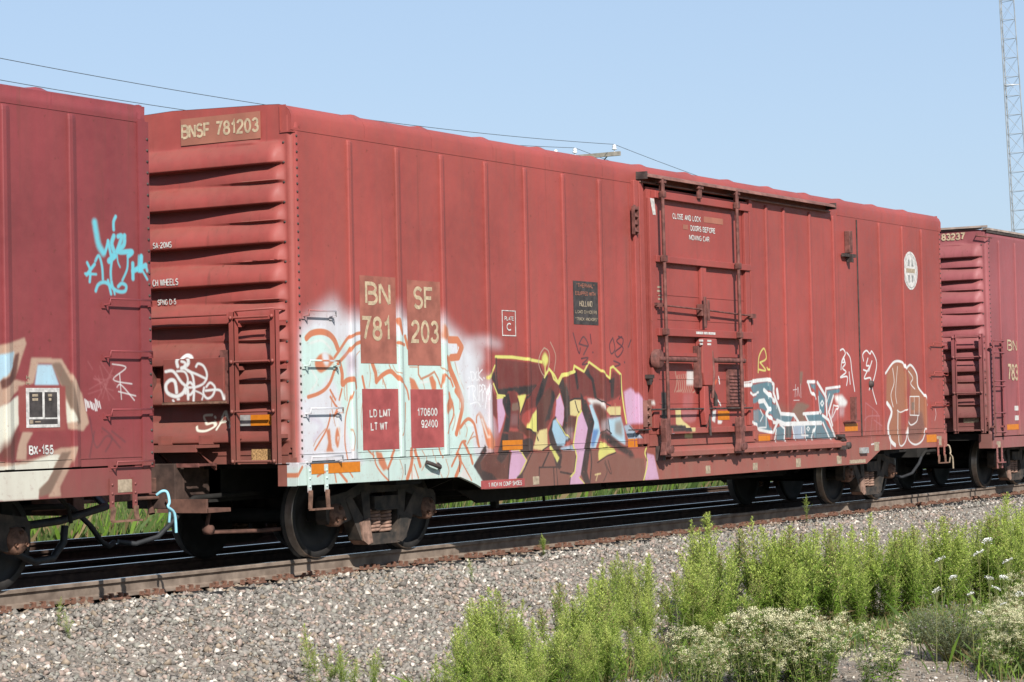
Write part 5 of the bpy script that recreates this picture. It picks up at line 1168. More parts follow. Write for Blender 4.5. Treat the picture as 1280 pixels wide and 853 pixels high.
# ---------------- main car
L = 18.36
car = thing('boxcar', 'long red boxcar with dark graffiti lettering, plug door and number 781203 on its end', 'boxcar', (0, 0, 0), 'red boxcars coupled in the train')
IMG = raster('sprayed paint on the boxcar side', MARKS_MAIN, (-0.4, 18.6, 0.5, 3.3), 150)
IME = raster('sprayed paint on the boxcar end', MARKS_END, (-1.0, 0.6, 1.2, 2.6), 150)
P1 = car_paint('oxide red boxcar paint with graffiti', car, RED, DUST, IMG, (-0.4, 18.6, 0.5, 3.3), IME, (-1.0, 0.6, 1.2, 2.6))
P1P = car_paint('oxide red paint without marks', car, RED, DUST)
RIBS = [1.046, 1.951, 2.843, 3.784, 4.672, 5.581, 6.501, 7.244, 7.50, 10.90, 11.428, 12.031, 12.952, 13.83, 14.703, 15.663, 16.632, 17.482]
body(car, L, 4.44, 4.70, 0.81, 1.05, P1, P1P, RIBS, {'trucks': [2.196, 16.10], 'openings': [(7.50, 10.90)], 'thin': [7.50, 10.90, 14.703, 7.244], 'roof_bays': 14})
DSILL = [(-0.002, 0.813), (3.07, 0.803), (3.40, 0.712), (3.58, 0.645), (8.0, 0.612), (14.86, 0.628), (15.43, 0.822), (L+0.002, 0.818), (L+0.002, 1.04), (-0.002, 1.04)]
sl = sill(car, DSILL, P1)
MB().box(0.05, L-0.05, -WY-0.006, -WY, 1.128, 1.136).box(0.02, L-0.02, -WY-0.016, -WY, 1.036, 1.049).build('sill_lip', P1, sl)
for x in (1.95, 3.05, 7.55): MB().box(x-0.006, x+0.006, -WY-0.0135, -WY-0.011, 0.86, 0.98).build('weld_bead', M['dark_hardware'], sl)
# top chord lip under the roof edge
for xa, xb in ((0.0, 7.45), (13.95, L)): MB().box(xa, xb, -WY-0.0045, -WY+0.01, 4.425, 4.4515).build('roof_lip', P1P, car)
MB().box(-0.012, 0.06, -WY-0.008, -1.39, 4.402, 4.416).box(-0.016, -0.002, -1.40, -1.393, 4.42, 4.68).build('corner_cap', P1P, car)
# door opening frame and plug door
for x0, x1 in ((7.36, 7.47), (7.50, 7.62), (10.80, 10.90)):
    MB().box(x0, x1, -WY-0.045, -WY+0.02, 1.08, 4.46).build('door_jamb', P1, car, 0.008)
MB().box(7.62, 10.80, -WY-0.03, -WY+0.02, 1.05, 1.20).build('door_sill', P1, car)
door = MB().box(7.66, 10.78, -WY-0.030, -WY+0.03, 1.205, 4.40).build('door', P1, car)
for z, h, d in ((4.31, 0.095, 0.10), (3.475, 0.085, 0.10), (2.525, 0.10, 0.115), (1.235, 0.075, 0.105)):
    MB().box(7.80, 10.86, -WY-d, -WY-0.031, z-h/2, z+h/2).build('door_rail', P1, door, 0.006)
for x0, x1, z0, z1 in ((7.74, 7.90, 1.28, 4.262), (10.60, 10.74, 1.28, 4.262), (9.20, 9.36, 2.58, 3.43)):
    MB().box(x0, x1, -WY-0.075, -WY-0.031, z0, z1).build('door_stile', P1, door, 0.006)
for z in (1.60, 1.92, 2.13, 2.70, 3.02): MB().box(7.91, 10.59, -WY-0.036, -WY-0.0305, z-0.008, z+0.008).build('panel_crease', P1, door)
for x in (8.27, 10.52):
    rod = MB().tube([(x-0.03, -WY-0.155, 4.52), (x, -WY-0.155, 1.02)], 0.024, 10).build('locking_rod', M['hardware'], door)
    for z in (4.31, 3.475, 2.525, 1.235):
        MB().box(x-0.042, x+0.042, -WY-0.185, -WY-0.115, z-0.042, z+0.042).build('rod_keeper', M['hardware'], door, 0.008)
    k = MB().prism([(x-0.05, 1.40), (x+0.05, 1.40), (x+0.07, 1.28), (x+0.03, 1.10), (x+0.06, 0.93), (x-0.10, 0.93), (x-0.05, 1.10), (x-0.07, 1.28)], 1, -WY-0.20, -WY-0.115)
    k.lathe([(0.001, -0.03), (0.055, -0.025), (0.06, 0.03), (0.001, 0.03)], (x-0.02, -WY-0.20, 0.99), 1, 14).lathe([(0.001, -0.03), (0.05, -0.025), (0.055, 0.03)], (x+0.12, -WY-0.17, 1.0), 1, 14)
    k.build('roller_bracket', M['hardware'], door, 0.008)
# operating mechanism in the middle of the door
MB().prism([(9.13, 2.46), (9.56, 2.46), (9.60, 2.30), (9.585, 1.92), (9.50, 1.83), (9.18, 1.83), (9.12, 2.00)], 1, -WY-0.145, -WY-0.032).build('lock_cover', P1, door, 0.012)
MB().box(9.03, 9.12, -WY-0.12, -WY-0.032, 1.80, 2.36).build('lock_side', M['hardware'], door, 0.008)
MB().tube([(9.63, -WY-0.13, 2.30), (9.64, -WY-0.15, 2.0), (9.60, -WY-0.14, 1.66)], 0.022, 8).build('lock_lever', M['hardware'], door)
MB().prism([(9.30, 1.82), (9.42, 1.82), (9.44, 1.50), (9.40, 1.36), (9.33, 1.30), (9.29, 1.50)], 1, -WY-0.14, -WY-0.06).build('lock_handle', P1, door, 0.01)
MB().box(9.26, 9.30, -WY-0.12, -WY-0.05, 1.28, 1.80).tube([(9.34, -WY-0.13, 1.42), (9.36, -WY-0.13, 1.16)], 0.02, 8).tube([(9.44, -WY-0.13, 1.78), (9.50, -WY-0.15, 1.68), (9.50, -WY-0.15, 1.55)], 0.03, 8).build('lock_link', M['dark_hardware'], door)
MB().tube([(8.05, -WY-0.13, 2.17), (9.12, -WY-0.13, 2.17)], 0.036, 10).tube([(9.62, -WY-0.13, 2.17), (10.62, -WY-0.13, 2.17)], 0.036, 10).build('cross_rod', M['hardware'], door)
MB().box(7.92, 9.04, -WY-0.09, -WY-0.031, 2.215, 2.26).box(9.66, 10.58, -WY-0.09, -WY-0.031, 2.215, 2.26).build('rod_guide', P1, door)
gear = MB().lathe([(0.001, -0.05), (0.10, -0.05), (0.13, -0.03), (0.135, 0.03)], (8.04, -WY-0.10, 2.17), 1, 18).build('lock_gear', M['hardware'], door)
vt = MB().box(9.90, 10.56, -WY-0.062, -WY-0.031, 1.58, 2.06)
for k in range(9): vt.prism([(-WY-0.060, 1.63+k*0.046), (-WY-0.074, 1.60+k*0.046), (-WY-0.060, 1.60+k*0.046)], 0, 9.95, 10.51)
vt.build('vent', M['hardware'], door)
MB().box(9.88, 10.58, -WY-0.10, -WY-0.031, 1.545, 1.575).build('vent_ledge', M['hardware'], door)
MB().tube([(7.80, -WY-0.12, 1.52), (10.80, -WY-0.12, 1.52)], 0.014, 6).build('door_bar', M['dark_hardware'], door)
MB().tube([(7.72, -WY-0.11, 2.875), (9.2, -WY-0.11, 2.845), (10.9, -WY-0.11, 2.80)], 0.013, 6).box(7.75, 7.93, -WY-0.12, -WY-0.05, 2.845, 2.90).box(10.80, 10.98, -WY-0.13, -WY-0.05, 2.77, 2.83).build('door_bar', M['hardware'], door)
MB().box(9.18, 9.42, -WY-0.12, -WY-0.04, 2.76, 2.92).box(9.22, 9.28, -WY-0.14, -WY-0.12, 2.60, 3.02).box(9.32, 9.38, -WY-0.14, -WY-0.12, 2.70, 2.98).build('door_catch', M['hardware'], door, 0.006)
MB().box(7.60, 7.74, -WY-0.11, -WY-0.045, 1.92, 1.97).prism([(7.62, 1.92), (7.72, 1.92), (7.68, 1.84), (7.65, 1.84)], 1, -WY-0.10, -WY-0.05).build('door_catch', M['dark_hardware'], door)
MB().box(9.627, 10.045, -WY-0.034, -WY-0.0305, 1.363, 1.488).build('reflector', M['orange_reflector'], door)
# door hood and hangers, bottom track
hd = MB().prism([(-WY-0.002, 4.585), (-WY-0.15, 4.545), (-WY-0.165, 4.505), (-WY-0.15, 4.505), (-WY-0.14, 4.53), (-WY-0.002, 4.57)], 0, 7.46, 13.94).box(7.46, 13.94, -WY-0.06, -WY-0.002, 4.44, 4.46).build('door_hood', M['hood'], car, 0.004)
for xa in (7.45, 13.91): MB().box(xa, xa+0.03, -WY-0.16, -WY-0.002, 4.48, 4.575).build('hood_end', M['dark_hardware'], hd)
for x in (8.24, 9.34, 10.49): MB().box(x-0.045, x+0.045, -WY-0.14, -WY-0.10, 4.33, 4.53).box(x-0.08, x+0.08, -WY-0.15, -WY-0.09, 4.46, 4.52).build('door_hanger', M['hardware'], door, 0.006)
tk = MB().prism([(-WY-0.012, 1.03), (-WY-0.012, 0.905), (-WY-0.10, 0.905), (-WY-0.10, 0.97), (-WY-0.085, 0.985)], 0, 7.86, 14.2).build('door_track', P1, car, 0.004)
for k in range(15): MB().box(8.1+k*0.42, 8.16+k*0.42, -WY-0.085, -WY-0.012, 0.868, 0.904).lathe([(0.001, -0.03), (0.02, -0.03), (0.022, 0)], (8.13+k*0.42, -WY-0.06, 0.887), 1, 8).build('track_bolt', M['hardware'], tk)
MB().box(7.80, 7.87, -WY-0.12, -WY-0.012, 0.86, 1.05).build('track_stop', M['dark_hardware'], tk)
MB().box(13.95, 14.05, -WY-0.10, -WY-0.012, 1.00, 1.10).tube([(13.80, -WY-0.07, 1.08), (14.0, -WY-0.09, 1.06), (14.12, -WY-0.07, 1.0)], 0.025, 7).box(13.90, 14.16, -WY-0.12, -WY-0.03, 0.87, 0.93).lathe([(0.001, -0.05), (0.05, -0.05), (0.05, 0.03)], (14.12, -WY-0.10, 0.93), 1, 10).build('track_stop', M['dark_hardware'], tk)
# brackets left and right of the door
b1 = MB()
for k in range(4): b1.box(7.33, 7.43, -WY-0.085, -WY-0.045, 3.79+k*0.095, 3.797+k*0.095).prism([(-WY-0.05, 3.80+k*0.095), (-WY-0.082, 3.80+k*0.095), (-WY-0.05, 3.855+k*0.095)], 0, 7.345, 7.415)
b1.box(7.315, 7.33, -WY-0.085, -WY-0.045, 3.76, 4.12).box(7.43, 7.445, -WY-0.085, -WY-0.045, 3.76, 4.12)
b1.build('tack_bracket', M['hardware'], car)
b2 = MB()
for k in range(3): b2.box(7.53, 7.63, -WY-0.10, -WY-0.05, 1.34+k*0.10, 1.348+k*0.10).prism([(-WY-0.05, 1.36+k*0.10), (-WY-0.095, 1.36+k*0.10), (-WY-0.05, 1.42+k*0.10)], 0, 7.545, 7.615)
b2.box(7.515, 7.53, -WY-0.105, -WY-0.05, 1.30, 1.64).box(7.63, 7.645, -WY-0.105, -WY-0.05, 1.30, 1.64); b2.build('tack_bracket', M['hood'], car)
MB().box(7.0, 7.72, -WY-0.09, -WY-0.05, 1.26, 1.275).build('bracket_bar', M['dark_hardware'], car)
MB().box(14.33, 14.45, -WY-0.09, -WY-0.002, 3.86, 4.20).build('door_stop', M['hardware'], car, 0.008)
MB().box(14.05, 14.75, -WY-0.07, -WY-0.02, 3.80, 3.85).box(14.38, 14.47, -WY-0.10, -WY-0.02, 3.72, 3.83).build('door_stop', M['dark_hardware'], car)
MB().box(14.40, 14.50, -WY-0.08, -WY-0.002, 1.30, 1.66).box(13.98, 14.66, -WY-0.08, -WY-0.02, 1.285, 1.30).build('door_stop', M['hardware'], car)
MB().box(14.69, 14.722, -WY-0.012, -WY-0.001, 1.06, 4.40).build('side_seam', M['dark_hardware'], car)
MB().box(7.235, 7.255, -WY-0.010, -WY-0.001, 1.06, 4.40).build('side_seam', P1, car)
MB().lathe([(0.001, -0.05), (0.05, -0.045), (0.06, 0.0)], (15.10, -WY-0.002, 1.86), 1, 10).build('steam_plug', M['dark_hardware'], car)
# step, handholds
for z, x1 in ((2.59, 0.625), (2.08, 0.68), (1.593, 0.72), (1.10, 0.70)): handhold(car, 0.14, x1, z, P1)
stirrup(car, 0.17, 0.465, 1.02, 0.572, P1, M['rusty_steel'])
for z in (2.55, 2.06, 1.555): handhold(car, 17.68, 18.32, z, P1P)
stirrup(car, 17.90, 18.18, 0.95, 0.56, P1P, M['rusty_steel'])
# orange reflectors along the sill, pale inspection squares
for x0, z1, x1, z0 in ((0.219, 1.030, 1.094, 0.923), (4.008, 1.194, 4.456, 1.082), (7.078, 1.155, 7.33, 1.043), (10.963, 1.145, 11.40, 1.052), (14.056, 1.255, 14.548, 1.14), (17.42, 1.030, 17.86, 0.905)):
    y = -WY-0.0125 if z1 < 1.04 else -WY-0.0015
    MB().box(x0, x1, y-0.004, y, z0, z1).build('reflector', M['orange_reflector'], car)
for x0, z1, x1, z0 in ((9.245, 0.754, 9.384, 0.648), (10.729, 0.751, 10.88, 0.650), (12.197, 0.775, 12.359, 0.65), (13.688, 0.779, 13.862, 0.655), (4.664, 0.757, 4.808, 0.660), (14.175, 0.700, 14.8, 0.645), (15.176, 0.954, 15.359, 0.815), (17.885, 1.0, 18.085, 0.843)):
    MB().box(x0, x1, -WY-0.0155, -WY-0.0125, z0, z1).build('marker_patch', M['pale_sheet'], car)
MB().box(14.562, 14.842, -WY-0.06, -WY-0.012, 0.79, 0.88).build('card_holder', M['grey_panel'], car, 0.006)
MB().box(3.50, 4.47, -WY-0.0145, -WY-0.0125, 0.652, 0.745).build('stencil_patch', M['patch_lower'], car)
lettering('1 INCH HI COMP SHOES', 'side', (3.66, 0.722, 4.40, 0.668), M['stencil_white'], car, -WY-0.0165, bold=0.012)
MB().tube([(2.32, -WY-0.05, 0.99), (2.40, -WY-0.075, 0.965), (2.56, -WY-0.07, 0.925), (2.62, -WY-0.03, 0.935), (2.58, -WY-0.02, 0.965)], 0.022, 8).build('tow_loop', M['dark_hardware'], car)
# stencil patches and lettering
yb = -WY-0.0015
for x0, z1, x1, z0, m in ((1.165, 2.993, 1.845, 2.063, 'patch_brown'), (2.067, 2.979, 2.735, 2.049, 'patch_brown'), (1.176, 1.792, 1.86, 1.145, 'patch_lower'), (2.10, 1.787, 2.765, 1.145, 'patch_lower'), (9.333, 4.118, 9.995, 4.038, 'patch_tan'), (8.704, 3.973, 8.913, 3.91, 'patch_tan')):
    y = yb if x0 < 8 else -WY-0.0315
    MB().box(x0, x1, y-0.002, y, z0, z1).build('stencil_patch', M[m], car if x0 < 8 else door)
y1 = -WY-0.0055
for t, rc, m in (('BN', (1.283, 2.931, 1.729, 2.682), 'stencil_cream'), ('781', (1.196, 2.564, 1.731, 2.303), 'stencil_cream'), ('SF', (2.207, 2.914, 2.584, 2.662), 'stencil_cream'), ('203', (2.153, 2.546, 2.684, 2.292), 'stencil_cream'),
                 ('LD LMT', (1.311, 1.577, 1.698, 1.49), 'stencil_white'), ('LT WT', (1.327, 1.438, 1.632, 1.35), 'stencil_white'), ('170600', (2.231, 1.582, 2.625, 1.492), 'stencil_white'), ('92400', (2.305, 1.453, 2.625, 1.364), 'stencil_white'),
                 ('PLATE', (4.114, 2.635, 4.315, 2.585), 'stencil_white'), ('C', (4.160, 2.560, 4.262, 2.466), 'stencil_white')):
    lettering(t, 'side', rc, M[m], car, y1, bold=0.014 if m == 'stencil_white' else 0.006)
fr = MB()
for x0, x1, z0, z1 in ((4.055, 4.365, 2.695, 2.705), (4.055, 4.365, 2.405, 2.417), (4.055, 4.068, 2.417, 2.695), (4.352, 4.365, 2.417, 2.695)): fr.box(x0, x1, yb-0.003, yb, z0, z1)
fr.build('stencil_frame', M['stencil_white'], car)
for t, rc in (('CLOSE AND LOCK', (8.409, 4.108, 9.30, 4.03)), ('DOORS BEFORE', (8.929, 3.975, 9.743, 3.900)), ('MOVING CAR', (8.882, 3.849, 9.548, 3.775))):
    lettering(t, 'side', rc, M['stencil_white'], door, -WY-0.0345, bold=0.02)
MB().prism([(7.69, 4.25), (7.80, 4.25), (7.84, 4.04), (7.76, 4.04)], 1, -WY-0.0795, -WY-0.0768).build('marker_patch', M['stencil_white'], car)
bp = MB().box(5.749, 6.371, yb-0.002, yb, 2.579, 3.113).build('notice_panel', M['black_panel'], car)
for t, rc in (('"Thermal"', (5.83, 3.085, 6.28, 3.035)), ('Equipped with', (5.80, 2.987, 6.30, 2.937)), ('Holland', (5.90, 2.875, 6.217, 2.80)), ('LOAD DIVIDERS', (5.79, 2.756, 6.33, 2.715)), ('"TRACK ANCHORS"', (5.79, 2.668, 6.34, 2.626))):
    lettering(t, 'side', rc, M['patch_tan'] if 'Th' in t or 'Eq' in t else M['pale_sheet'], bp, y1, bold=0.004)
for k, (a, b) in enumerate(((7.93, 8.10), (7.95, 8.06), (7.98, 8.06), (7.97, 8.09))):
    MB().box(a, b, -WY-0.033, -WY-0.0305, 3.10-k*0.052, 3.125-k*0.052).build('marker_patch', M['pale_sheet'], door)
for x0, x1 in ((9.09, 9.30), (9.33, 9.44), (9.46, 9.67)): MB().box(x0, x1, -WY-0.118, -WY-0.1155, 2.515, 2.548).build('marker_patch', M['stencil_white'], door)
for x0, x1, z in ((9.17, 9.29, 2.415), (9.42, 9.54, 2.415), (9.19, 9.28, 2.37), (9.42, 9.53, 2.37)): MB().box(x0, x1, -WY-0.148, -WY-0.1455, z, z+0.026).build('marker_patch', M['stencil_white'], door)
# hardware surveyed on the plane of the wall stands proud of it: set it out to its true place along the car
def set_out(o):
    if o.type != 'MESH' or not len(o.data.vertices): return
    n = len(o.data.vertices); a = np.zeros(3*n); o.data.vertices.foreach_get('co', a); a = a.reshape(-1, 3)
    d = -WY-a[:, 1].min(); x0, x1 = a[:, 0].min(), a[:, 0].max(); k = d*((x0+x1)/2+19.43)/14.2
    if a[:, 1].max() < -WY-0.06: o.location.x -= k                                   # free standing rods
    elif x1-x0 > 2*k: a[:, 0] = x0+(a[:, 0]-x0)*(x1-x0-k)/(x1-x0); o.data.vertices.foreach_set('co', a.ravel()); o.data.update()
    else: o.location.x -= 0.5*k
for o in list(door.children)+[door]: set_out(o)
for o in car.children:
    if o.name.split('.')[0] in ('door_jamb', 'door_hood', 'door_track', 'tack_bracket', 'door_stop', 'bracket_bar'): set_out(o)
for o in list(hd.children)+list(tk.children):
    if o.data.vertices and sum(v.co.x for v in o.data.vertices)/len(o.data.vertices) > 12: o.location.x -= 0.36 if o.parent == hd else 0.22
# round railway emblem
cx, cz = 16.93, 3.705
lg = MB().lathe([(0.001, -0.002), (0.312, -0.002), (0.312, 0.0)], (cx, yb, cz), 1, 48, False).build('emblem', M['stencil_white'], car)
e = MB()
for sx in (-1, 1):
    for sz in (-1, 1):
        pts = [(cx+sx*0.035, cz+sz*0.075), (cx+sx*0.035+sx*0.02, cz+sz*0.20), (cx+sx*0.105, cz+sz*0.165), (cx+sx*0.135, cz+sz*0.075)]
        e.prism(pts if sx*sz > 0 else pts[::-1], 1, yb-0.005, yb-0.0025)
e.build('emblem_mark', M['grey_panel'], lg)
MB().box(cx-0.19, cx+0.19, yb-0.004, yb-0.0025, cz-0.035, cz+0.035).build('emblem_band', M['pale_sheet'], lg)
ring = MB(); prof = [(0.272, -0.0042), (0.278, -0.0042), (0.278, -0.002)]; ring.lathe(prof, (cx, yb, cz), 1, 48); ring.build('emblem_ring', M['grey_panel'], lg)
# ---- the end towards the camera
ladder_end(car, -0.21, -0.895, -1.415, 1.07, 2.56, (2.53, 2.08, 1.575, 1.07), P1)
MB().tube([(-0.02, 0.40, 2.57), (-0.20, 0.38, 2.57), (-0.21, -0.83, 2.57)], 0.012, 6).tube([(-0.21, -0.93, 2.60), (-0.21, -1.40, 2.61), (-0.02, -1.42, 2.60)], 0.012, 6).build('end_handhold', P1P, car)
ad = MB().box(-0.185, -0.155, -0.752, 0.032, 1.69, 2.135).build('placard_board', P1, car, 0.004)
MB().box(-0.154, -0.03, -0.70, -0.63, 1.72, 2.10).box(-0.154, -0.03, -0.07, -0.01, 1.72, 2.10).box(-0.20, -0.155, -0.77, 0.045, 1.665, 1.689).build('board_bracket', M['rusty_steel'], ad)
for q, z0 in ((0.30, 1.66), (-0.79, 1.66)): MB().box(-0.16, -0.02, q-0.04, q+0.10, z0, z0+0.55).build('board_bracket', M['hardware'], ad)
plat = MB().box(-0.46, -0.10, -0.62, 0.95, 1.215, 1.245).prism([(-0.47, 1.175), (-0.44, 1.175), (-0.44, 1.25), (-0.47, 1.25)], 1, -0.60, 0.95)
plat.build('crossover_platform', P1, car)
for y in (-0.53, 0.0, 0.55): MB().box(-0.30, -0.02, y-0.02, y+0.02, 1.25, 1.34).prism([(-0.44, 1.21), (-0.40, 1.21), (-0.06, 0.98), (-0.06, 1.03)], 1, y-0.015, y+0.015).build('platform_brace', P1P, car)
gr = MB()
for k in range(24): gr.box(-0.42, -0.10, -0.58+k*0.064, -0.565+k*0.064, 1.03, 1.055)
gr.box(-0.43, -0.41, -0.6, 0.95, 1.02, 1.06); gr.build('platform_grating', M['hardware'], car)
MB().box(-0.140, -0.135, -1.315, -1.055, 1.430, 1.540).build('reflector', M['orange_reflector'], car)
MB().box(-0.1385, -0.135, -1.050, -0.92, 1.430, 1.540).build('marker_patch', M['grey_panel'], car)
MB().box(-0.036, -0.0305, -1.22, -0.98, 1.075, 1.19).build('reflector', M['yellow_reflector'], car)
MB().box(-0.0125, -0.010, -1.15, -0.115, 4.365, 4.645).build('stencil_patch', M['patch_tan'], car)
q = lettering('BNSF 781203', 'end', (-0.135, 4.585, -1.128, 4.432), M['stencil_cream'], car, -0.0155, bold=0.01)
lettering('SA-20MS', 'end', (0.185, 3.365, -0.06, 3.300), M['stencil_white'], car, -0.130, bold=0.0)
lettering('CH WHEELS', 'end', (0.195, 2.978, -0.14, 2.905), M['stencil_white'], car, -0.132, bold=0.0)
lettering('SPNG D-5', 'end', (0.215, 2.772, -0.03, 2.712), M['stencil_white'], car, -0.032, bold=0.0)
coupler_gear(car, 0, -1, (M['draft_steel'], M['brown_dust'])); coupler_gear(car, L, 1, (M['undercarriage'], M['undercarriage']))
# brackets, carrier and pipe work seen below the end
MB().box(-0.48, -0.10, -0.75, -0.10, 0.56, 0.60).prism([(-0.75, 0.56), (-0.30, 0.56), (-0.22, 0.70), (-0.75, 0.70)], 0, -0.50, -0.47).build('coupler_carrier', M['brown_dust'], car)
MB().tube([(-0.2, -0.55, 0.55), (-0.3, -0.60, 0.45), (-0.32, -0.62, 0.36), (0.5, -0.66, 0.33), (1.3, -0.66, 0.34)], 0.022, 8).lathe([(0.001, -0.05), (0.05, -0.04), (0.05, 0.05), (0.001, 0.06)], (-0.3, -0.62, 0.38), 1, 10).build('brake_rod', M['brown_dust'], car)
MB().box(-0.06, 0.05, -0.10, 0.95, 0.86, 1.035).box(-0.16, -0.06, 0.16, 0.42, 0.62, 1.02).box(-0.12, 0.0, -0.15, 0.90, 0.80, 0.862).build('draft_plate', M['brown_dust'], car)
MB().tube([(-0.45, 0.02, 0.98), (-0.45, 0.02, 0.66), (-0.47, -0.02, 0.55)], 0.035, 8).build('hand_brake_pipe', M['brown_dust'], car)
ch = MB()
for k in range(9): ch.tube([(-0.2, 0.05-k*0.03, 1.02-k*0.05), (-0.2, 0.02-k*0.03, 0.98-k*0.05)], 0.02, 5)
ch.build('brake_chain', M['dark_hardware'], car)
# uncoupling lever at the right end with its bent handle by the step
def uncoupler(root, L, d, mat, matH):
    X = lambda a: L+d*a
    cm = lambda q: catmull(q, False, 4)
    o = MB().tube([(X(0.75), -0.05, 1.0), (X(0.62), -0.25, 0.96), (X(0.42), -0.5, 0.86), (X(0.30), -1.36, 0.80)], 0.014, 7).build('uncoupling_lever', mat, root)
    MB().tube(cm([(X(0.285), -1.36, 0.80), (X(0.31), -1.41, 0.835), (X(0.345), -1.44, 0.82), (X(0.35), -1.46, 0.73), (X(0.33), -1.46, 0.685), (X(0.41), -1.47, 0.62), (X(0.43), -1.47, 0.44)]), 0.014, 8).tube(cm([(X(0.33), -1.46, 0.69), (X(0.375), -1.44, 0.64), (X(0.39), -1.42, 0.54)]), 0.013, 8).build('lever_handle', matH, o)
uncoupler(car, L, 1, M['hardware'], M['pale_sheet'])
# brake gear in the middle
MB().lathe([(0.001, -0.42), (0.10, -0.41), (0.17, -0.36), (0.17, 0.36), (0.10, 0.41), (0.001, 0.42)], (9.75, -0.55, 0.80), 0, 20).build('air_reservoir', M['undercarriage'], car)
MB().lathe([(0.001, -0.25), (0.13, -0.25), (0.14, -0.2), (0.14, 0.2), (0.05, 0.25), (0.05, 0.6)], (5.2, -0.62, 0.74), 0, 18).build('brake_cylinder', M['undercarriage'], car)
MB().box(4.0, 4.5, -0.85, -0.55, 0.62, 0.92).box(4.1, 4.4, -0.9, -0.5, 0.55, 0.65).build('control_valve', M['undercarriage'], car, 0.02)
MB().tube([(3.3, -0.6, 0.46), (5.3, -0.62, 0.50)], 0.018, 7).tube([(5.8, -0.62, 0.46), (9.9, -0.62, 0.56), (13.4, -0.5, 0.5)], 0.022, 7).box(5.25, 5.33, -0.66, -0.58, 0.36, 0.72).build('brake_rod', M['undercarriage'], car)
MB().box(7.75, 7.80, -0.65, -0.60, 0.5, 0.95).box(8.08, 8.13, -0.65, -0.60, 0.5, 0.95).box(6.20, 6.30, -0.68, -0.58, 0.52, 0.95).tube([(6.4, -0.66, 0.54), (6.42, -0.66, 0.40)], 0.02, 7).build('rod_hanger', M['undercarriage'], car)
MB().prism([(3.9, 0.62), (4.3, 0.46), (7.3, 0.50), (7.3, 0.62)], 1, -1.0, -0.96).build('equipment_plate', M['undercarriage'], car)

# ---------------- car on the left (only its last metres are in view)
LL = 16.6; LX = -2.30-LL
lc = thing('boxcar', 'red boxcar at the left edge with light blue tag and BX-155 stencil', 'boxcar', (LX, 0, 0), 'red boxcars coupled in the train')
IML = raster('sprayed paint on the left boxcar', [m[:-1]+([(x-LX, z) for x, z in m[-1]],) for m in MARKS_LEFT], (10.0, 17.0, 0.6, 3.6), 150)
P2 = car_paint('dark oxide red boxcar paint', lc, (0.172, 0.032, 0.036), (0.145, 0.062, 0.050), IML, (10.0, 17.0, 0.6, 3.6), seed=13.0)
P2P = car_paint('dark oxide red paint without marks', lc, (0.172, 0.032, 0.036), (0.145, 0.062, 0.050), seed=13.0)
RL = [LL-0.99-0.853*k for k in range(0, 18)][::-1]
body(lc, LL, 4.29, 4.46, 0.83, 1.09, P2, P2P, RL, {'trucks': [2.196, LL-2.196], 'roof_bays': 13})
s2 = sill(lc, [(-0.002, 0.83), (LL+0.002, 0.83), (LL+0.002, 1.08), (-0.002, 1.08)], P2)
MB().box(0.05, LL-0.05, -WY-0.006, -WY, 1.168, 1.178).build('sill_lip', P2, s2)
MB().box(0.0, LL, -WY-0.0045, -WY+0.01, 4.268, 4.299).build('roof_lip', P2P, lc)
MB().box(LL-0.12, LL+0.03, -WY-0.020, -WY-0.003, 1.06, 4.28).build('corner_flange', P2, lc)
rivets(LL+0.005, -WY-0.021, 1.1, 4.22, 0.104, 1, M['dark_hardware'], lc); 
for z, x0 in ((2.61, -2.92), (2.135, -2.925), (1.605, -2.92)): handhold(lc, x0-LX, -2.33-LX, z, P2)
handhold(lc, -2.86-LX, -2.33-LX, 1.13, P2)
stirrup(lc, -2.875-LX, -2.555-LX, 0.985, 0.598, P2, M['rusty_steel'])
MB().box(-2.775-LX, -2.566-LX, -WY-0.0155, -WY-0.0125, 0.851, 0.968).build('marker_patch', M['pale_sheet'], lc)
X0 = lambda a: a-LX
pf = MB().box(X0(-3.956), X0(-3.527), yb-0.002, yb, 1.457, 1.803).build('placard', M['stencil_white'], lc)
MB().box(X0(-3.917), X0(-3.752), yb-0.004, yb-0.0022, 1.55, 1.767).box(X0(-3.722), X0(-3.562), yb-0.004, yb-0.0022, 1.545, 1.767).box(X0(-3.923), X0(-3.559), yb-0.004, yb-0.0022, 1.486, 1.53).build('placard_field', M['black_panel'], pf)
pm_ = MB()
for a, b, z in ((-3.88, -3.81, 1.728), (-3.88, -3.81, 1.692), (-3.68, -3.63, 1.728), (-3.67, -3.64, 1.692)): pm_.box(X0(a), X0(b), yb-0.006, yb-0.0042, z, z+0.022)
pm_.box(X0(-3.918), X0(-3.875), yb-0.006, yb-0.0042, 1.492, 1.524).box(X0(-3.85), X0(-3.78), yb-0.006, yb-0.0042, 1.503, 1.512); pm_.build('placard_text', M['pale_sheet'], pf)
lettering('BX-155', 'side', (X0(-3.925), 1.303, X0(-3.621), 1.219), M['stencil_white'], lc, y1, bold=0.022)
lettering('H', 'side', (X0(-3.95), 1.916, X0(-3.91), 1.875), M['pale_sheet'], lc, y1, bold=0.01); lettering('H', 'side', (X0(-3.95), 1.864, X0(-3.91), 1.825), M['pale_sheet'], lc, y1, bold=0.01)
coupler_gear(lc, LL, 1, (M['brown_dust'], M['brown_dust'])); coupler_gear(lc, 0, -1, (M['brown_dust'], M['brown_dust']))
uncoupler(lc, LL, 1, M['hardware'], M['cyan'])
MB().tube([(X0(-4.6), -1.0, 0.74), (X0(-3.9), -0.95, 0.66), (X0(-3.3), -0.95, 0.58), (X0(-2.9), -0.95, 0.60), (X0(-2.2), -0.9, 0.70), (X0(-1.9), -0.5, 0.80)], 0.038, 8).build('brake_pipe', M['rubber'], lc)
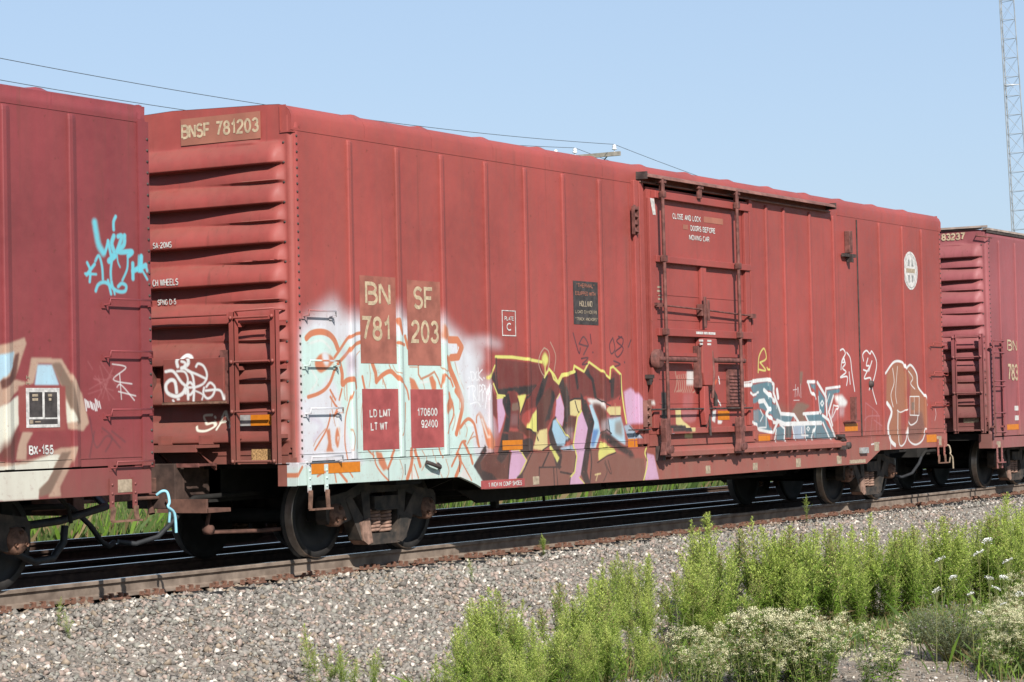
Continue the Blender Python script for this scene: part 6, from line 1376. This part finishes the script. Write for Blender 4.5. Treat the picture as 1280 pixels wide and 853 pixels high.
MB().tube([(X0(-4.3), -0.9, 0.55), (X0(-3.75), -0.9, 0.50), (X0(-3.45), -0.9, 0.34), (X0(-3.2), -0.9, 0.24), (X0(-2.95), -0.9, 0.26), (X0(-2.8), -0.9, 0.40), (X0(-2.78), -0.9, 0.55)], 0.035, 8).build('air_hose', M['rubber'], lc)
MB().box(X0(-3.72), X0(-3.58), -1.0, -0.88, 0.45, 0.95).build('pipe_bracket', M['undercarriage'], lc)
MB().tube([(X0(-3.1), -1.1, 0.84), (X0(-2.95), -1.1, 0.72), (X0(-2.92), -1.1, 0.58)], 0.02, 7).build('release_rod', M['undercarriage'], lc)
MB().box(X0(-2.42), X0(-2.2), -1.3, 1.3, 0.84, 1.03).build('end_bracket', M['brown_dust'], lc)

# ---------------- car on the right
RX = 20.60
rc_ = thing('boxcar', 'pinkish red boxcar at the right edge, number 83237 on its end above a tall ladder', 'boxcar', (RX, 0, 0), 'red boxcars coupled in the train')
P3 = car_paint('faded pinkish red boxcar paint', rc_, (0.215, 0.060, 0.066), (0.18, 0.09, 0.075), seed=29.0, streak=0.2)
RRX = [0.66+0.86*k for k in range(20)]
body(rc_, L, 4.46, 4.60, 0.74, 0.94, P3, P3, RRX, {'trucks': [2.45, L-2.45], 'roof_bays': 14})
s3 = sill(rc_, [(0.03, 0.735), (L, 0.735), (L, 0.93), (0.03, 0.93)], P3)
MB().box(-0.03, L+0.03, -WY-0.03, -WY+0.06, 4.585, 4.62).box(-0.05, -0.01, -WY-0.03, 1.5, 4.625, 4.66).build('roof_edge', M['roof_edge'], rc_)
MB().box(-0.02, L+0.02, -WY-0.018, -WY-0.006, 4.535, 4.583).box(-0.03, -0.008, -1.45, 1.45, 4.60, 4.624).build('roof_flashing', M['dark_hardware'], rc_)
ladder_end(rc_, -0.19, -0.93, -1.435, 1.04, 2.72, (2.70, 2.35, 1.72, 1.06), P3)
MB().box(-0.17, -0.03, -0.70, -0.62, 1.3, 2.4).box(-0.17, -0.03, -0.52, -0.46, 1.3, 2.4).build('brake_bracket', M['hardware'], rc_)
sl_ = MB()
for x in (0.225, 0.72): sl_.box(x-0.03, x+0.03, -WY-0.085, -WY-0.065, 0.95, 2.66).box(x-0.03, x+0.03, -WY-0.08, -WY-0.002, 2.5, 2.53).box(x-0.03, x+0.03, -WY-0.08, -WY-0.002, 1.1, 1.13)
sl_ = sl_.build('ladder', P3, rc_)
sl_.location.x = -0.24
for z in (2.63, 2.42, 1.92, 1.83, 1.36, 1.02): MB().tube([(0.20, -WY-0.09, z), (0.76, -WY-0.09, z)], 0.012, 6).build('rung', P3, sl_)
stirrup(rc_, 0.18, 0.42, 0.80, 0.49, P3, P3)
MB().box(0.80, 1.42, -WY-0.004, -WY-0.0015, 1.048, 1.145).build('reflector', M['orange_reflector'], rc_)
MB().box(0.195, 0.394, -WY-0.0155, -WY-0.0125, 0.75, 0.856).build('marker_patch', M['pale_sheet'], rc_)
for z in (1.39, 1.215): MB().box(1.23, 1.52, yb-0.002, yb, z, z+0.085).build('marker_patch', M['stencil_white'], rc_)
MB().box(-0.03, -0.025, -1.30, -1.02, 1.20, 1.31).build('marker_patch', M['pale_sheet'], rc_)
lettering('BN', 'side', (0.94, 2.665, 1.44, 2.460), M['stencil_cream'], rc_, y1, bold=0.006); lettering('783', 'side', (0.93, 2.23, 1.46, 1.93), M['stencil_cream'], rc_, y1, bold=0.006)
lettering('83237', 'end', (-0.71, 4.56, -1.13, 4.43), M['stencil_cream'], rc_, -0.012, bold=0.03)
MB().tube([(-0.01, -1.36, 4.52), (-0.07, -1.36, 4.48), (-0.08, -WY-0.06, 4.45), (0.10, -WY-0.06, 4.44), (0.16, -WY-0.002, 4.46)], 0.012, 6).build('corner_handhold', M['hardware'], rc_)
coupler_gear(rc_, 0, -1, (M['undercarriage'], M['undercarriage']))

# ------------------------------------------------------------------ pole line and mast behind the train
PX, PY = 46.0, 20.5
pole = thing('utility_pole', 'wooden utility pole with crossarm rising behind the boxcar roof', 'pole', (PX, PY, gz(PY)), 'utility poles behind the train')
def make_pole(root):
    b = -root.location.z
    MB().tube([(0, 0, 0), (0.02, 0, 9.4+b)], [0.16, 0.11], 12).build('pole', M['timber_pole'], root)
    arm = MB().box(-0.20, -0.10, -1.22, 1.25, 9.52+b-0.32, 9.64+b-0.32)
    arm = MB().prism([(-1.22, 9.60+b), (1.25, 9.60+b), (1.25, 9.73+b), (-1.22, 9.73+b)], 0, -0.20, -0.10)
    a = arm.build('crossarm', M['timber_pole'], root)
    MB().tube([(-0.12, -0.75, 9.62+b), (0.0, 0.0, 9.0+b)], 0.02, 6).tube([(-0.12, 0.75, 9.62+b), (0.0, 0.0, 9.0+b)], 0.02, 6).build('arm_brace', M['galvanised'], root)
    for y in (-1.02, 0.40, 1.1):
        MB().tube([(-0.15, y, 9.73+b), (-0.15, y, 9.82+b)], 0.018, 6).lathe([(0.03, 0), (0.075, 0.01), (0.075, 0.05), (0.045, 0.07), (0.065, 0.09), (0.06, 0.14), (0.03, 0.17), (0.001, 0.175)], (-0.15, y, 9.79+b), 2, 12).build('insulator', M['porcelain'], root)
make_pole(pole)
def span(x0, z0, x1, z1, sag, y0, y1, n=40):
    return [(x0+(x1-x0)*t, y0+(y1-y0)*t, z0+(z1-z0)*t-4*sag*t*(1-t)) for t in np.arange(n+1)/n]
def wire(label, y, zp, zl, sagl):
    pts = span(2.0, zl, PX-0.15, zp, sagl, y, y)[:-1]+span(PX-0.15, zp, PX+58, zp-0.6, 1.35, y, y)
    o = MB().tube(pts, 0.0085, 5).build('overhead_wire', M['wire']); tag(o, label, 'wire'); return o
wire('upper overhead wire sagging across the sky on the near side of the pole', PY-1.02, 9.965, 10.02, 0.66)
wire('lower overhead wire running to the insulator further along the crossarm', PY+0.40, 9.965, 9.97, 0.78)
p2 = pole.copy(); col.objects.link(p2); p2.location = (2.0-0.0, PY, gz(PY)); p2['label'] = 'wooden utility pole of the same line, standing beyond the left edge'
for ch in list(pole.children):
    q = ch.copy(); col.objects.link(q); q.parent = p2
# lattice mast
mast = thing('lattice_mast', 'tall slender grey lattice radio mast beyond the train', 'mast', (122.9, 32.2, -1.2))
def leg_at(k, z):
    w = 1.34-(z+1.2)*0.0170; w = max(w, 0.5)
    c = np.array([122.83, 31.99])+np.array([-0.0108, 0.0324])*(z+1.2)*0.98
    ab = np.array([-0.33, 0.944]); dp = np.array([0.944, 0.33])
    return c+{0: ab*0.5*w, 1: -ab*0.5*w, 2: dp*0.82*w+ab*0.38*w}[k]
OFF = np.array([122.9, 32.2, -1.2])
for k in range(3):
    pts = [np.array([*leg_at(k, z), z])-OFF for z in np.arange(-1.2, 41, 3.0)]
    MB().tube(pts, 0.034, 7).build('mast_leg', M['galvanised'], mast)
zz = -0.6; i = 0
while zz < 39.5:
    mb = MB()
    for a, b in ((0, 1), (1, 2), (2, 0)):
        P0 = np.array([*leg_at(a, zz), zz])-OFF; P1_ = np.array([*leg_at(b, zz), zz])-OFF
        Q0 = np.array([*leg_at(a, zz+1.19), zz+1.19])-OFF; Q1 = np.array([*leg_at(b, zz+1.19), zz+1.19])-OFF
        mb.tube([P0, P1_], 0.014, 5).tube([P0, Q1], 0.008, 4).tube([P1_, Q0], 0.008, 4)
    mb.build('mast_bay', M['galvanised'], mast); zz += 1.19; i += 1
for zc in (21.5, 33.0): MB().tube([np.array([*leg_at(k % 3, zc), zc])-OFF for k in range(4)], 0.035, 6).build('mast_collar', M['galvanised'], mast)

# ------------------------------------------------------------------ vegetation
def leafmat(name, c1, c2, trans=0.35):
    s = NT(name); oi = s.n('ShaderNodeObjectInfo'); tc = s.n('ShaderNodeTexCoord').outputs['Object']
    f = s.mth('ADD', s.mth('MULTIPLY', oi.outputs['Random'], 0.55), s.mth('MULTIPLY', s.noise(tc, 14, 3), 0.45))
    trans = trans; c = s.mix(f, c1, c2); s.l(c, s.b.inputs['Base Color']); s.b.inputs['Roughness'].default_value = 0.55; s.b.inputs['Specular IOR Level'].default_value = 0.25
    tr = s.n('ShaderNodeBsdfTranslucent'); s.l(s.mix(0.3, c, (0.26, 0.36, 0.07)), tr.inputs[0])
    mx = s.n('ShaderNodeMixShader'); mx.inputs[0].default_value = trans
    s.l(s.b.outputs[0], mx.inputs[1]); s.l(tr.outputs[0], mx.inputs[2]); s.l(mx.outputs[0], s.t.nodes['Material Output'].inputs[0])
    return s.m
V_ = {'leaf': leafmat('horseweed leaf', (0.145, 0.260, 0.032), (0.250, 0.375, 0.062), 0.55), 'bud': leafmat('horseweed panicle', (0.50, 0.635, 0.125), (0.64, 0.70, 0.205), 0.55),
      'stem': leafmat('weed stem', (0.15, 0.18, 0.06), (0.22, 0.21, 0.09), 0.1), 'dry': leafmat('dry brown leaf', (0.16, 0.12, 0.06), (0.22, 0.16, 0.08), 0.2),
      'cream': leafmat('creamy flower heads', (0.58, 0.56, 0.34), (0.70, 0.66, 0.44), 0.25), 'white': leafmat('white umbel', (0.70, 0.70, 0.66), (0.78, 0.77, 0.72), 0.2),
      'grey': leafmat('grey green foliage', (0.120, 0.150, 0.085), (0.175, 0.195, 0.115), 0.25), 'mauve': leafmat('mauve flower', (0.25, 0.18, 0.24), (0.33, 0.26, 0.31), 0.2),
      'grass': leafmat('grass blades', (0.085, 0.120, 0.034), (0.150, 0.165, 0.060), 0.3), 'deep': leafmat('deep green leaf', (0.060, 0.105, 0.025), (0.095, 0.145, 0.040), 0.35)}
class LB:
    """fast builder of many small leaf quads with material slots"""
    def __init__(s, mats): s.mats = mats; s.q = []; s.mi = []
    def leaf(s, base, d, L, w, m, droop=0.25):
        d = Vector(d).normalized(); sd = d.cross(Vector((0, 0, 1)));
        sd = sd.normalized() if sd.length > 1e-3 else Vector((1, 0, 0))
        sd = (sd*math.cos(0.6)+d.cross(sd)*math.sin(R.uniform(-.8, .8))).normalized()
        b = Vector(base); mid = b+d*L*0.55; tip = b+d*L-Vector((0, 0, droop*L))
        s.q.append((b, mid-sd*w, tip, mid+sd*w)); s.mi.append(m)
    def stalk(s, a, b, w, m):
        a = Vector(a); b = Vector(b); d = (b-a)
        for an in (0, 1.57):
            sd = Vector((math.cos(an), math.sin(an), 0))*w; s.q.append((a-sd, a+sd, b+sd*0.6, b-sd*0.6)); s.mi.append(m)
    def mesh(s, name):
        V = np.array([[tuple(p) for p in q] for q in s.q], np.float32).reshape(-1, 3); n = len(s.q)
        me = bpy.data.meshes.new(name); me.vertices.add(4*n); me.vertices.foreach_set('co', V.ravel())
        me.loops.add(4*n); me.loops.foreach_set('vertex_index', np.arange(4*n, dtype=np.int32)); me.polygons.add(n)
        me.polygons.foreach_set('loop_start', np.arange(0, 4*n, 4, dtype=np.int32)); me.polygons.foreach_set('loop_total', np.full(n, 4, np.int32))
        for m in s.mats: me.materials.append(V_[m])
        me.polygons.foreach_set('material_index', np.array(s.mi, np.int32)); me.update(calc_edges=True); return me
def horseweed_mesh(style):
    """1 m tall: one to three leafy stalks, each with a feathery panicle of steep branchlets"""
    b = LB(['leaf', 'bud', 'stem', 'dry'])
    for s_ in range((1, 2, 1, 3, 2, 1, 2, 3, 1, 2)[style % 10]):
        H = 1.0 if s_ == 0 else R.uniform(.62, .92); lx, ly = (R.uniform(-.07, .07), R.uniform(-.07, .07)) if s_ == 0 else (R.uniform(-.22, .22), R.uniform(-.22, .22))
        P = lambda t: Vector((lx*t**1.6, ly*t**1.6, t*H))
        for k in range(8): b.stalk(P(k/8), P((k+1)/8), 0.0055*(1-k/12), 2)
        pan0 = R.uniform(0.26, 0.46) if style != 7 else 0.60
        for k in range(120):
            t = 0.03+(pan0+0.12)*k/120; a = R.uniform(0, 6.28); el = R.uniform(-0.1, 0.8)
            d = (math.cos(a)*math.cos(el), math.sin(a)*math.cos(el), math.sin(el)); dry = t < 0.28 and R.random() < 0.45
            b.leaf(P(t), d, R.uniform(0.04, 0.11), R.uniform(0.003, 0.006), 3 if dry else 0, R.uniform(0.1, 0.6))
        nb = 54; wide = R.uniform(0.75, 1.3); brown = R.random() < .15
        for k in range(nb):
            u0 = (k+R.random())/nb; t = pan0+(0.98-pan0)*u0; a = k*2.4+R.uniform(-.7, .7)
            L = wide*(0.018+0.25*min(1.0, (u0+0.25)/0.40)*(1-u0)**0.9)*R.uniform(.45, 1.3); el = R.uniform(0.80, 1.25)
            d = Vector((math.cos(a)*math.cos(el), math.sin(a)*math.cos(el), math.sin(el))); p0 = P(t); out = Vector((d.x, d.y, 0))
            p1 = p0+d*L+out*L*0.15; b.stalk(p0, p1, 0.0016, 2)
            nj = int(6+L*95)
            for j in range(nj):
                u = 0.10+0.90*j/nj; q = p0+d*L*u+out*L*0.15*u*u; a2 = R.uniform(0, 6.28); e2 = R.uniform(0.0, 1.4)
                b.leaf(q, (math.cos(a2)*math.cos(e2), math.sin(a2)*math.cos(e2), math.sin(e2)), R.uniform(0.012, 0.030)*(1.3-0.6*u0), R.uniform(0.0026, 0.0046), (3 if brown and R.random() < .5 else 1) if R.random() < 0.22+0.78*u0**0.8 else 0, 0.05)  # paler buds upward; the darker lower mix also stands in for shading
    return b.mesh('horseweed')
HW = [horseweed_mesh(i) for i in range(10)]
def ztop(h, x, y):
    """the height that reaches the same top when the foot stands on the slope"""
    return max(0.3, -0.95+h-gz(y))
SPOTS = [(-3.93,-1.83,.4),(-4.11,-2.13,.38),(-2.91,-3.74,.71),(-3.11,-3.99,.58),(-2.85,-3.9,.45),(-3.04,-4.18,.56),(-2.78,-4.08,.41),(-2.71,-4.26,.5),(-2.76,-4.92,.47),(-2.95,-5.16,.47),(-2.45,-4.96,.38),(2.52,-2.01,.77),(-0.24,-3.78,.73),(-1.36,-4.54,.85),(-0.78,-4.28,.91),(-1.82,-5.02,.77),(-1.28,-4.77,.9),(-1.76,-5.18,.7),(-2.23,-5.56,.75),(-1.68,-5.41,.78),(-2.15,-5.76,.78),(-2.43,-5.03,.75),(-2.83,-5.47,.66),(-2.76,-5.66,.6),(-2.69,-5.85,.6),(-0.52,-5.01,.78),(-0.49,-5.1,.9),(0.13,-4.85,.91),(-0.14,-5.08,.92),(-0.41,-5.31,.85),(3.01,-3.55,.97),(3.03,-3.62,.95),(3.08,-3.76,.95),(3.11,-3.86,.95),(1.55,-4.47,.81),(-0.96,-5.65,.71),(-1.56,-5.74,.63),(-2.1,-5.89,.61),(-0.32,-5.55,.55),(1.71,-4.93,.85),(2.46,-4.66,.92),(2.49,-4.74,1.0),(4.12,-4.0,1.34),(3.32,-4.52,1.16),(2.58,-4.99,1.0),(2.23,-5.25,1.1),(3.4,-4.78,1.2),(3.44,-4.9,1.2),(3.47,-5.0,1.33),(3.51,-5.1,1.24),(3.53,-5.19,1.2),(3.56,-5.27,1.24),(3.6,-5.39,1.24),(3.63,-5.48,1.16),(4.07,-5.41,1.17),(4.11,-5.53,1.22),(4.56,-5.43,1.24),(4.6,-5.53,1.19),(5.54,-5.3,1.28),(5.11,-5.58,1.13),(5.15,-5.7,1.12),(5.65,-5.64,1.05),(5.69,-5.77,1.1),(6.2,-5.71,1.12),(6.24,-5.84,1.07),(6.77,-5.79,1.14),(6.81,-5.92,1.19),(6.85,-6.05,1.14),(6.89,-6.18,1.14),(6.93,-6.31,1.19),(7.48,-6.26,1.26),(8.06,-6.21,1.38),(7.03,-6.66,1.23)]
extra = []
for x, y, h in SPOTS[12:40]:
    for _ in range(3): extra.append((x+R.uniform(-.45, .4), y+R.uniform(-.30, .25), h*R.uniform(.62, 1.0)))
for x, y, h in SPOTS[34:]:
    for _ in range(4 if x > 2 else 1): extra.append((x+R.uniform(-.55, .75), y+R.uniform(-.32, .25), h*R.uniform(.66, 1.02)))
for k in range(36): # thicket continuing right, out of frame, and farther along the bank
    t = R.random(); extra.append((7.5+9*t+R.uniform(-.6, .6), -6.4-1.2*t+R.uniform(-.5, .7), R.uniform(.8, 1.2)))
def plant_horseweed(x, y, h, label, group):
    o = inst('horseweed', R.choice(HW), None, (x, y, gz(y)-0.02), (R.gauss(0, .07), R.gauss(0, .07), R.uniform(0, 6.28)), (h*R.uniform(.9, 1.45), h*R.uniform(.9, 1.45), h))
    if h < 0.6: o.scale = (h*1.25, h*1.25, h)
    return tag(o, label, 'weed', group)
def place(x):
    for lim, s in ((-2.3, 'small feathery weed of the little clump left of centre on the gravel'), (-1.3, 'feathery yellow green horseweed on the left side of the lower centre clump'), (-0.4, 'feathery yellow green horseweed in the middle of the lower centre clump'), (0.6, 'feathery yellow green horseweed on the right side of the lower centre clump'), (2.4, 'horseweed between the lower centre clump and the right thicket'), (3.3, 'tall feathery horseweed at the left end of the thicket on the right'), (4.3, 'tall feathery horseweed in the thicket behind the cream flowered patch'), (5.9, 'tall feathery horseweed in the thicket, below the far truck of the long boxcar'), (7.2, 'tall feathery horseweed in the thicket, behind the grey green bush')):
        if x < lim: return s
    return 'tall feathery horseweed at the right end of the thicket'
for i, (x, y, h) in enumerate(SPOTS):
    h2 = ztop(h, x, y)
    if i == 42: plant_horseweed(x, y, h2, 'tallest light green horseweed, its pointed tip reaching up against the rail', 'tall weeds')
    elif i == 11: plant_horseweed(x, y, h2, 'thin dark green weed standing alone on the gravel above the centre clump', 'tall weeds')
    elif i < 2: plant_horseweed(x, y, h2, 'low pale weed sprouting at the bottom left of the gravel', 'tall weeds')
    elif i < 8: plant_horseweed(x, y, h2, 'feathery light green weed in the small clump left of centre on the gravel', 'tall weeds')
    elif i < 11: plant_horseweed(x, y, h2, 'short weed at the lower edge between the two left clumps', 'tall weeds')
    elif i < 40: plant_horseweed(x, y, h2, place(max(x, -2.2)), 'tall weeds')
    else: plant_horseweed(x, y, h2, place(x), 'tall weeds')
for x, y, h in extra: plant_horseweed(x, y, ztop(h, x, y), place(max(x, -2.2)), 'tall weeds')
for x, y, h in ((5.2, -1.35, .30), (9.9, -1.25, .35), (13.3, -1.2, .45)): plant_horseweed(x, y, h, 'small green sprout in the ballast just below the rail', 'tall weeds')

def boneset_mesh():
    b = LB(['deep', 'cream', 'stem', 'dry', 'leaf'])
    for k in range(13):
        a = R.uniform(0, 6.28); s = 0.36*math.sqrt(R.random()); top = Vector((math.cos(a)*s, math.sin(a)*s, R.uniform(0.45, 1.0))); base = Vector((top.x*.25, top.y*.25, 0)); b.stalk(base, top, 0.005, 2)
        for j in range(26):
            t = R.uniform(0.08, 1.0); q = base+(top-base)*t; a2 = R.uniform(0, 6.28); e2 = R.uniform(-.2, .8)
            b.leaf(q, (math.cos(a2)*math.cos(e2), math.sin(a2)*math.cos(e2), math.sin(e2)), R.uniform(0.06, 0.13), R.uniform(0.008, 0.016), R.choice((0, 0, 4)), 0.3)
        for c in range(R.choice((3, 5, 7))):
            cc = top+Vector((R.gauss(0, .06), R.gauss(0, .06), R.uniform(-.10, .05))); b.stalk(top-Vector((0, 0, .12)), cc, 0.002, 2); rr = R.uniform(.014, .030); br = R.random() < .12
            for j in range(34):
                q = cc+Vector((R.gauss(0, rr), R.gauss(0, rr), R.gauss(0, rr*.6))); a2 = R.uniform(0, 6.28)
                b.leaf(q, (math.cos(a2)*0.7, math.sin(a2)*0.7, R.uniform(.0, .9)), R.uniform(.010, .020), .006, 3 if br or R.random() < 0.06 else 1, 0)
    return b.mesh('flowering_weed')
BN_ = [boneset_mesh() for _ in range(6)]
for k in range(26):
    t = R.betavariate(2.2, 2.2); x = -1.15+1.75*t+R.gauss(0, .42); y = -6.10-1.35*t+R.gauss(0, .26)-.1; h = R.uniform(.30, .74)
    tag(inst('flowering_weed', R.choice(BN_), None, (x, y, gz(y)-.02), (0, 0, R.uniform(0, 6)), (h, h, h)), 'bushy weed with cream flower heads in the patch at the bottom right of centre', 'weed', 'cream flowered weeds')
for k in range(16):
    x = R.uniform(0.9, 5.2); y = -8.15-0.12*x+R.uniform(-.5, .35)-0.0; h = R.uniform(.42, .70)
    y = -15.72+(x+19.43)*0.345+R.uniform(-.12, .25)
    tag(inst('flowering_weed', R.choice(BN_), None, (x, y, gz(y)-.02), (0, 0, R.uniform(0, 6)), (h, h, h)), 'bushy weed with cream flower heads along the right edge', 'weed', 'cream flowered weeds')
def carrot_mesh():
    b = LB(['leaf', 'white', 'stem', 'cream'])
    top = Vector((R.uniform(-.05, .05), R.uniform(-.05, .05), 1.0)); b.stalk((0, 0, 0), top*0.85, 0.004, 2)
    for j in range(36):
        t = R.uniform(.05, .6); a2 = R.uniform(0, 6.28); b.leaf((top.x*t, top.y*t, t), (math.cos(a2), math.sin(a2), R.uniform(0, .6)), R.uniform(.05, .12), .004, 0, .3)
    for k in range(70):
        a = R.uniform(0, 6.28); r = .045*math.sqrt(R.random()); q = top+Vector((math.cos(a)*r-.0, math.sin(a)*r, -r*r*5+R.uniform(-.010, .010)+(-math.cos(a-3.7))*r*.55))
        if k < 20: b.stalk(top*0.85, q, .0012, 2)
        b.leaf(q, (math.cos(a)*.7, math.sin(a)*.7, R.uniform(-.2, .9)), .016, .007, 1, 0)
    return b.mesh('wild_carrot')
WC = [carrot_mesh() for _ in range(3)]
def hit_h(px, py, r):
    """a point at horizontal range r along the sight line of a measured flower"""
    d = fw*FPX+r2*(px-640)-u2*(py-426.5); return CAM+d*(r/math.hypot(d.x, d.y))
for px, py, r in ((1178, 698, 23.6), (1168, 737, 22.0), (1240, 722, 23.0), (1243, 735, 22.6), (1250, 755, 22.0), (1224, 690, 24.0), (1258, 722, 23.2), (1216, 742, 22.4), (1192, 722, 23.2), (1262, 700, 23.8), (1273, 742, 22.2), (1235, 676, 24.4), (1228, 766, 21.6)):
    q = hit_h(px, py, r); zg = gz(q.y); h = q.z-zg
    tag(inst('wild_carrot', R.choice(WC), None, (q.x, q.y, zg), (0, 0, R.uniform(0, 6)), (max(h, .5), max(h, .5), h)), 'slender stem with a flat white flower head at the right side of the thicket', 'wildflower', 'white umbel flowers')
def bush_mesh():
    b = LB(['grey', 'mauve', 'stem'])
    for k in range(120):
        a = R.uniform(0, 6.28); s = .62*math.sqrt(R.random()); top = Vector((math.cos(a)*s, math.sin(a)*s, (1-.45*(s/.62)**2)*R.uniform(.75, 1.0))); base = Vector((math.cos(a)*s*.2, math.sin(a)*s*.2, 0)); b.stalk(base, top, .004, 2)
        for j in range(34):
            t = R.uniform(.2, 1); q = base+(top-base)*t; a2 = R.uniform(0, 6.28); e2 = R.uniform(0, 1.1); b.leaf(q, (math.cos(a2)*math.cos(e2), math.sin(a2)*math.cos(e2), math.sin(e2)), R.uniform(.05, .11), .006, 0, .2)
        if R.random() < .5:
            for j in range(6): a2 = R.uniform(0, 6.28); b.leaf(top, (math.cos(a2)*.7, math.sin(a2)*.7, .8), .022, .006, 1, 0)
    return b.mesh('knapweed')
BM_ = bush_mesh()
tag(inst('knapweed', BM_, None, (2.35, -7.55, gz(-7.55)), (0, 0, .4), (.78, .70, .60)), 'rounded grey green bush in front of the right thicket', 'bush')
tag(inst('knapweed', BM_, None, (3.6, -6.75, gz(-6.75)), (0, 0, 2.1), (.42, .42, .42)), 'smaller grey green bush behind the rounded one', 'bush')
# grass and low growth round the weeds, and the green bank beyond the tracks
def blades(name, n, px, py, h0, h1, w, mat, tilt=.35):
    x = px(n); y = py(x); gy = np.interp(y, *zip(*[(q, gz(q)) for q in np.arange(-15, 60, 0.1)]))
    h = h0+(h1-h0)*rng.random(n); a = rng.random(n)*6.283; t = rng.normal(0, tilt, n)*h; ca, sa = np.cos(a), np.sin(a); ww = w*(0.6+0.8*rng.random(n))
    V = np.zeros((n, 4, 3)); base = np.stack([x, y, gy-.02], -1)
    side = np.stack([-sa*ww, ca*ww, 0*x], -1); lean = np.stack([ca*t, sa*t, 0*x], -1); upv = np.stack([0*x, 0*x, h], -1)
    V[:, 0] = base-side; V[:, 1] = base+side; V[:, 2] = base+side*.8+lean*.45+upv*.6; V[:, 3] = base+lean+upv
    n4 = 4*n; me = bpy.data.meshes.new(name); me.vertices.add(n4); me.vertices.foreach_set('co', V.ravel().astype(np.float32)); me.loops.add(n4); me.loops.foreach_set('vertex_index', np.arange(n4, dtype=np.int32))
    me.polygons.add(n); me.polygons.foreach_set('loop_start', np.arange(0, n4, 4, dtype=np.int32)); me.polygons.foreach_set('loop_total', np.full(n, 4, np.int32))
    for m in mat: me.materials.append(V_[m])
    me.polygons.foreach_set('material_index', rng.integers(0, len(mat), n).astype(np.int32)); me.update(calc_edges=True)
    o = bpy.data.objects.new(name, me); col.objects.link(o); return stuff(o)
blades('grass', 3800, U(-3.2, 7.5), lambda x: -5.0-0.19*(x+2)+rng.normal(0, .34, len(x)), .08, .30, .0035, ('grass', 'deep', 'grass', 'leaf', 'dry'))
blades('grass', 250, lambda n: rng.normal(4.6, 1.4, n), lambda x: -7.35+.28*(x-3)+rng.normal(0, .30, len(x)), .12, .5, .005, ('grass', 'deep', 'leaf'))
blades('grass', 1000, U(0.6, 6.5), lambda x: -15.6+(x+19.43)*0.345+rng.normal(0, .22, len(x)), .08, .30, .0035, ('grass', 'deep', 'leaf', 'dry'))
blades('ground_cover', 7000, U(-2.5, 8.5), lambda x: -5.35-0.17*x+rng.normal(0, .32, len(x)), .05, .22, .0045, ('deep', 'leaf', 'grey', 'dry', 'deep'), .9)
blades('ground_cover', 2500, U(1.5, 6), lambda x: -15.6+(x+19.43)*0.342+rng.normal(0, .2, len(x)), .05, .24, .0045, ('deep', 'leaf', 'grey', 'dry'), .9)
blades('bank_weeds', 100000, U(-8, 75), lambda x: 8.0+9*rng.random(len(x))**1.4, .15, 1.15, .007, ('grass', 'dry', 'grass', 'leaf', 'deep', 'deep'), .35)
blades('far_grass', 60000, U(-20, 120), lambda x: 17+28*rng.random(len(x)), .4, 1.3, .010, ('grass', 'leaf', 'deep'), .25)
